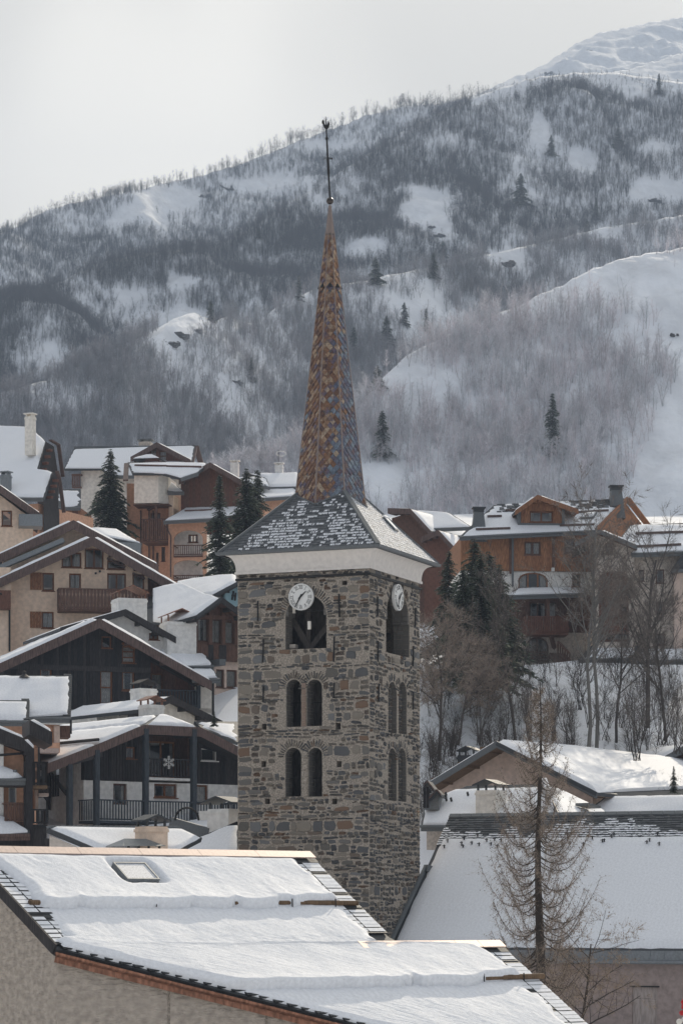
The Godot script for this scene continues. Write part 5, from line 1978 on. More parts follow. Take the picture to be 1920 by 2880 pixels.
func house_cream():
	sheet(0, 1150, K7)
	var r := thing("chalet", "cream house with long thinly snowed roof and brown dormer, behind the left fir", "house", at(512, 700, 265), -10)
	var pl := slope_plane(r, 510, 378, 0.9, 32)
	roof_face(r, pl, [[402, 378], [640, 376], [700, 420], [1200, 424], [1212, 330], [1229, 236], [470, 245]], {"snow": 0.16, "rim": 0.1, "rim_top": 0.3, "gutter": true})
	var rg := Shape.new()
	var ra := on_plane(r, 470, 243, pl); var rb := on_plane(r, 1229, 234, pl)
	rg.bar(ra, rb, 0.3, 0.16)
	node("ridge_cap", rg.done(), M.lead, r)
	var e := pix2(r, [[512, 372], [640, 372], [1190, 372]])
	shell(r, e, -6, [], 9, M.cream)
	var vb := Shape.new()
	vb.bar(rb + Vector3(0.1, 0, 0), rb + Vector3(0.3, -3.2, -4), 0.12, 0.5, Vector3(1, 0, 0))
	vb.bar(rb + Vector3(0.05, -0.1, 0), on_plane(r, 1205, 335, pl) + Vector3(0.05, -0.1, 0), 0.12, 0.4, Vector3(1, 0, 0))
	node("bargeboard", vb.done(), M.barge, r)
	# dormer
	var zd := on_plane(r, 990, 330, pl).z + 0.3
	var g := pix2(r, [[824, 305], [990, 212], [1203, 322]], zd + 0.5)
	gable(r, g[0], g[1], g[2], zd + 0.5, zd - 6, {"snow": 0.12, "barge_h": 0.5, "purlins": []})
	var holes := [window(r, 945, 255, 988, 300, {"z": zd, "curtain": 0.9}), window(r, 1003, 262, 1052, 330, {"z": zd, "curtain": 0.9, "rows": 2})]
	var dl := pix2(r, [[846, 318], [990, 226], [1190, 340]], zd)
	shell(r, dl, on2(r, 900, 420, zd).y, holes, 0, M.red_wood, 0.25, zd, "dormer_wall")
	boards(r, dl, on2(r, 900, 420, zd).y, holes, zd, [M.red_wood, M.brown_wood_b], 0.3)
	# small pointed snow roof in front of the dormer
	var pr := Shape.new()
	var ap := on(r, 937, 284, zd + 1.6); var le := on(r, 858, 330, zd + 1.6); var ri := on(r, 1030, 336, zd + 1.6)
	for q in [[Vector3(le.x, le.y, zd + 3), Vector3(ri.x, le.y, zd + 3)], [Vector3(ri.x, le.y, zd + 3), Vector3(ri.x, le.y, zd - 0.5)], [Vector3(le.x, le.y, zd - 0.5), Vector3(le.x, le.y, zd + 3)]]:
		pr.tri(q[0], q[1], Vector3(ap.x, ap.y, zd + 1.2))
	node("pointed_roof", pr.done(), M.slate, r)
	for q in [[le.x, ri.x]]:
		snow_on(r, Vector3(q[0], le.y + 0.05, zd + 3), Vector3(q[1], le.y + 0.05, zd + 3), Vector3(ap.x + 0.2, ap.y, zd + 1.25), Vector3(ap.x - 0.2, ap.y, zd + 1.25), 0.12, 0.05, 0.3)
	chimney(r, 876, 205, 948, 236, -4, M.grey_wall, 0, M.lead)
	# timber loggia hanging on the left and the lower annex
	balcony(r, 455, 415, 508, 488, 0.5, {"m": M.brown_wood, "right": false})
	block(r, "loggia_roof", 452, 408, 512, 416, -0.3, 0.6, M.brown_wood)
	var an := thing("shed", "low lean-to with patchy snow roof and orange boarded wall, left of the cream house", "house", at(440, 712, 258), -6)
	var pa := slope_plane(an, 440, 620, 0.4, 35)
	roof_face(an, pa, [[372, 622], [510, 620], [510, 506], [354, 506]], {"snow": 0.12, "rim": 0.3})
	var al := pix2(an, [[366, 626], [512, 626]])
	shell(an, al, -4, [], 5, M.orange_wood_b)
	boards(an, al, -4, [], 0.0, [M.orange_wood, M.orange_wood_b, M.red_wood], 0.28)

func house_orange():
	sheet(0, 1150, K7)
	var r := thing("chalet", "orange house with cream bay, dark red boarded gable and two arched loggias", "house", at(1090, 1060, 235), -8)
	# boarded gable
	var g := pix2(r, [[1128, 446], [1325, 340], [1545, 462]], 0.9)
	gable(r, g[0], g[1], g[2], 0.9, -9, {"snow": 0.15, "barge_h": 0.45, "snow_l": false, "purlins": [0.1, 0.5]})
	var line := pix2(r, [[1140, 452], [1325, 356], [1500, 450]])
	var y1 := on2(r, 1200, 712).y
	shell(r, line, y1, [], 8, M.red_wood)
	boards(r, line, y1, [], 0.0, [M.red_wood, M.brown_wood, M.brown_wood_b], 0.24)
	# long roof to the left of it
	var pl := slope_plane(r, 1000, 408, 2.2, 27)
	roof_face(r, pl, [[835, 405], [1020, 405], [1140, 436], [1250, 400], [1312, 344], [806, 336]], {"snow": 0.14, "rim": 0.1, "rim_top": 0.25})
	for y in [[850, 366, 1050, 370], [1050, 372, 1270, 376]]:
		var lg := Shape.new()
		lg.bar(on_plane(r, y[0], y[1], pl) + Vector3(0, 0.15, 0), on_plane(r, y[2], y[3], pl) + Vector3(0, 0.15, 0), 0.12, 0.14)
		node("snow_rail", lg.done(), M.brown_wood, r)
	var gl := Shape.new()
	gl.bar(on_plane(r, 806, 338, pl) + Vector3(-0.1, -0.1, 0), on_plane(r, 800, 450, pl) + Vector3(-0.1, 0, 0), 0.14, 0.4, Vector3(1, 0, 0))
	node("bargeboard", gl.done(), M.barge, r)
	# cream bay with a canted corner
	var a := on(r, 846, 595, 1.6); var b := on(r, 998, 430, 1.6); var c := on(r, 1062, 592, 0.4)
	var bay := Shape.new()
	var pts := PackedVector2Array([Vector2(a.x, -1.6), Vector2(b.x, -1.6), Vector2(c.x, -0.4), Vector2(c.x, 3.0), Vector2(a.x, 3.0)])
	bay.xf = Transform3D(Basis(Vector3.RIGHT, PI / 2), Vector3.ZERO)
	bay.xf = Transform3D(Basis(Vector3(1, 0, 0), Vector3(0, 0, -1), Vector3(0, 1, 0)), Vector3.ZERO)
	bay.prism(pts, a.y, b.y + 0.2)
	node("bay", bay.done(), M.cream, r)
	block(r, "bay_floor", 838, 596, 1064, 606, -2.5, 1.62, M.brown_wood)
	beam(r, "strut", 1005, 604, 1.2, 920, 640, -1.0, 0.2, M.brown_wood)
	beam(r, "post", 985, 604, 1.2, 985, 840, 1.2, 0.22, M.brown_wood)
	# small snowy lean-to right of the bay
	var p2 := slope_plane(r, 1100, 525, 0.9, 30)
	roof_face(r, p2, [[1058, 522], [1162, 522], [1095, 468], [1028, 460]], {"snow": 0.15, "rim": 0.06})
	block(r, "narrow_wall", 1064, 540, 1092, 700, -2, 0.3, M.beige)
	# orange body on the left with long balcony
	var ol := pix2(r, [[800, 470], [1090, 470]], -0.6)
	var oh := [window(r, 950, 655, 1012, 800, {"z": -0.6, "sill": false}), window(r, 1018, 870, 1040, 960, {"z": -0.6, "frame": M.brown_wood}), window(r, 985, 905, 1000, 985, {"z": -0.6, "frame": M.brown_wood})]
	shell(r, ol, -9, oh, 7, M.orange_wall, 0.3, -0.6)
	balcony(r, 895, 690, 1058, 832, 1.6, {"m": M.brown_wood, "back": -0.59})
	for x in [940, 888, 966]:
		beam(r, "downpipe", x, 640, -0.5, x, 1000, -0.5, 0.1, M.barge)
	# lower roof and the loggias under it
	var p3 := slope_plane(r, 1150, 702, 2.6, 26)
	roof_face(r, p3, [[1032, 706], [1345, 690], [1520, 660], [1500, 512], [1400, 512], [1235, 585], [1092, 668]], {"snow": 0.25, "rim": 0.06})
	var sr := Shape.new()
	sr.bar(on_plane(r, 1165, 658, p3) + Vector3(0, 0.2, 0), on_plane(r, 1335, 652, p3) + Vector3(0, 0.2, 0), 0.12, 0.14)
	node("snow_rail", sr.done(), M.brown_wood, r)
	var z2 := 1.6
	var hl := []
	for q in [[1095, 762, 1278, 930], [1092, 950, 1278, 1075]]:
		var p := on2(r, q[0], q[3], z2); var t := on2(r, q[2], q[1], z2)
		hl.append([p.x, p.y, t.x, t.y, (t.y - p.y) * 0.34])
	shell(r, pix2(r, [[1062, 712], [1300, 706]], z2), -9, hl, 0, M.orange_wall, 0.3, z2, "loggia_wall")
	var hb := window(r, 1186, 790, 1246, 842, {"z": z2 - 1.6, "cols": 2})
	shell(r, pix2(r, [[1070, 730], [1300, 730]], z2 - 1.6), -9, [hb], 0, M.white_wall, 0.25, z2 - 1.6, "loggia_back")
	for q in [[855, 925], [1045, 1075]]:
		balcony(r, 1095, q[0], 1278, q[1], z2 + 0.1, {"m": M.brown_wood, "back": z2 - 1.5, "gap": 0.13, "w": 0.05, "left": false, "right": false})
	beam(r, "downpipe", 1046, 740, z2 + 0.1, 1076, 800, z2 + 0.1, 0.1, M.barge)
	beam(r, "downpipe", 1076, 800, z2 + 0.1, 1076, 1060, z2 + 0.1, 0.1, M.barge)

func house_beige():
	sheet(0, 1150, K7)
	var r := thing("chalet", "large beige house with two stepped brown gables, shutters and carved wooden balcony", "house", at(500, 1270, 190), 10)
	var zr := -3.0
	var g2 := pix2(r, [[-40, 935], [465, 704], [1000, 985]], zr + 1.4)
	gable(r, g2[0], g2[1], g2[2], zr + 1.4, -16, {"barge_h": 0.62, "snow": 0.25, "soffit_m": M.brown_wood_b})
	shell(r, pix2(r, [[20, 960], [462, 736], [960, 1000]], zr), -8, [], 10, M.beige, 0.3, zr)
	# grey valley roof between the two gables
	var gv := Shape.new()
	gv.bar(on(r, -20, 1010, zr + 1.2), on(r, 400, 830, zr + 1.2), 1.2, 0.3, Vector3(-0.4, 0.9, 0))
	node("valley_roof", gv.done(), M.zinc, r)
	var g := pix2(r, [[-60, 1098], [583, 806], [1206, 1164]], 1.5)
	gable(r, g[0], g[1], g[2], 1.5, -9, {"barge_h": 0.62, "snow": 0.3, "soffit_m": M.brown_wood_b, "purlins": [0.05, 0.3, 0.55, 0.8]})
	var holes := []
	holes.append(window(r, 268, 1033, 343, 1146))
	holes.append(window(r, 437, 1037, 512, 1136, {"curtain": 0.8}))
	holes.append(window(r, 677, 1037, 796, 1148, {"cols": 2, "curtain": 0.35}))
	holes.append(window(r, 836, 1042, 911, 1172))
	holes.append(window(r, 390, 905, 515, 998, {"cols": 2, "curtain": 0.7}))
	holes.append(window(r, 535, 880, 655, 1004, {"cols": 2}))
	holes.append(window(r, 676, 955, 788, 1010))
	sheet(0, 1600, K7)
	holes.append(window(r, 264, 270, 341, 374, {"curtain": 0.9}))
	var yb := on2(r, 500, 660).y
	sheet(0, 1150, K7)
	shell(r, pix2(r, [[-60, 1110], [583, 838], [932, 1040]]), yb, holes, 9, M.beige)
	for q in [[191, 1032, 266, 1140]]:
		shutter(r, q[0], q[1], q[2], q[3])
	sheet(0, 1600, K7)
	shutter(r, 190, 270, 263, 371)
	sheet(0, 1150, K7)
	# sloping heads of the gable windows
	for q in [[388, 940, 516, 870], [676, 940, 790, 1000]]:
		beam(r, "window_head", q[0], q[1], 0.05, q[2], q[3], 0.05, 0.16, M.barge)
	beam(r, "window_head", 836, 1036, 0.05, 912, 1072, 0.05, 0.14, M.barge)
	# recess with red boards at the right
	sheet(0, 1600, K7)
	var bl := pix2(r, [[932, 50], [1118, 165]], -1.3)
	bl[0].y = on2(r, 932, 40, -1.3).y
	shell(r, bl, on2(r, 1000, 276, -1.3).y, [], 4, M.red_wood, 0.25, -1.3, "recess_wall")
	boards(r, bl, on2(r, 1000, 276, -1.3).y, [], -1.3, [M.red_wood, M.brown_wood_b], 0.26)
	block(r, "recess_base", 930, 274, 1118, 520, -4, -1.0, M.beige)
	beam(r, "downpipe", 1118, 190, -0.8, 1118, 500, -0.8, 0.12, M.iron)
	# carved balcony
	balcony(r, 373, 130, 932, 250, 1.5, {"m": M.brown_wood_b, "cut": true, "w": 0.2, "gap": 0.03, "floor": M.brown_wood, "right": false})
	# projecting wing at the left edge with its own balcony and pipe
	var w := pix2(r, [[-90, -10], [70, -10]], 1.3)
	shell(r, w, yb, [], 1.29, M.beige, 0.3, 1.3, "wing_wall")
	block(r, "wing_balcony", -60, 135, 70, 250, 1.31, 2.3, M.red_wood)
	beam(r, "downpipe", 62, 190, 1.4, 62, 520, 1.4, 0.12, M.iron)
	beam(r, "downpipe", 0, 155, 2.4, 60, 190, 1.5, 0.12, M.iron)
	var bx := Shape.new()
	sheet(0, 1150, K7)
	for p in [[212, 1013], [604, 1036], [630, 1024]]:
		var s := Shape.new()
		s.box(on(r, p[0] - 6, p[1] + 6, 0.003), on(r, p[0] + 6, p[1] - 6, 0.003) + Vector3(0, 0, 0.12))
		node("wall_lamp", s.done(), M.iron, r)
	# flat snowy roof behind its right shoulder
	var fr := thing("annex", "flat snow-covered annex roof with grey edge, behind the beige house's ridge", "house", at(760, 880, 205), 20)
	var pf := slope_plane(fr, 760, 848, 0.5, 18)
	roof_face(fr, pf, [[640, 800], [890, 850], [760, 768], [565, 748]], {"snow": 0.18, "rim": 0.08})
	block(fr, "wall", 640, 845, 888, 915, -4, 0.4, M.zinc)

func shutter(r, x0, y0, x1, y1):
	var a := on2(r, x0, y1); var b := on2(r, x1, y0)
	var s := Shape.new()
	for i in 4:
		s.box(Vector3(lerpf(a.x, b.x, i / 4.0) + 0.008, a.y, 0.02), Vector3(lerpf(a.x, b.x, (i + 1) / 4.0) - 0.004, b.y, 0.06))
	for y in [0.12, 0.8]:
		s.box(Vector3(a.x + 0.03, lerpf(a.y, b.y, y), 0.063), Vector3(b.x - 0.03, lerpf(a.y, b.y, y) + 0.12, 0.09))
	s.bar(Vector3(a.x + 0.06, lerpf(a.y, b.y, 0.78), 0.08), Vector3(b.x - 0.06, lerpf(a.y, b.y, 0.24), 0.08), 0.1, 0.03, Vector3(0, 0, 1))
	node("shutter", s.done(), M.orange_wood_b, r)

func house_by_tower():
	sheet(0, 1600, K7)
	var r := thing("chalet", "brown glazed-gable chalet with pink base and snowy roofs, against the tower's left side", "house", at(1420, 800, 178), 36)
	var g := pix2(r, [[1228, 298], [1392, 178], [1600, 330]], 1.0)
	gable(r, g[0], g[1], g[2], 1.0, -11, {"barge_h": 0.4, "snow": 0.2, "barge": M.dark_wood_b, "snow_l": false})
	var pl := Plane((Vector3(g[1].x, g[1].y, 0) - Vector3(g[0].x, g[0].y, 0)).cross(Vector3(0, 0, -1)).normalized() * -1.0, 0.0)
	pl = slope_plane(r, 1228, 294, 1.0, rad_to_deg(atan2(g[1].y - g[0].y, g[1].x - g[0].x)), -1)
	roof_face(r, pl, [[1240, 292], [1390, 178], [1330, 172], [1130, 85], [960, 140], [960, 335], [1060, 345]], {"snow": 0.25, "gutter": false})
	# rear gable, higher, with the round blue emblem
	var g2 := pix2(r, [[1325, 172], [1495, 80], [1660, 190]], -3.2)
	gable(r, g2[0], g2[1], g2[2], -3.2, -14, {"barge_h": 0.36, "snow": 0.2, "barge": M.dark_wood_b, "snow_l": false})
	var p2 := slope_plane(r, 1325, 168, -3.2, rad_to_deg(atan2(g2[1].y - g2[0].y, g2[1].x - g2[0].x)), -1)
	roof_face(r, p2, [[1330, 168], [1495, 80], [1490, 38], [1115, 80], [1125, 160]], {"snow": 0.25, "gutter": false})
	shell(r, pix2(r, [[1345, 190], [1495, 100], [1600, 180]], -3.6), on2(r, 1400, 300, -3.6).y, [], 4, M.dark_wood_b, 0.25, -3.6, "rear_wall")
	var em := Shape.new()
	em.xf = Transform3D(Basis(Vector3.RIGHT, PI / 2), on(r, 1468, 170, -3.5))
	em.lathe([[0.0, 0.12], [0.66, 0.12], [0.72, 0.06], [0.72, -0.1]], 28)
	var disc := node("round_emblem", em.done(), M.blue_glass, r)
	for q in [[1462, 195, 1472, 140], [1480, 200, 1486, 150], [1462, 165, 1486, 172]]:
		beam(disc.get_parent(), "emblem_stroke", q[0], q[1], -3.33, q[2], q[3], -3.33, 0.09, M.iron)
	var holes := [window(r, 1247, 312, 1318, 458, {"frame": M.brown_wood, "curtain": 0.7}), window(r, 1336, 318, 1398, 470, {"frame": M.brown_wood, "curtain": 0.9}), window(r, 1418, 330, 1478, 472, {"frame": M.brown_wood})]
	var line := pix2(r, [[1240, 310], [1392, 196], [1540, 300]])
	shell(r, line, on2(r, 1300, 574).y, holes, 8, M.brown_wood)
	boards(r, [on2(r, 1262, 476), on2(r, 1540, 482)], on2(r, 1300, 574).y, [], 0.0, [M.brown_wood, M.dark_wood_b, M.brown_wood_b], 0.2)
	for x in [1322, 1404, 1484]:
		beam(r, "post", x, 245, 0.1, x, 478, 0.1, 0.24, M.brown_wood)
	beam(r, "tie_beam", 1236, 303, 0.1, 1500, 312, 0.1, 0.24, M.brown_wood)
	beam(r, "brace", 1404, 255, 0.12, 1490, 350, 0.12, 0.2, M.brown_wood)
	var hb := [window(r, 1362, 634, 1414, 746, {"z": -0.3, "frame": M.brown_wood, "curtain": 1.0}), window(r, 1428, 638, 1496, 748, {"z": -0.3, "frame": M.brown_wood, "curtain": 1.0})]
	shell(r, pix2(r, [[1340, 568], [1540, 570]], -0.3), -4, hb, 6, M.pink_wall, 0.3, -0.3, "base_wall")
	block(r, "eave_box", 1385, 570, 1422, 606, -0.5, 1.1, M.lead)

func house_dark_upper():
	sheet(0, 1600, K7)
	var r := thing("chalet", "tall dark-boarded chalet with wide snowy gable and two white chimneys, left middle", "house", at(650, 890, 172), 20)
	var g := pix2(r, [[-14, 604], [628, 316], [1334, 712]], 1.3)
	gable(r, g[0], g[1], g[2], 1.3, -10, {"barge_h": 0.58, "snow": 0.32, "soffit_m": M.dark_wood_b, "purlins": [0.08, 0.4, 0.72]})
	var holes := []
	holes.append(window(r, 642, 425, 706, 498))
	holes.append(window(r, 770, 486, 854, 592, {"rows": 3}))
	holes.append(window(r, 254, 628, 330, 690, {"curtain": 0.4}))
	holes.append(window(r, 633, 640, 712, 852, {"rows": 2}))
	holes.append(window(r, 770, 646, 850, 766))
	var line := pix2(r, [[30, 640], [626, 358], [950, 548]])
	var yb := on2(r, 650, 888).y
	shell(r, line, yb, holes, 8, M.dark_wood)
	boards(r, line, yb, holes, 0.0, [M.dark_wood, M.dark_wood_b, M.dark_wood_c], 0.19)
	beam(r, "window_head", 768, 468, 0.06, 852, 506, 0.06, 0.13, M.frame_wood)
	var dr := Shape.new()
	dr.box(on(r, 30, 628, 0.04), on(r, 950, 623, 0.04) + Vector3(0, 0, 0.03))
	node("drip_board", dr.done(), M.dark_wood_b, r)
	shell(r, [on2(r, 60, 888) + Vector2(0, -0.01), on2(r, 940, 888) + Vector2(0, -0.01)], -5, [], 8, M.cream, 0.3, -0.03, "base_wall")
	# loggia at the right
	var zb := -1.6
	var hl := [window(r, 952, 658, 1030, 790, {"z": zb, "sill": false})]
	shell(r, pix2(r, [[948, 560], [1262, 700]], zb), on2(r, 1100, 862, zb).y, hl, 0, M.brown_wood, 0.25, zb, "loggia_back")
	boards(r, pix2(r, [[948, 560], [1262, 700]], zb), on2(r, 1100, 862, zb).y, hl, zb, [M.brown_wood, M.brown_wood_b, M.red_wood], 0.2)
	balcony(r, 985, 765, 1258, 862, 0.1, {"m": M.blue_post, "gap": 0.1, "w": 0.09, "back": zb + 0.003, "left": false})
	beam(r, "post", 1251, 720, 0.0, 1251, 880, 0.0, 0.22, M.blue_post)
	block(r, "wing_wall", 1262, 715, 1338, 905, -4, -0.4, M.cream)
	shell(r, pix2(r, [[940, 870], [1330, 880]], -0.4), -5, [], 6, M.cream, 0.3, -0.4, "lower_wall")
	beam(r, "downpipe", 1342, 700, 0.0, 1342, 920, 0.0, 0.12, M.iron)
	# rear gable with cream wall
	var zr := -3.4
	var g2 := pix2(r, [[380, 372], [792, 256], [1108, 432]], zr + 1.0)
	gable(r, g2[0], g2[1], g2[2], zr + 1.0, -12, {"barge_h": 0.4, "barge": M.dark_wood_b, "snow": 0.12, "soffit_m": M.dark_wood_b})
	var h2 := [window(r, 940, 405, 1002, 446, {"z": zr, "cols": 2, "frame": M.frame_wood})]
	shell(r, pix2(r, [[640, 320], [792, 284], [1060, 430]], zr), on2(r, 800, 560, zr).y, h2, 6, M.white_wall, 0.3, zr, "rear_wall")
	chimney(r, 748, 188, 928, 320, zr - 0.6, M.white_wall, 1, M.copper, 0.06)
	chimney(r, 1056, 336, 1238, 446, zr + 1.0, M.white_wall, 1, M.copper, 0.06)
	# snowy lower roofs at the right
	var pr := slope_plane(r, 1200, 608, -0.9, 24)
	roof_face(r, pr, [[1150, 612], [1345, 610], [1255, 478], [944, 474]], {"snow": 0.25, "rim": 0.12})
	var pq := slope_plane(r, 1250, 692, 0.6, 24)
	roof_face(r, pq, [[1210, 690], [1382, 692], [1338, 622], [1195, 610]], {"snow": 0.2, "rim": 0.1})

func house_flat_roofs():
	sheet(0, 1600, K7)
	var r := thing("house", "orange house under two flat white snow roofs with slate rims, left edge", "house", at(300, 1200, 148), 10)
	var pl := slope_plane(r, 300, 932, 0.8, 33)
	roof_face(r, pl, [[-120, 934], [448, 936], [456, 672], [-120, 668]], {"snow": 0.22, "rim": 0.1})
	var p2 := slope_plane(r, 90, 955, 1.9, 33)
	roof_face(r, p2, [[-120, 955], [186, 957], [189, 828], [-120, 826]], {"snow": 0.2, "rim": 0.1})
	for q in [[p2, 188, 828, 186, 955, 12], [pl, 453, 672, 448, 936, 20]]:
		for i in q[5]:
			var s := Shape.new()
			s.tint = Color.WHITE * rnd(0.7, 1.2)
			var p := on_plane(r, lerpf(q[1], q[3], i / float(q[5])), lerpf(q[2], q[4], i / float(q[5])), q[0])
			s.bar(p + Vector3(-0.42, 0.02, 0), p + Vector3(-0.02, 0.02, 0), 0.2, 0.05, (q[0] as Plane).normal)
			node("slate", s.done(), M.slate, r)
	var cowl := Shape.new()
	var cp := on_plane(r, 155, 695, pl)
	cowl.xf = Transform3D(Basis(), cp)
	cowl.lathe([[0.32, 0.1], [0.1, 0.25], [0.09, 0.42], [0.0, 0.46]], 8)
	node("roof_vent", cowl.done(), M.iron, r)
	sheet(0, 2020, K3)
	var yk := on2(r, 700, 500).y
	block(r, "lower_wall", -100, 490, 556, 1960, -6, -0.01, M.orange_wall)
	shell(r, pix2(r, [[-100, 60], [885, 100]]), yk, [window(r, 345, 150, 600, 400, {"frame": M.orange_wood, "sill": false})], 7, M.orange_wall)
	block(r, "corner_wall", 800, 110, 884, 360, -1, 0.5, M.pink_wall)
	block(r, "balcony_floor", 590, 360, 876, 440, -0.5, 0.9, M.orange_wall)
	block(r, "balcony_slab", 590, 442, 872, 505, -0.5, 0.95, M.pink_copper)
	block(r, "timber_soffit", 890, 110, 1040, 280, -1.5, 0.3, M.brown_wood)
	beam(r, "downpipe", 1046, 20, 0.9, 1046, 230, 0.9, 0.1, M.iron)
	beam(r, "post", 560, 420, 0.8, 560, 1000, 0.8, 0.24, M.dark_wood)

func house_dark_lower():
	sheet(0, 1900, K7)
	var r := thing("chalet", "dark-boarded chalet with blue posts and a white snowflake on its middle balcony", "house", at(620, 950, 152), 36)
	var zf := 1.6
	var g := pix2(r, [[300, 560], [620, 436], [905, 316], [1262, 316], [1500, 446]], zf)
	g[3].y = g[2].y
	var tanp: float = (g[2].y - g[1].y) / (g[2].x - g[1].x)
	var ap := Vector2((g[2].x + g[3].x) / 2, g[2].y + tanp * (g[3].x - g[2].x) / 2)
	var right_e: Vector2 = g[3] + Vector2(6.5, -6.5 * tanp)
	# roof: two slopes with the flared left eave, and the clipped front hip
	var s := Shape.new()
	var zb := -13.0
	var th := Vector2(0, -0.24)
	var a0: Vector2 = g[0]; var a1: Vector2 = g[1]; var a2: Vector2 = g[2]; var a3: Vector2 = g[3]
	s.prism(PackedVector2Array([a0, a0 + th, a1 + th, a2 + th, a3 + th, right_e + th, right_e, a3, a2, a1]), zb, zf)
	var back := zf - (ap.y - a2.y) / 0.6
	s.prism(PackedVector2Array([a2 + Vector2(0, 0.003), a3 + Vector2(0, 0.003), ap]), zb, back)
	s.face(Vector3(a2.x, a2.y, zf), Vector3(a3.x, a3.y, zf), Vector3(ap.x, ap.y, back), Vector3(ap.x, ap.y, back), Vector3(0, 1, 1))
	s.face(Vector3(a2.x, a2.y, zf), Vector3(ap.x, ap.y, back), Vector3(ap.x, ap.y, back), Vector3(a2.x, a2.y, back), Vector3(-1, 1, 0))
	s.face(Vector3(a3.x, a3.y, zf), Vector3(ap.x, ap.y, back), Vector3(ap.x, ap.y, back), Vector3(a3.x, a3.y, back), Vector3(1, 1, 0))
	var roof := node("roof", s.done(), M.slate, r)
	var v3 := func(p: Vector2, z): return Vector3(p.x, p.y, z)
	snow_on(roof, v3.call(a0, zf), v3.call(a0, zb), v3.call(a1, zb), v3.call(a1, zf), 0.26, 0.06, 0.35)
	snow_on(roof, v3.call(a1 + Vector2(0.06, 0.03), zf), v3.call(a1 + Vector2(0.06, 0.03), zb), v3.call(a2, zb), v3.call(a2, zf), 0.32, 0.05, 0.35)
	snow_on(roof, v3.call(a2, zf - 0.2), v3.call(a2, zb), v3.call(ap, zb), v3.call(ap, back), 0.22, 0.3, 0.35)
	snow_on(roof, v3.call(a2 + Vector2(0.1, 0), zf), v3.call(a3, zf), v3.call(ap + Vector2(0.1, 0), back), v3.call(ap, back), 0.22, 0.15, 0.3)
	snow_on(roof, v3.call(right_e, zf), v3.call(right_e, zb), v3.call(a3.lerp(ap, 0.2), zb), v3.call(a3, zf), 0.2, 0.08, 0.35)
	var sr := Shape.new()
	sr.tube([v3.call(a1 + Vector2(0, 0.28), zf), v3.call(a1 + Vector2(0, 0.28), zf - 6)], [0.09, 0.09], 6)
	node("snow_rail", sr.done(), M.iron, roof)
	var e := Vector2(0, 0.05)
	for q in [[a0, a1], [a1, a2], [a2, a3], [a3, right_e]]:
		var b := Shape.new()
		b.prism(PackedVector2Array([q[0] + e, q[0] - Vector2(0, 0.46), q[1] - Vector2(0, 0.46), q[1] + e]), zf + 0.003, zf + 0.08)
		node("bargeboard", b.done(), M.barge, roof)
	var sf := Shape.new()
	sf.prism(PackedVector2Array([a0 + th - Vector2(0, 0.004), a1 + th - Vector2(0, 0.004), a2 + th - Vector2(0, 0.004), a3 + th - Vector2(0, 0.004), right_e + th - Vector2(0, 0.004), right_e + th - Vector2(0, 0.05), a3 + th - Vector2(0, 0.05), a2 + th - Vector2(0, 0.05), a1 + th - Vector2(0, 0.05), a0 + th - Vector2(0, 0.05)]), zf - 1.7, zf - 0.003)
	node("soffit", sf.done(), M.dark_wood_b, roof)
	# upper floor, boarded, in three bays
	var ym := on2(r, 800, 666).y
	var xl := on2(r, 530, 600).x
	var xa := on2(r, 925, 500).x; var xb := on2(r, 1210, 500).x; var xe: float = on2(r, 1498, 500).x + 2.5
	var roofline := func(x): return minf(lerpf(a1.y, a2.y, (x - a1.x) / (a2.x - a1.x)), minf(a2.y, lerpf(a3.y, right_e.y, (x - a3.x) / (right_e.x - a3.x)))) - 0.28
	var hl := [window(r, 797, 450, 858, 523)]
	var hr := [window(r, 1268, 462, 1371, 535, {"frame": M.white_paint, "fw": 0.06})]
	for q in [[xl, xa, hl], [xb, xe, hr]]:
		var ln := [Vector2(q[0], roofline.call(q[0])), Vector2(q[1], roofline.call(q[1]))]
		shell(r, ln, ym, q[2], 0, M.dark_wood)
		boards(r, ln, ym, q[2], 0.0, [M.dark_wood, M.dark_wood_b, M.dark_wood_c], 0.17)
	var zr := -1.5
	var hc := [window(r, 934, 418, 1108, 640, {"z": zr, "cols": 2, "curtain": 0.3, "sill": false, "frame": M.orange_wood})]
	var cl := [Vector2(xa - 0.6, a2.y - 0.28), Vector2(xb + 0.4, a2.y - 0.28)]
	shell(r, cl, ym - 0.2, hc, 0, M.brown_wood, 0.25, zr, "recess_back")
	boards(r, cl, ym - 0.2, hc, zr, [M.brown_wood, M.brown_wood_b], 0.2)
	for x in [xa, xb]:
		var w := Shape.new()
		w.box(Vector3(x - 0.1, ym, zr), Vector3(x + 0.1, a2.y - 0.3, -0.303))
		node("recess_side", w.done(), M.brown_wood, r)
	balcony(r, 932, 528, 1202, 640, 0.35, {"m": M.dark_wood_b, "floor": M.white_wall, "gap": 0.1, "w": 0.09, "back": zr + 0.003, "left": false, "right": false})
	# snowflake ornament hung on that balcony
	var fl := thing("ornament", "white snowflake ornament hanging on the dark chalet's middle balcony rail", "ornament", r.transform * on(r, 1064, 547, 0.42), 30)
	var sn := Shape.new()
	for i in 6:
		var d := Vector3(sin(TAU * i / 6), cos(TAU * i / 6), 0)
		sn.bar(Vector3.ZERO, d * 0.36, 0.028, 0.03, Vector3(0, 0, 1))
		for f in [0.12, 0.2, 0.28]:
			for k in [-1, 1]:
				var t: float = TAU * i / 6 + k * 0.8
				sn.bar(d * f, d * f + Vector3(sin(t), cos(t), 0) * (0.15 - f * 0.2), 0.024, 0.025, Vector3(0, 0, 1))
	node("snowflake", sn.done(), M.white_paint, fl)
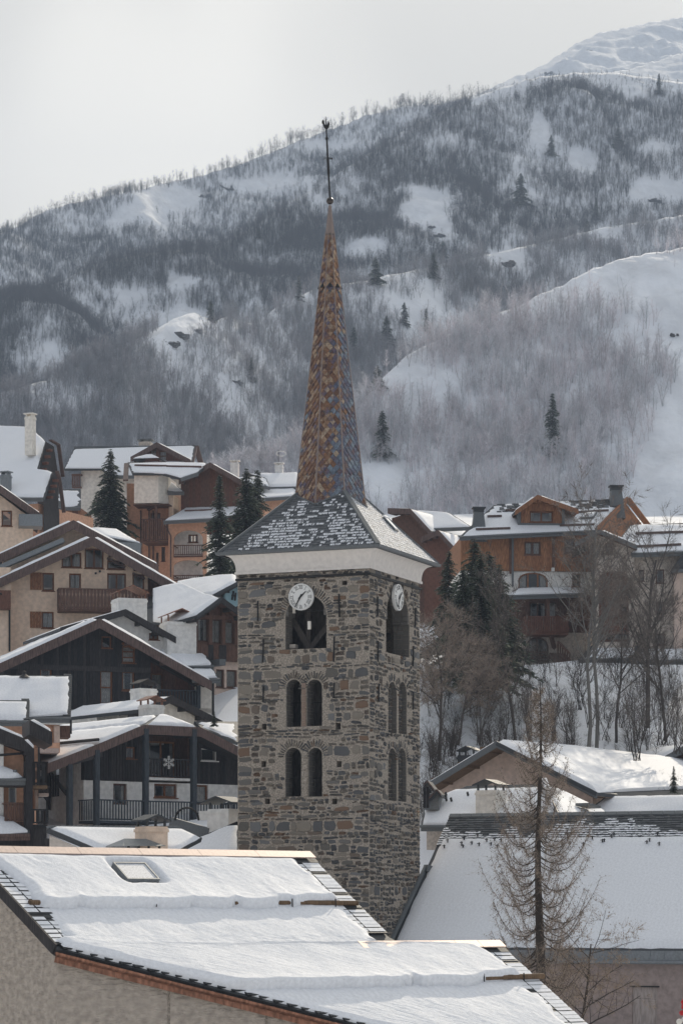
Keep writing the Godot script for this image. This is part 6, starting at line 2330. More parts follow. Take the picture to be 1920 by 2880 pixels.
	# ground floor
	var hg := [window(r, 716, 682, 802, 812, {"sill": false, "frame": M.brown_wood_b}), window(r, 974, 685, 1117, 767, {"cols": 2, "curtain": 0.25}), window(r, 1233, 690, 1313, 812, {"curtain": 1.0, "sill": false})]
	shell(r, [Vector2(xl, ym - 0.01), Vector2(xe, ym - 0.01)], -4, hg, 9, M.white_wall, 0.3, -0.02, "lower_wall")
	balcony(r, 600, 803, 1500, 912, 1.7, {"m": M.blue_post, "gap": 0.11, "w": 0.07, "back": 0.003})
	for x in [[609, 470, 1.6], [918, 335, 1.6], [1220, 340, 1.6], [440, 560, 1.6]]:
		beam(r, "post", x[0], x[1], x[2], x[0], 952, x[2], 0.27, M.blue_post)
	beam(r, "tie_beam", 300, 590, 1.5, 640, 500, 1.5, 0.24, M.dark_wood_b)
	# white side wall with its hanging balcony and brackets
	var sd := Shape.new()
	sd.xf = Transform3D(Basis(Vector3.UP, -PI / 2), Vector3(xl - 0.005, 0, -9))
	wall(sd, [Vector2(0, a1.y - 0.6), Vector2(8.7, a1.y - 0.6)], -4, [[5.6, 1.2, 6.4, 3.2], [3.0, 1.8, 3.8, 2.9]], 0.3)
	node("side_wall", sd.done(), M.white_wall, r)
	for q in [[-1.2, 0.0], [-3.6, 0.0]]:
		var b := Shape.new()
		var yb: float = ym + 0.4
		b.bar(Vector3(xl - 1.4, yb, q[0]), Vector3(xl, yb - 1.5, q[0]), 0.16, 0.16, Vector3(0, 0, 1))
		b.bar(Vector3(xl - 0.1, yb + 0.6, q[0]), Vector3(xl - 0.1, yb - 1.9, q[0]), 0.18, 0.18, Vector3(0, 0, 1))
		node("bracket", b.done(), M.dark_wood_b, r)
	for i in 12:
		var b := Shape.new()
		b.box(Vector3(xl - 1.34, ym - 0.9, -3.4 + i * 0.26), Vector3(xl - 1.3, ym + 0.25, -3.22 + i * 0.26))
		node("side_slat", b.done(), M.dark_wood, r)
	# rear gable and chimneys
	var zc := -5.5
	var g2 := pix2(r, [[880, 215], [1080, 128], [1400, 290]], zc + 0.8)
	gable(r, g2[0], g2[1], g2[2], zc + 0.8, -14, {"barge_h": 0.4, "barge": M.dark_wood_b, "snow": 0.15, "soffit_m": M.dark_wood_b})
	shell(r, pix2(r, [[900, 230], [1080, 152], [1240, 240]], zc), on2(r, 1000, 420, zc).y, [], 5, M.cream, 0.3, zc, "rear_wall")
	chimney(r, 932, 186, 1034, 262, -2.0, M.white_wall, 1, M.copper, 0.1)
	chimney(r, 882, 84, 990, 150, -9.0, M.white_wall, 1, M.dark_wood_b, 0.06)
	var pc := slope_plane(r, 1350, 400, -2.0, 26)
	roof_face(r, pc, [[1270, 330], [1500, 420], [1500, 290], [1225, 288]], {"snow": 0.12, "rim": 0.3, "gutter": false})

func house_balconies():
	sheet(0, 2020, K3)
	var r := thing("house", "orange and white house with stacked dark balconies and snow-edged dark eaves, lower left corner", "house", at(300, 1400, 128), 12)
	var y0 := -6.0
	var holes := [window(r, 130, 1010, 250, 1300, {"frame": M.white_paint, "curtain": 0.5, "sill": false})]
	shell(r, pix2(r, [[-80, 200], [60, 330], [350, 420]]), y0, holes, 6, M.orange_wall)
	block(r, "white_pillar", -40, 320, 58, 1440, -0.5, 0.35, M.white_wall)
	block(r, "pale_corner", 525, 980, 568, 1330, -1.5, 0.1, M.pink_wall)
	block(r, "side_wing", 460, 430, 560, 1340, -4, -0.6, M.orange_wall)
	# steep dark eaves with snow
	for q in [[-60, 90, 362, 262, 0.9], [440, -10, 772, 172, 0.2], [355, 275, 508, 420, 0.9]]:
		var a := on(r, q[0], q[1], q[4]); var b := on(r, q[2], q[3], q[4])
		var pr := Shape.new()
		pr.prism(PackedVector2Array([Vector2(a.x, a.y - 0.1), Vector2(a.x, a.y - 0.75), Vector2(b.x, b.y - 0.7), Vector2(b.x, b.y - 0.1)]), q[4] - 3.5, q[4])
		var rf := node("eave", pr.done(), M.dark_wood_b, r)
		snow_on(rf, Vector3(a.x, a.y - 0.1, q[4]), Vector3(b.x, b.y - 0.1, q[4]), Vector3(b.x, b.y - 0.1, q[4] - 3.4), Vector3(a.x, a.y - 0.1, q[4] - 3.4), 0.2, 0.03, 0.2)
	var pl := slope_plane(r, 100, 880, 1.4, 24)
	roof_face(r, pl, [[-80, 890], [385, 890], [330, 850], [210, 770], [-80, 690]], {"snow": 0.2, "rim": 0.05, "cell": 0.2})
	block(r, "fascia", -60, 905, 380, 1000, -0.3, 1.3, M.dark_wood_b)
	var pv := Shape.new()
	pv.tube([on(r, 225, 800, 1.0), on(r, 225, 760, 1.0)], [0.1, 0.1], 8)
	node("roof_vent", pv.done(), M.zinc, r)
	beam(r, "post", 432, 560, 1.5, 432, 1930, 1.5, 0.3, M.dark_wood)
	beam(r, "post", 395, 640, 1.2, 395, 1640, 1.2, 0.26, M.dark_wood_b)
	beam(r, "rail_pipe", -40, 545, 0.6, 350, 515, 0.6, 0.1, M.iron)
	balcony(r, 465, 640, 700, 985, 1.5, {"m": M.dark_wood_c, "floor": M.log, "cut": true, "w": 0.2, "gap": 0.02, "left": false})
	balcony(r, 575, 1000, 720, 1100, 0.6, {"m": M.dark_wood_b, "floor": M.pink_copper, "left": false, "w": 0.14})
	balcony(r, 70, 1240, 400, 1520, 1.2, {"m": M.brown_wood, "w": 0.16, "gap": 0.03, "left": false})
	balcony(r, 465, 1335, 700, 1560, 1.6, {"m": M.dark_wood_c, "w": 0.14, "gap": 0.07, "left": false})
	block(r, "boarded_front", 465, 1562, 690, 1990, -0.5, 1.5, M.dark_wood_b)
	block(r, "boarded_door", -60, 1715, 432, 2000, -1.5, 0.9, M.dark_wood)
	block(r, "bin_store", 660, 1765, 750, 1990, 0.2, 1.7, M.dark_wood_b)
	var p2 := slope_plane(r, 200, 1700, 2.2, 26)
	roof_face(r, p2, [[-80, 1706], [442, 1700], [440, 1640], [150, 1480], [-80, 1420]], {"snow": 0.12, "rim": 0.05, "cell": 0.2, "gutter": true, "gutter_m": M.barge})

func house_low_roof():
	sheet(0, 1900, K7)
	var r := thing("house", "low house with sunlit white roof and beige chimney, behind the front roof's ridge", "house", at(660, 1120, 112), 36)
	var pl := slope_plane(r, 660, 1105, 0.6, 29)
	roof_face(r, pl, [[300, 962], [650, 1108], [1010, 1112], [1100, 1112], [1275, 1022], [1128, 962], [925, 956]], {"snow": 0.2, "rim": 0.05, "gutter": false})
	var rt := Shape.new()
	for i in 24:
		var p := on_plane(r, lerpf(302, 1120, i / 24.0), lerpf(955, 957, i / 24.0), pl)
		rt.bar(p, p + Vector3(0.3, 0.03, -0.02), 0.2, 0.09)
	node("ridge_tiles", rt.done(), M.lead, r)
	var ga := on_plane(r, 300, 966, pl); var gb := on_plane(r, 650, 1112, pl)
	var s := Shape.new()
	s.face(ga - Vector3(-0.1, 0.25, 0), gb - Vector3(-0.1, 0.25, 0), Vector3(gb.x + 0.1, -6, gb.z), Vector3(ga.x + 0.1, -6, ga.z), Vector3.LEFT)
	s.face(gb - Vector3(-0.1, 0.25, 0.1), gb + Vector3(9, -0.25, -0.1), Vector3(gb.x + 9, -6, gb.z - 0.1), Vector3(gb.x + 0.1, -6, gb.z - 0.1), Vector3.BACK)
	node("wall", s.done(), M.grey_wall, r)
	var zc := on_plane(r, 990, 1100, pl).z
	chimney(r, 926, 952, 1058, 1100, zc + 0.5, M.beige, 1, M.slate, 0.14)
	# free-standing metal canopy on the roof
	var v := Shape.new()
	var zv := on_plane(r, 900, 1108, pl).z + 1.2
	var a := on(r, 776, 1074, zv); var b := on(r, 1050, 1074, zv); var t := on(r, 820, 1026, zv - 0.5)
	v.face(a, b, Vector3(b.x - 0.5, t.y, zv - 0.7), Vector3(a.x + 0.5, t.y, zv - 0.7), Vector3(0, 1, 1))
	v.face(Vector3(a.x, a.y, zv - 1.4), Vector3(b.x, a.y, zv - 1.4), Vector3(b.x - 0.5, t.y, zv - 0.7), Vector3(a.x + 0.5, t.y, zv - 0.7), Vector3(0, 1, -1))
	v.face(a, Vector3(a.x, a.y, zv - 1.4), Vector3(a.x + 0.5, t.y, zv - 0.7), Vector3(a.x + 0.5, t.y, zv - 0.7), Vector3(-1, 1, 0))
	v.face(b, Vector3(b.x, a.y, zv - 1.4), Vector3(b.x - 0.5, t.y, zv - 0.7), Vector3(b.x - 0.5, t.y, zv - 0.7), Vector3(1, 1, 0))
	var can := node("vent_canopy", v.done(), M.zinc, r)
	for x in [810, 875, 938, 1005]:
		var l := Shape.new()
		var p := on(r, x, 1074, zv - 0.1)
		l.bar(p, p - Vector3(0, 0.75, 0), 0.07, 0.07)
		node("leg", l.done(), M.iron, can)
	# shaded neighbour roof against the tower with a white chimney
	var n := thing("house", "blue-shaded snow roof with dark verge and white slate-capped chimney, touching the tower's left edge", "house", at(1300, 1135, 124), -35)
	var pn := slope_plane(n, 1300, 1130, 0.5, 32)
	roof_face(n, pn, [[1035, 1125], [1500, 1132], [1500, 936], [1400, 966], [1240, 1030]], {"snow": 0.2, "rim": 0.06, "gutter": false})
	var vb := Shape.new()
	vb.bar(on_plane(n, 1035, 1125, pn) + Vector3(0, 0, 0), on_plane(n, 1500, 934, pn), 0.16, 0.24)
	node("verge_board", vb.done(), M.iron, n)
	block(n, "wall", 1060, 1110, 1500, 1300, -2, 0, M.grey_wall)
	var zz := on_plane(n, 1370, 975, pn).z
	chimney(n, 1306, 838, 1440, 985, zz - 0.8, M.white_wall, 1, M.slate, 0.25)
	block(n, "low_parapet", 1252, 852, 1306, 910, zz - 2.5, zz - 1.0, M.white_wall)
	beam(n, "dark_valley", 1090, 930, zz - 1.0, 1330, 1000, zz - 1.0, 0.5, M.lead)
	var bend := Shape.new()
	var bp := []
	for i in 9:
		var u := PI * i / 8.0
		bp.append(on(n, 1178 - cos(u) * 75, 912 - sin(u) * 80, zz - 0.5))
	bend.tube(bp, [0.05, 0.05, 0.05, 0.05, 0.05, 0.05, 0.05, 0.05, 0.05], 5)
	node("bent_pipe", bend.done(), M.iron, n)

func roofs_behind_tower():
	sheet(600, 1260, 0.165816)
	var r := thing("house", "pale snowy roofs with two white chimneys, behind the firs left of the spire", "house", at(1200, 800, 262), -8)
	var pl := slope_plane(r, 1100, 665, 1.0, 28)
	roof_face(r, pl, [[900, 668], [1460, 655], [1460, 420], [560, 430], [860, 500]], {"snow": 0.2, "rim": 0.06})
	var p2 := slope_plane(r, 1050, 830, 3.2, 24)
	roof_face(r, p2, [[150, 900], [1400, 815], [1400, 680], [960, 690], [170, 745]], {"snow": 0.2, "rim": 0.06})
	var p3 := slope_plane(r, 700, 640, 2.2, 28)
	roof_face(r, p3, [[480, 580], [960, 660], [900, 515], [380, 492]], {"snow": 0.2, "rim": 0.06})
	block(r, "wall", 150, 830, 1400, 1100, -6, 2.6, M.orange_wall)
	chimney(r, 290, 250, 420, 470, -1.0, M.white_wall, 0, M.white_wall)
	chimney(r, 1046, 290, 1170, 415, -2.5, M.white_wall, 0, M.white_wall)
	var ds := Shape.new()
	var c := on(r, 1148, 96, -3.0)
	ds.xf = Transform3D(Basis(Vector3.RIGHT, 0.4), c)
	for i in 14:
		var a := TAU * i / 14; var b := TAU * (i + 1) / 14
		ds.bar(Vector3(cos(a) * 0.45, sin(a) * 0.24, 0), Vector3(cos(b) * 0.45, sin(b) * 0.24, 0), 0.06, 0.05, Vector3(0, 0, 1))
	node("aerial_ring", ds.done(), M.white_paint, r)
	beam(r, "aerial_pole", 1105, 30, -3.0, 1105, 300, -3.0, 0.05, M.iron)
	beam(r, "aerial_arm", 1105, 96, -3.0, 1110, 98, -3.0, 0.05, M.iron)

func house_two_gables():
	sheet(1080, 1350, 0.535714)
	var r := thing("chalet", "brown timber house with sunlit snow roof and two small gables, behind the tower roof", "house", at(300, 420, 232), -30)
	var pl := slope_plane(r, 300, 258, 0.8, 26, 1)
	var pf := slope_plane(r, 330, 262, 1.0, 30)
	roof_face(r, pf, [[230, 256], [458, 246], [346, 174], [144, 160]], {"snow": 0.15, "rim": 0.06})
	var g := pix2(r, [[20, 150], [138, 152], [245, 268]], 1.6)
	gable(r, g[0], g[1], g[2], 1.6, -6, {"barge_h": 0.45, "snow": 0.12})
	shell(r, pix2(r, [[40, 200], [135, 172], [225, 262]], 0.8), -6, [], 6, M.brown_wood, 0.25, 0.8)
	var g2 := pix2(r, [[192, 302], [285, 264], [385, 372]], 3.4)
	gable(r, g2[0], g2[1], g2[2], 3.4, -1, {"barge_h": 0.45, "snow": 0.14})
	shell(r, pix2(r, [[210, 312], [283, 280], [368, 368]], 2.8), -6, [], 3, M.red_wood, 0.25, 2.8, "front_gable_wall")
	block(r, "slate_wall", 330, 286, 455, 370, -4, 0.6, M.lead)
	var p3 := slope_plane(r, 400, 425, 3.5, 24)
	roof_face(r, p3, [[340, 420], [470, 412], [470, 345], [400, 358]], {"snow": 0.2, "rim": 0.06, "gutter": false})
	block(r, "lower_wall", 340, 425, 470, 520, -3, 3, M.brown_wood)

func house_right_chalet():
	sheet(1080, 1350, 0.535714)
	var r := thing("chalet", "big orange timber chalet with slate dormer, snow roof and slate chimneys, on the right", "house", at(800, 960, 195), 4)
	var pl := slope_plane(r, 800, 290, 0.9, 34)
	var roof = roof_face(r, pl, [[396, 297], [1112, 264], [1277, 100], [574, 132], [460, 236]], {"snow": 0.1, "rim": 0.2, "rim_top": 0.25})
	for q in [[920, 248, 1100, 242], [480, 268, 660, 262], [635, 168, 700, 166], [1010, 178, 1175, 168], [540, 200, 615, 198]]:
		var lg := Shape.new()
		lg.bar(on_plane(r, q[0], q[1], pl) + Vector3(0, 0.12, 0.05), on_plane(r, q[2], q[3], pl) + Vector3(0, 0.12, 0.05), 0.12, 0.14)
		node("snow_rail", lg.done(), M.barge, r)
	# slates showing near the ridge
	var late := Shape.new()
	for k in 5:
		var x := 590.0
		while x < 1240:
			late.tint = Color.WHITE * rnd(0.6, 1.3)
			var y := 131.0 - (x - 574) * 0.0455 + 9.0 * k + 6
			if (x < 690 or x > 960) and rng.randf() < 0.55:
				var p := on_plane(r, x, y, pl)
				late.bar(p + Vector3(0, 0.07, 0.03), p + Vector3(rnd(0.3, 0.5), 0.07, 0.03), rnd(0.1, 0.2), 0.05, pl.normal + Vector3(0, 0, 0.1))
			x += rnd(10, 17)
	stuff(node("slates", late.done(), M.slate, roof))
	var vb := Shape.new()
	vb.bar(on_plane(r, 1277, 100, pl), on_plane(r, 1112, 266, pl), 0.14, 0.36)
	var pk := on_plane(r, 1277, 100, pl)
	vb.bar(pk, pk + Vector3(2.9, -2.6, -3.0), 0.14, 0.4, Vector3(1, 0, 0))
	node("bargeboard", vb.done(), M.orange_wood_b, r)
	var ge := Shape.new()
	ge.face(pk + Vector3(-0.1, -0.3, -0.2), pk + Vector3(2.6, -2.7, -3), pk + Vector3(2.6, -6, -3), pk + Vector3(-0.9, -6, -0.2), Vector3(1, 0, 1))
	ge.face(pk + Vector3(-0.1, -0.3, -0.2), pk + Vector3(-0.9, -6, -0.2), on_plane(r, 1105, 275, pl) + Vector3(0, -2, 0), on_plane(r, 1105, 275, pl), Vector3(1, 0, 0))
	node("gable_end", ge.done(), M.orange_wood, r)
	var sk := Shape.new()
	for q in [[1026, 212, 1096, 208, 1116, 180, 1046, 184]]:
		var pa := [on_plane(r, q[0], q[1], pl), on_plane(r, q[2], q[3], pl), on_plane(r, q[4], q[5], pl), on_plane(r, q[6], q[7], pl)]
		var up := pl.normal * 0.22
		sk.quad(pa[0] + up, pa[1] + up, pa[2] + up, pa[3] + up)
		for i in 4:
			sk.quad(pa[i], pa[(i + 1) % 4], pa[(i + 1) % 4] + up, pa[i] + up)
	node("skylight", sk.done(), M.lead, roof)
	snow_on(roof, on_plane(r, 1028, 211, pl) + pl.normal * 0.22, on_plane(r, 1094, 207, pl) + pl.normal * 0.22, on_plane(r, 1114, 181, pl) + pl.normal * 0.22, on_plane(r, 1047, 185, pl) + pl.normal * 0.22, 0.12, 0.03, 0.2)
	# dormer
	var zd := on_plane(r, 820, 232, pl).z + 0.15
	var g := pix2(r, [[686, 162], [803, 80], [1018, 156]], zd + 0.7)
	gable(r, g[0], g[1], g[2], zd + 0.7, zd - 4.5, {"barge_h": 0.34, "snow": 0.16, "barge": M.orange_wood_b, "purlins": [0.94], "soffit_m": M.orange_wood_b})
	var dl := pix2(r, [[716, 152], [803, 94], [932, 142]], zd)
	var dh := [window(r, 762, 164, 886, 222, {"z": zd, "cols": 2, "curtain": 0.3})]
	shell(r, dl, on2(r, 800, 236, zd).y, dh, 4, M.orange_wood, 0.2, zd, "dormer_wall")
	boards(r, dl, on2(r, 800, 236, zd).y, dh, zd, [M.orange_wood, M.orange_wood_b], 0.25)
	block(r, "dormer_cheek", 700, 150, 716, 238, zd - 2, zd + 0.1, M.lead)
	block(r, "dormer_cheek", 932, 140, 946, 232, zd - 2, zd + 0.1, M.lead)
	block(r, "dormer_apron", 700, 228, 946, 240, zd - 0.5, zd + 0.13, M.lead)
	chimney(r, 1178, 50, 1266, 125, on_plane(r, 1220, 125, pl).z + 0.6, M.lead, 2, M.slate)
	chimney(r, 458, 165, 540, 248, on_plane(r, 500, 240, pl).z + 0.4, M.lead, 2, M.slate)
	# facade
	var line := pix2(r, [[402, 300], [1106, 270]])
	var ym := on2(r, 800, 478).y
	var holes := [window(r, 735, 324, 820, 393, {"cols": 2, "curtain": 0.75, "frame": M.brown_wood_b}), window(r, 945, 310, 1000, 384, {"frame": M.brown_wood_b}), window(r, 1040, 400, 1060, 448, {"frame": M.brown_wood_b})]
	shell(r, line, ym, holes, 9, M.orange_wood)
	boards(r, line, ym, holes, 0.0, [M.orange_wood, M.orange_wood_b], 0.26)
	for x in [[661, 300, 492], [886, 290, 470]]:
		beam(r, "post", x[0], x[1], 0.08, x[0], x[2], 0.08, 0.14, M.brown_wood)
	beam(r, "downpipe", 673, 300, 0.1, 673, 560, 0.1, 0.13, M.lead)
	block(r, "meter_box", 878, 460, 893, 478, 0.003, 0.25, M.white_paint)
	var z1 := -0.15
	var arch := window(r, 702, 486, 858, 578, {"z": z1, "arch": 0.42, "cols": 3, "curtain": 0.5, "frame": M.orange_wood_b, "sill": false})
	shell(r, [Vector2(line[0].x, ym - 0.01), Vector2(line[1].x, ym - 0.01)], on2(r, 800, 604, z1).y, [arch, window(r, 985, 490, 1030, 560, {"z": z1})], 8, M.white_wall, 0.3, z1, "middle_wall")
	# snow-covered canopy
	var pc := slope_plane(r, 800, 604, 2.4, 16)
	roof_face(r, pc, [[655, 606], [1058, 594], [1050, 572], [680, 578]], {"snow": 0.25, "rim": 0.04, "cell": 0.25})
	# balcony storey
	var z2 := -0.3
	var yl := on2(r, 800, 800, z2).y
	var h3 := [window(r, 862, 640, 903, 800, {"z": z2, "curtain": 1.0, "frame": M.brown_wood, "sill": false}), window(r, 760, 640, 850, 800, {"z": z2, "cols": 2, "frame": M.brown_wood, "sill": false})]
	shell(r, [on2(r, 402, 604, z2) + Vector2(0, -0.01), on2(r, 1106, 604, z2) + Vector2(0, -0.01)], yl, h3, 8, M.brown_wood, 0.3, z2, "balcony_wall")
	balcony(r, 738, 716, 965, 800, 1.7, {"m": M.red_wood, "back": z2 + 0.003, "gap": 0.04})
	beam(r, "post", 858, 606, 1.6, 858, 716, 1.6, 0.2, M.brown_wood)
	beam(r, "bracket", 872, 806, 1.6, 890, 880, -0.2, 0.24, M.brown_wood)
	var h4 := [window(r, 744, 822, 862, 958, {"z": z2 - 0.1, "arch": 0.4, "cols": 2, "frame": M.brown_wood, "sill": false})]
	shell(r, [on2(r, 402, 800, z2 - 0.1) + Vector2(0, -0.02), on2(r, 1106, 800, z2 - 0.1) + Vector2(0, -0.02)], -7, h4, 8, M.grey_wall, 0.3, z2 - 0.1, "base_wall")
	for i in 4:
		block(r, "rail_board", 748, 900 + i * 15, 858, 908 + i * 15, z2 - 0.1, z2 + 0.05, M.brown_wood)
	# outside stair
	var st := Shape.new()
	var sa := on(r, 904, 920, 0.8); var sb := on(r, 965, 985, 2.6)
	st.bar(sa, sb, 1.2, 0.3)
	st.bar(sa + Vector3(0, 0.9, 0.6), sb + Vector3(0, 0.9, 0.6), 0.1, 0.12)
	for i in 6:
		var p := sa.lerp(sb, i / 5.0) + Vector3(0, 0, 0.6)
		st.bar(p, p + Vector3(0, 0.9, 0), 0.1, 0.06)
	node("outside_stair", st.done(), M.brown_wood, r)

func house_right_grey():
	sheet(1080, 1350, 0.535714)
	var r := thing("house", "tall grey rendered house with brown boarded arch, behind bare trees at the right edge", "house", at(1300, 1000, 190), -3)
	var pl := slope_plane(r, 1400, 378, 0.9, 30)
	roof_face(r, pl, [[1296, 384], [1660, 374], [1660, 222], [1290, 236], [1240, 300]], {"snow": 0.22, "rim": 0.08, "rim_top": 0.35})
	for q in [[1318, 296, 1568, 288], [1300, 366, 1556, 354]]:
		var lg := Shape.new()
		lg.bar(on_plane(r, q[0], q[1], pl) + Vector3(0, 0.2, 0.1), on_plane(r, q[2], q[3], pl) + Vector3(0, 0.2, 0.1), 0.12, 0.14)
		node("snow_rail", lg.done(), M.barge, r)
	var g := pix2(r, [[1000, 330], [1126, 262], [1326, 344]], 1.9)
	gable(r, g[0], g[1], g[2], 1.9, -5, {"barge_h": 0.3, "snow": 0.25, "barge": M.lead, "snow_l": false, "purlins": []})
	var zg := 0.9
	var hg := []
	hg.append(window(r, 1160, 330, 1200, 390, {"z": zg, "frame": M.brown_wood}))
	hg.append(window(r, 1125, 478, 1282, 800, {"z": zg, "arch": 0.12, "cols": 3, "rows": 5, "frame": M.red_wood, "curtain": 0.3, "fw": 0.5}))
	hg.append(window(r, 1128, 802, 1282, 845, {"z": zg, "cols": 4, "curtain": 0.6, "frame": M.brown_wood}))
	shell(r, pix2(r, [[1106, 300], [1126, 276], [1312, 350]], zg), on2(r, 1200, 900, zg).y, hg, 6, M.grey_wall, 0.3, zg, "gable_wall")
	var hr := [window(r, 1424, 468, 1468, 542, {"frame": M.brown_wood, "curtain": 0.5}), window(r, 1424, 640, 1470, 702, {"frame": M.brown_wood}), window(r, 1424, 806, 1474, 866, {"frame": M.brown_wood, "curtain": 0.7}), window(r, 1335, 470, 1362, 530, {"frame": M.brown_wood}), window(r, 1335, 806, 1360, 850, {"frame": M.brown_wood})]
	shell(r, pix2(r, [[1312, 384], [1700, 378]]), on2(r, 1400, 960).y, hr, 7, M.grey_wall)
	block(r, "smooth_wing", 1520, 470, 1640, 1000, -3, 0.6, M.pink_wall)
	var pw := slope_plane(r, 1560, 472, 1.4, 40, -1)
	block(r, "wing_roof", 1508, 466, 1640, 482, -3, 1.3, M.lead)
	var wr := Shape.new()
	wr.prism(PackedVector2Array([on2(r, 1508, 466, 1.2), on2(r, 1640, 466, 1.2), on2(r, 1640, 376, 1.2), on2(r, 1560, 390, 1.2)]), -3, 1.2)
	node("wing_gable", wr.done(), M.slate, r)
	# low snowy roofs along its foot and the stone basement
	var p1 := slope_plane(r, 1150, 938, 2.8, 22)
	roof_face(r, p1, [[1020, 940], [1312, 936], [1340, 866], [1085, 868]], {"snow": 0.2, "rim": 0.5, "rim_low": 0.1})
	var p2 := slope_plane(r, 1450, 945, 2.9, 22)
	roof_face(r, p2, [[1300, 948], [1660, 946], [1660, 880], [1330, 888]], {"snow": 0.2, "rim": 0.4, "rim_low": 0.1})
	var hb := [window(r, 1082, 978, 1245, 1075, {"z": 2.2, "arch": 0.4, "cols": 2, "frame": M.dark_wood_b, "sill": false}), window(r, 1335, 968, 1365, 1015, {"z": 2.2, "frame": M.dark_wood_b})]
	shell(r, pix2(r, [[1060, 950], [1660, 952]], 2.2), -9, hb, 6, M.stone_wall, 0.3, 2.2, "basement_wall")
	var st := Shape.new()
	st.bar(on(r, 1480, 1040, 3.4), on(r, 1640, 1130, 3.4), 0.5, 0.3)
	st.bar(on(r, 1480, 1000, 3.4), on(r, 1640, 1090, 3.4), 0.1, 0.2)
	node("stair_rail", st.done(), M.brown_wood, r)

func house_pink():
	sheet(1150, 1850, 0.491071)
	var r := thing("house", "pink rendered gable house with a long bright snow roof, right of the tower", "house", at(500, 790, 146), -30)
	var g := pix2(r, [[96, 728], [502, 480], [1075, 772]], 1.6)
	var pl := slope_plane(r, 1075, 768, 1.6, rad_to_deg(atan2(g[1].y - g[2].y, g[2].x - g[1].x)), 1)
	gable(r, g[0], g[1], g[2], 1.6, -20, {"barge_h": 0.34, "barge": M.lead, "snow": 0.22, "snow_r": false, "soffit_m": M.log, "purlins": []})
	roof_face(r, pl, [[502, 480], [1075, 770], [1200, 768], [1600, 752], [1640, 600], [1450, 566]], {"snow": 0.3, "rim": 0.05, "gutter": false, "cell": 0.4})
	for q in [[375, 620], [222, 710], [500, 535]]:
		var s := Shape.new()
		var p := on(r, q[0], q[1], 0.0)
		s.box(p + Vector3(-0.3, -0.16, -0.5), p + Vector3(0.3, 0.16, 1.3))
		node("purlin", s.done(), M.log, r)
	shell(r, pix2(r, [[140, 740], [520, 520], [1050, 800]]), -5, [], 10, M.pink_wall)
	chimney(r, 276, 556, 372, 620, -7.0, M.slate, 1, M.slate, 0.06)
	var n := thing("shed", "small dark timber turret roof peeking out at the tower's right edge", "shed", at(110, 800, 137), -10)
	var t := pix2(n, [[84, 722], [104, 704], [142, 752]], 0.5)
	gable(n, t[0], t[1], t[2], 0.5, -1.2, {"snow": 0, "barge_h": 0.1, "purlins": [], "soffit": false})
	for x in [88, 106]:
		beam(n, "post", x, 740, 0.2, x, 860, 0.2, 0.12, M.dark_wood)
	block(n, "wall", 84, 782, 170, 870, -1.5, -0.2, M.zinc)
	var t2 := pix2(n, [[115, 800], [160, 755], [184, 782]], 0.2)
	gable(n, t2[0], t2[1], t2[2], 0.2, -1.0, {"snow": 0, "barge_h": 0.1, "purlins": [], "soffit": false})

func house_hip():
	sheet(1150, 1850, 0.491071)
	var r := thing("house", "hipped snow roof with a tall rendered chimney under a slate cap, behind the church ridge", "house", at(500, 950, 136), -32)
	var pl := slope_plane(r, 500, 895, 0.6, 30)
	roof_face(r, pl, [[70, 960], [860, 960], [845, 880], [772, 722], [330, 734], [88, 830]], {"snow": 0.2, "rim": 0.1, "rim_top": 0.3})
	var top := on_plane(r, 772, 722, pl)
	var low := on_plane(r, 860, 960, pl)
	var hip := thing("roof_wing", "sunlit right-hand hip of the roof behind the church ridge, with a small snowy skylight", "roof", r.position, -32)
	var n := Vector3(sin(deg_to_rad(30)), cos(deg_to_rad(30)), 0)
	var pv := Plane(n, n.dot(top))
	roof_face(hip, pv, [[772, 722], [850, 885], [858, 915], [1160, 915], [1122, 882]], {"snow": 0.2, "rim": 0.1, "gutter": false})
	var roll := Shape.new()
	roll.bar(top + Vector3(0, 0.2, 0), low + Vector3(0, 0.2, 0), 0.22, 0.2)
	node("hip_roll", roll.done(), M.snow, r)
	var sk := Shape.new()
	var sp := on_plane(hip, 975, 870, pv)
	sk.bar(sp + n * 0.2, sp + n * 0.2 + Vector3(0.8, 0, 0.2), 0.9, 0.12, n)
	node("skylight", sk.done(), M.lead, hip)
	block(r, "wall", 100, 930, 1100, 1100, -4, 0, M.grey_wall)
	chimney(r, 380, 757, 496, 905, on_plane(r, 440, 895, pl).z + 0.3, M.cream, 1, M.slate, 0.14)
	for i in 9:
		var p := on_plane(r, rnd(120, 360), rnd(780, 880), pl)
		var k := Shape.new()
		k.bar(p + pl.normal * 0.1, p + pl.normal * 0.32, 0.07, 0.1)
		node("snow_hook", k.done(), M.iron, r)

func small_roofs():
	sheet(1150, 1850, 0.491071)
	var r := thing("house", "low snow roof with slate upper courses at the right edge, above the church ridge", "house", at(1300, 950, 142), -16)
	var pl := slope_plane(r, 1300, 895, 0.6, 30)
	roof_face(r, pl, [[1050, 960], [1660, 955], [1660, 758], [1155, 772], [1056, 846]], {"snow": 0.2, "rim": 0.1, "rim_top": 0.5})
	block(r, "wall", 1060, 930, 1660, 1100, -4, 0, M.grey_wall)
	var q := thing("house", "tip of a dark-edged snow roof at the right edge below the bare trees", "house", at(1540, 600, 165), 20)
	var g := pix2(q, [[1450, 572], [1600, 490], [1800, 580]], 0.8)
	gable(q, g[0], g[1], g[2], 0.8, -6, {"barge": M.lead, "barge_h": 0.4})
	shell(q, pix2(q, [[1490, 575], [1600, 510], [1760, 590]]), -6, [], 6, M.brown_wood)
	var p := slope_plane(q, 1450, 566, 0.8, 20, -1)

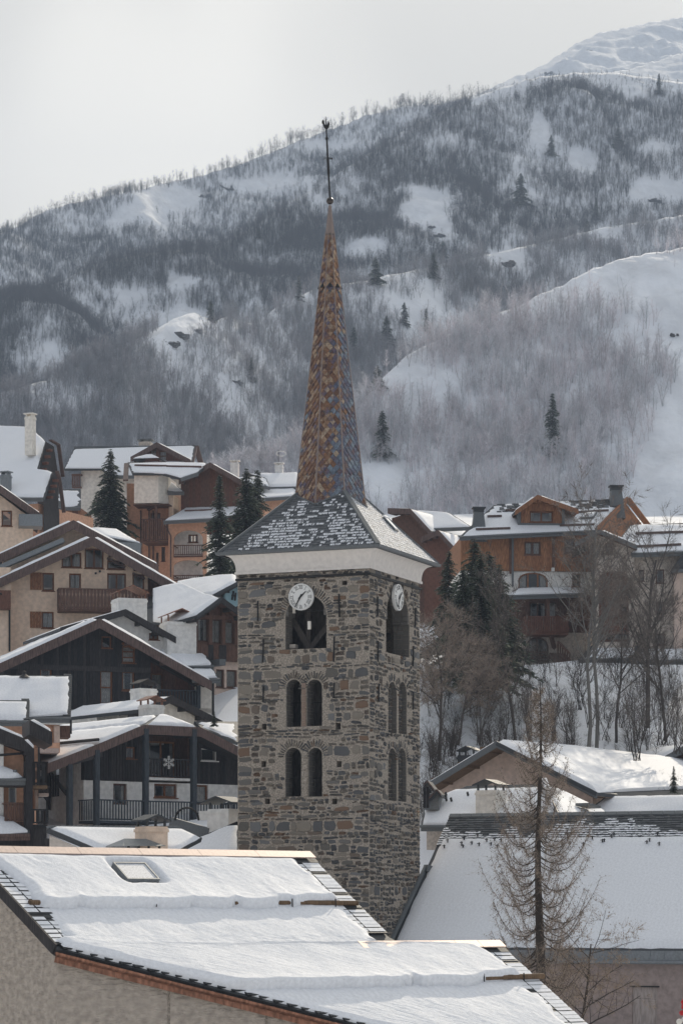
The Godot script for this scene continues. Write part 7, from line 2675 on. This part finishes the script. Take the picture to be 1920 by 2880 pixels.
# ---------------------------------------------------------------- trees of the village
func grow(s: Shape, tw: Shape, p: Vector3, dir: Vector3, len: float, rad: float, level: int, o: Dictionary):
	var segs := 4 if level > 0 else 7
	var pts := [p]; var rs := [rad]
	var d := dir
	for i in segs:
		d = (d + Vector3(rnd(-1, 1), rnd(-1, 1), rnd(-1, 1)) * o.get("kink", 0.13) + Vector3(0, o.get("lift", 0.05), 0)).normalized()
		pts.append(pts[-1] + d * len / segs)
		rs.append(rad * lerpf(1.0, 0.35, float(i + 1) / segs))
	s.tube(pts, rs, 6 if level == 0 else (4 if level == 1 else 3), false)
	if level >= o.levels:
		for i in o.get("sprigs", 6):
			var f := rnd(0.2, 1.0) * segs
			var a: Vector3 = pts[int(minf(f, segs - 1))].lerp(pts[mini(int(f) + 1, segs)], f - int(f))
			var v := (d + Vector3(rnd(-1, 1), rnd(-0.7, 1), rnd(-1, 1)) * 0.9).normalized()
			var w: Vector3 = v.cross(Vector3(rnd(-1, 1), rnd(-1, 1), rnd(-1, 1))).normalized() * o.get("fine", 0.009)
			var l: float = rnd(0.3, 0.8) * o.get("sprig", 0.8)
			tw.tint = (o.tint as Color) * rnd(0.7, 1.4)
			tw.tri(a - w, a + w, a + v * l)
			if rng.randf() < o.get("leaf", 0.0):
				var q: Vector3 = a + v * l * rnd(0.3, 1.0)
				tw.tint = (o.leaf_tint as Color) * rnd(0.6, 1.5)
				var e := Vector3(rnd(-1, 1), rnd(-1, 1), rnd(-1, 1)) * 0.05; var g := Vector3(rnd(-1, 1), rnd(-1, 1), rnd(-1, 1)) * 0.05
				tw.tri(q, q + e, q + g)
		return
	var n: int = o.kids[mini(level, o.kids.size() - 1)]
	for i in n:
		var f := lerpf(o.get("bare", 0.3) if level == 0 else 0.15, 0.97, (i + rng.randf()) / n) * segs
		var a: Vector3 = pts[int(minf(f, segs - 1))].lerp(pts[mini(int(f) + 1, segs)], f - int(f))
		var along: Vector3 = (pts[mini(int(f) + 1, segs)] - pts[int(minf(f, segs - 1))]).normalized()
		var t := rng.randf() * TAU
		var x := along.cross(Vector3(0.3, 0.2, 0.9)).normalized(); var y := along.cross(x)
		var spread: float = o.get("spread", 0.9) * rnd(0.7, 1.2)
		var v := (along * cos(spread) + (x * cos(t) + y * sin(t)) * sin(spread)).normalized()
		var taper := 1.0 - 0.6 * f / segs
		grow(s, tw, a, v, len * rnd(0.38, 0.6) * (o.get("reach", 0.75) if level == 0 else 0.8) * (0.6 + 0.6 * taper), rad * lerpf(1.0, 0.35, f / segs) * 0.55, level + 1, o)

func broad_tree(called, label, foot: Vector3, height: float, lean: Vector3, m, o: Dictionary, group = "") -> Node3D:
	var t := thing(called, label, "tree", foot, 0.0, group)
	var s := Shape.new(); var tw := Shape.new()
	for k in o.get("stems", 1):
		var dir: Vector3 = (Vector3.UP + lean + Vector3(rnd(-1, 1), 0, rnd(-1, 1)) * (o.get("fan", 0.0))).normalized()
		grow(s, tw, Vector3(rnd(-1, 1), 0, rnd(-1, 1)) * o.get("fan", 0.0) * 0.6 - dir * 0.3, dir, height * (1.0 if k == 0 else rnd(0.6, 1.0)), o.get("radius", height * 0.014), 0, o)
	node("trunk", s.done(), m, t)
	node("crown", tw.done(), M.twig, t)
	return t

func foot_at(x, y, d) -> Vector3:
	return at(x, y, d)

func fir(label, x, y_top, y_foot, d, shape_, group = "firs between the houses"):
	sheet(0, 0, 1920.0 / 1568.0)
	var p := at(x, y_foot, d)
	var t := thing("fir_tree", label, "fir", p, rng.randf() * 360, group)
	var h: float = (at(x, y_top, d) - p).y
	t.scale = Vector3(h, h, h)
	node("trunk", shape_[0], M.bark, t)
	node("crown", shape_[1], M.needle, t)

func make_larch():
	sheet(0, 0, 1920.0 / 1568.0)
	var d := 96.0
	var foot := at(1238, 2420, d); var tip := at(1237, 1568, d)
	var h := tip.y - foot.y
	var t := thing("larch_tree", "tall bare brown larch with upswept branches, in front of the church roof", "tree", foot)
	var tr := Shape.new()
	var pts := []; var rs := []
	for i in 14:
		var f := i / 13.0
		pts.append(Vector3(0.05 * sin(f * 9), h * f, 0.04 * cos(f * 7)))
		rs.append(lerpf(0.24, 0.012, pow(f, 0.85)))
	tr.tube(pts, rs, 8)
	node("trunk", tr.done(true), M.bark, t)
	var s := Shape.new(); var tw := Shape.new()
	var n := 185
	for i in n:
		var f := lerpf(0.1, 0.985, pow((i + rng.randf()) / n, 0.9))
		var y := h * f
		var reach: float
		if f < 0.5:
			reach = lerpf(1.75, 2.15, f / 0.5)
		else:
			reach = 2.15 * pow((1.0 - f) / 0.5, 0.95)
		reach = reach * rnd(0.55, 1.08) + 0.12
		var a := rng.randf() * TAU
		var o := Vector3(cos(a), 0, sin(a)); var side := Vector3(-sin(a), 0, cos(a)) * rnd(-0.18, 0.18)
		var base := Vector3(0.05 * sin(f * 9), y, 0)
		var droop := rnd(0.1, 0.32) * reach
		var br := []; var rr := []
		for k in 9:
			var u := k / 8.0
			br.append(base + o * reach * (u * 0.92 + 0.1 * u * (1 - u)) + side * u * u * reach - Vector3(0, droop * sin(u * PI * 0.8) * (1.3 - u) * 1.6, 0) + Vector3(0, reach * 0.55 * pow(u, 3.2), 0))
			rr.append(lerpf(0.028, 0.005, u) * (0.45 + 0.55 * (1 - f)))
		s.tube(br, rr, 4, false)
		var m := int(24 + reach * 62)
		for k in m:
			var u := rnd(0.15, 1.0)
			var j := mini(int(u * 8), 7)
			var p: Vector3 = br[j].lerp(br[j + 1], u * 8 - j)
			var hang := rng.randf() < 0.55
			var v := Vector3(rnd(-1, 1), rnd(-1.6, -0.3) if hang else rnd(0.1, 1.2), rnd(-1, 1)).normalized() + o * 0.35
			var l := rnd(0.1, 0.42) * (0.6 + 0.4 * reach / 2.1)
			var w := v.cross(Vector3(rnd(-1, 1), 0.3, rnd(-1, 1))).normalized() * rnd(0.003, 0.0056)
			tw.tint = Color(0.28, 0.225, 0.18) * rnd(0.6, 1.7)
			tw.tri(p - w, p + w, p + v * l)
			for q in 2:
				var p2 := p + v * l * rnd(0.2, 0.9)
				var v2 := (v + Vector3(rnd(-1, 1), rnd(-0.6, 0.8), rnd(-1, 1))).normalized() * l * rnd(0.3, 0.7)
				var w2 := w.rotated(v.normalized(), 1.2) * 0.8
				tw.tri(p2 - w2, p2 + w2, p2 + v2)
			if rng.randf() < 0.3:                                   # little cones
				var c := p + v * l * rnd(0.2, 0.8)
				tw.tint = Color(0.11, 0.08, 0.055) * rnd(0.7, 1.5)
				var e := 0.018
				tw.tri(c + Vector3(-e, 0, 0), c + Vector3(e, 0, 0), c + Vector3(0, e * 2, 0))
				tw.tri(c + Vector3(0, 0, -e), c + Vector3(0, 0, e), c + Vector3(0, e * 2, 0))
	node("branches", s.done(), M.bark, t)
	node("twigs", tw.done(), M.twig, t)

func make_trees():
	var slim := fir_mesh(21, 40, 0.18, 0.2, 15, 0.85)
	var full := fir_mesh(22, 38, 0.27, 0.2, 17, 0.85)
	var frost := fir_mesh(23, 38, 0.25, 0.4, 16, 0.85)
	fir("dark pointed fir in front of the cream house, left", 254, 1028, 1245, 236, full)
	fir("slender dark fir beside the arched loggias, left of the tower", 504, 1085, 1330, 205, slim)
	fir("taller of the twin-topped firs above the tower's left eave", 566, 1072, 1330, 212, full)
	fir("bushier fir touching the tower roof's left hip", 592, 1076, 1300, 214, frost)
	fir("dark fir behind the tower's right face, with the narrow top", 1088, 1232, 1560, 172, full)
	fir("thick dark fir in front of the orange chalet's left corner", 1122, 1262, 1560, 176, full)
	fir("dark low fir between the tower and the orange chalet", 1062, 1300, 1540, 168, full)
	fir("broad dark fir in the middle of the clump right of the tower", 1104, 1268, 1575, 168, full)
	fir("dark fir at the clump's right edge, before the orange chalet's downpipe", 1146, 1292, 1565, 174, full)
	fir("frosted fir top right of the tower's eave", 1030, 1262, 1500, 180, frost)
	fir("little fir standing in the snow before the pink house's roof, right edge", 1546, 1758, 1822, 140, slim)
	fir("small snowy bush-like fir on the bank beside the tower", 1090, 1515, 1560, 165, frost)
	fir("tiny dark fir in the snow gap left of the tower", 492, 1632, 1668, 160, frost)
	make_larch()
	sheet(0, 0, 1920.0 / 1568.0)
	var rust := {"levels": 3, "kids": [16, 6, 4], "sprigs": 13, "sprig": 1.0, "fine": 0.011, "tint": Color(0.24, 0.2, 0.17), "leaf": 0.7, "leaf_tint": Color(0.3, 0.22, 0.16), "reach": 0.85, "spread": 1.0, "kink": 0.16}
	broad_tree("broadleaf_tree", "brown tree with dry leaves and drooping twigs right beside the tower", foot_at(1010, 1735, 152), 6.8, Vector3(0.05, 0, 0), M.grey_bark, rust)
	broad_tree("broadleaf_tree", "second dry-leaved brown tree, a step right of the tower, before the dark firs", foot_at(1052, 1700, 158), 5.2, Vector3(0.02, 0, 0), M.grey_bark, rust)
	var birch := {"levels": 3, "kids": [20, 6, 3], "sprigs": 11, "sprig": 0.9, "fine": 0.010, "tint": Color(0.17, 0.14, 0.12), "leaf": 0.5, "leaf_tint": Color(0.33, 0.27, 0.23), "reach": 0.62, "spread": 0.75, "bare": 0.38, "radius": 0.13}
	broad_tree("birch_tree", "straight white-barked birch before the orange chalet's right corner", foot_at(1350, 1722, 163), 12.2, Vector3(0, 0, 0), M.birch, birch)
	broad_tree("birch_tree", "leaning white-barked birch before the grey house", foot_at(1370, 1716, 166), 13.2, Vector3(0.1, 0, 0), M.birch, birch)
	var grey := {"levels": 3, "kids": [14, 6, 4], "sprigs": 10, "sprig": 0.9, "fine": 0.010, "tint": Color(0.13, 0.112, 0.1), "reach": 0.75, "spread": 0.7, "bare": 0.3, "lift": 0.09, "leaf": 0.2, "leaf_tint": Color(0.3, 0.25, 0.2), "radius": 0.16}
	broad_tree("broadleaf_tree", "round-headed bare grey tree before the grey house's right windows", foot_at(1486, 1660, 168), 10.8, Vector3(0, 0, 0), M.grey_bark, grey)
	grey.radius = 0.1
	broad_tree("broadleaf_tree", "thin bare tree with a fan of upright twigs before the orange chalet's balcony", foot_at(1184, 1700, 160), 8.2, Vector3(0, 0, 0), M.grey_bark, grey.merged({"kids": [18, 5, 3], "spread": 0.55}, true))
	broad_tree("broadleaf_tree", "slim bare tree at the right edge, leaning left, before the stone basement", foot_at(1528, 1690, 158), 7.0, Vector3(0.05, 0, 0), M.grey_bark, grey)
	broad_tree("broadleaf_tree", "dark bare tree between the two birches and the round-headed tree", foot_at(1415, 1700, 170), 9.0, Vector3(0.03, 0, 0), M.grey_bark, grey)
	var brown := {"levels": 3, "kids": [18, 7, 4], "sprigs": 10, "sprig": 0.5, "fine": 0.0045, "tint": Color(0.26, 0.2, 0.15), "leaf": 0.6, "leaf_tint": Color(0.3, 0.22, 0.15), "reach": 0.85, "spread": 1.1, "bare": 0.1, "radius": 0.07, "lift": 0.0}
	broad_tree("larch_tree", "low bushy brown larch at the foot of the tall larch, before the church's mauve wall", foot_at(1318, 2440, 99), 4.6, Vector3(0.05, 0, 0), M.bark, brown)
	# thickets of thin stems on the snowy bank
	var whips := {"levels": 1, "kids": [9], "sprigs": 6, "sprig": 0.7, "fine": 0.009, "tint": Color(0.09, 0.08, 0.075), "reach": 0.5, "spread": 0.45, "radius": 0.022, "stems": 13, "fan": 0.4, "lift": 0.05}
	var where := ["just right of the tower's foot", "below the brown dry-leaved trees", "left of the thin fan-twigged tree", "under the thin fan-twigged tree", "behind the larch's tip", "right of the larch's tip", "left of the birches", "at the foot of the straight birch", "between the two birches", "right of the leaning birch", "under the round-headed tree", "right of the round-headed tree", "at the right edge of the snowy bank", "above the pink house's ridge", "above the pink roof, far right", "beside the stone basement's arch"]
	var spots := [[995, 1760, 152], [1035, 1725, 153], [1100, 1700, 158], [1160, 1690, 158], [1215, 1700, 156], [1270, 1690, 158], [1315, 1700, 160], [1355, 1660, 170], [1385, 1690, 162], [1425, 1660, 168], [1470, 1690, 160], [1520, 1700, 158], [1560, 1720, 156], [1130, 1735, 152], [1460, 1735, 153], [1330, 1620, 175]]
	for i in spots.size():
		var q = spots[i]
		whips.merge({"stems": rng.randi_range(4, 15), "fan": rnd(0.15, 0.6), "kink": rnd(0.08, 0.24), "spread": rnd(0.35, 0.8), "tint": Color(0.11, 0.095, 0.085) * rnd(0.8, 1.8)}, true)
		var b := broad_tree("leafless_shrub", "thicket of bare upright stems on the bank, " + where[i], foot_at(q[0], q[1], q[2]), rnd(1.8, 5.2), Vector3.ZERO, M.grey_bark, whips, "bare shrubs on the snowy bank")
		b.set_meta("category", "shrub")
	# scrub and dead stalks poking through the snow of the bank
	var mm := MultiMesh.new()
	mm.transform_format = MultiMesh.TRANSFORM_3D
	mm.use_colors = true
	mm.mesh = bare_tree_mesh(7, 60, 0.5, 4)
	mm.instance_count = 1500
	for i in 1500:
		var z := -rnd(148, 186); var x := rnd(3.5, 26.0) * -z / 160.0
		var h := rnd(0.25, 1.0) if i % 3 else rnd(1.0, 2.6)
		mm.set_instance_transform(i, Transform3D(Basis(Vector3.UP, rng.randf() * TAU).scaled(Vector3(h * 1.1, h, h * 1.1)), Vector3(x, ground_y(x, z) - 0.05, z)))
		mm.set_instance_color(i, Color(0.1, 0.085, 0.072) * rnd(0.6, 1.6))
	var sc := MultiMeshInstance3D.new()
	sc.name = "bank_scrub"
	sc.multimesh = mm
	sc.material_override = M.twig
	add_child(sc)
	stuff(sc)
	tag(sc, "low brown scrub and dead stalks poking through the snow of the bank", "scrub")
	# the edge of a decorated tree at the bottom right corner
	sheet(1620, 2600, 0.191327)
	var p := at(2040, 1500, 92)
	var x := thing("decorated_tree", "edge of a dark green tree with red and pale baubles in the bottom right corner", "tree", p)
	var sh := fir_mesh(33, 30, 0.33, 0.0, 14, 0.7)
	var h := 3.6
	for k in 2:
		var o := node(["trunk", "crown"][k], sh[k], [M.bark, M.needle][k], x, Transform3D(Basis().scaled(Vector3(h, h, h)), Vector3(0, -1.2, 0)))
	for q in [[1548, 1300, M.red_paint, 0.09], [1510, 1430, M.cream, 0.1], [1575, 1395, M.white_paint, 0.08], [1556, 1140, M.red_paint, 0.06]]:
		var b := Shape.new()
		var c := at(q[0], q[1], 91.2) - p
		b.xf = Transform3D(Basis(), c)
		var pr := []
		for i in 9:
			pr.append([maxf(0, sin(PI * i / 8.0)) * q[3], -cos(PI * i / 8.0) * q[3]])
		b.lathe(pr, 12)
		node("bauble", b.done(true), q[2], x)
	var rb := Shape.new()
	rb.bar(at(1562, 1240, 91.2) - p, at(1580, 1100, 91.2) - p, 0.2, 0.1)
	node("ribbon", rb.done(), M.red_paint, x)

func _ready():
	rng.seed = 20240
	make_view()
	make_materials()
	make_ground()
	make_mountain()
	make_church_and_tower()
	make_front_house()
	make_houses()
	make_trees()
	make_forest()
	make_hill_firs()
	make_rocks()

func make_church_and_tower():
	make_tower()
	make_church()
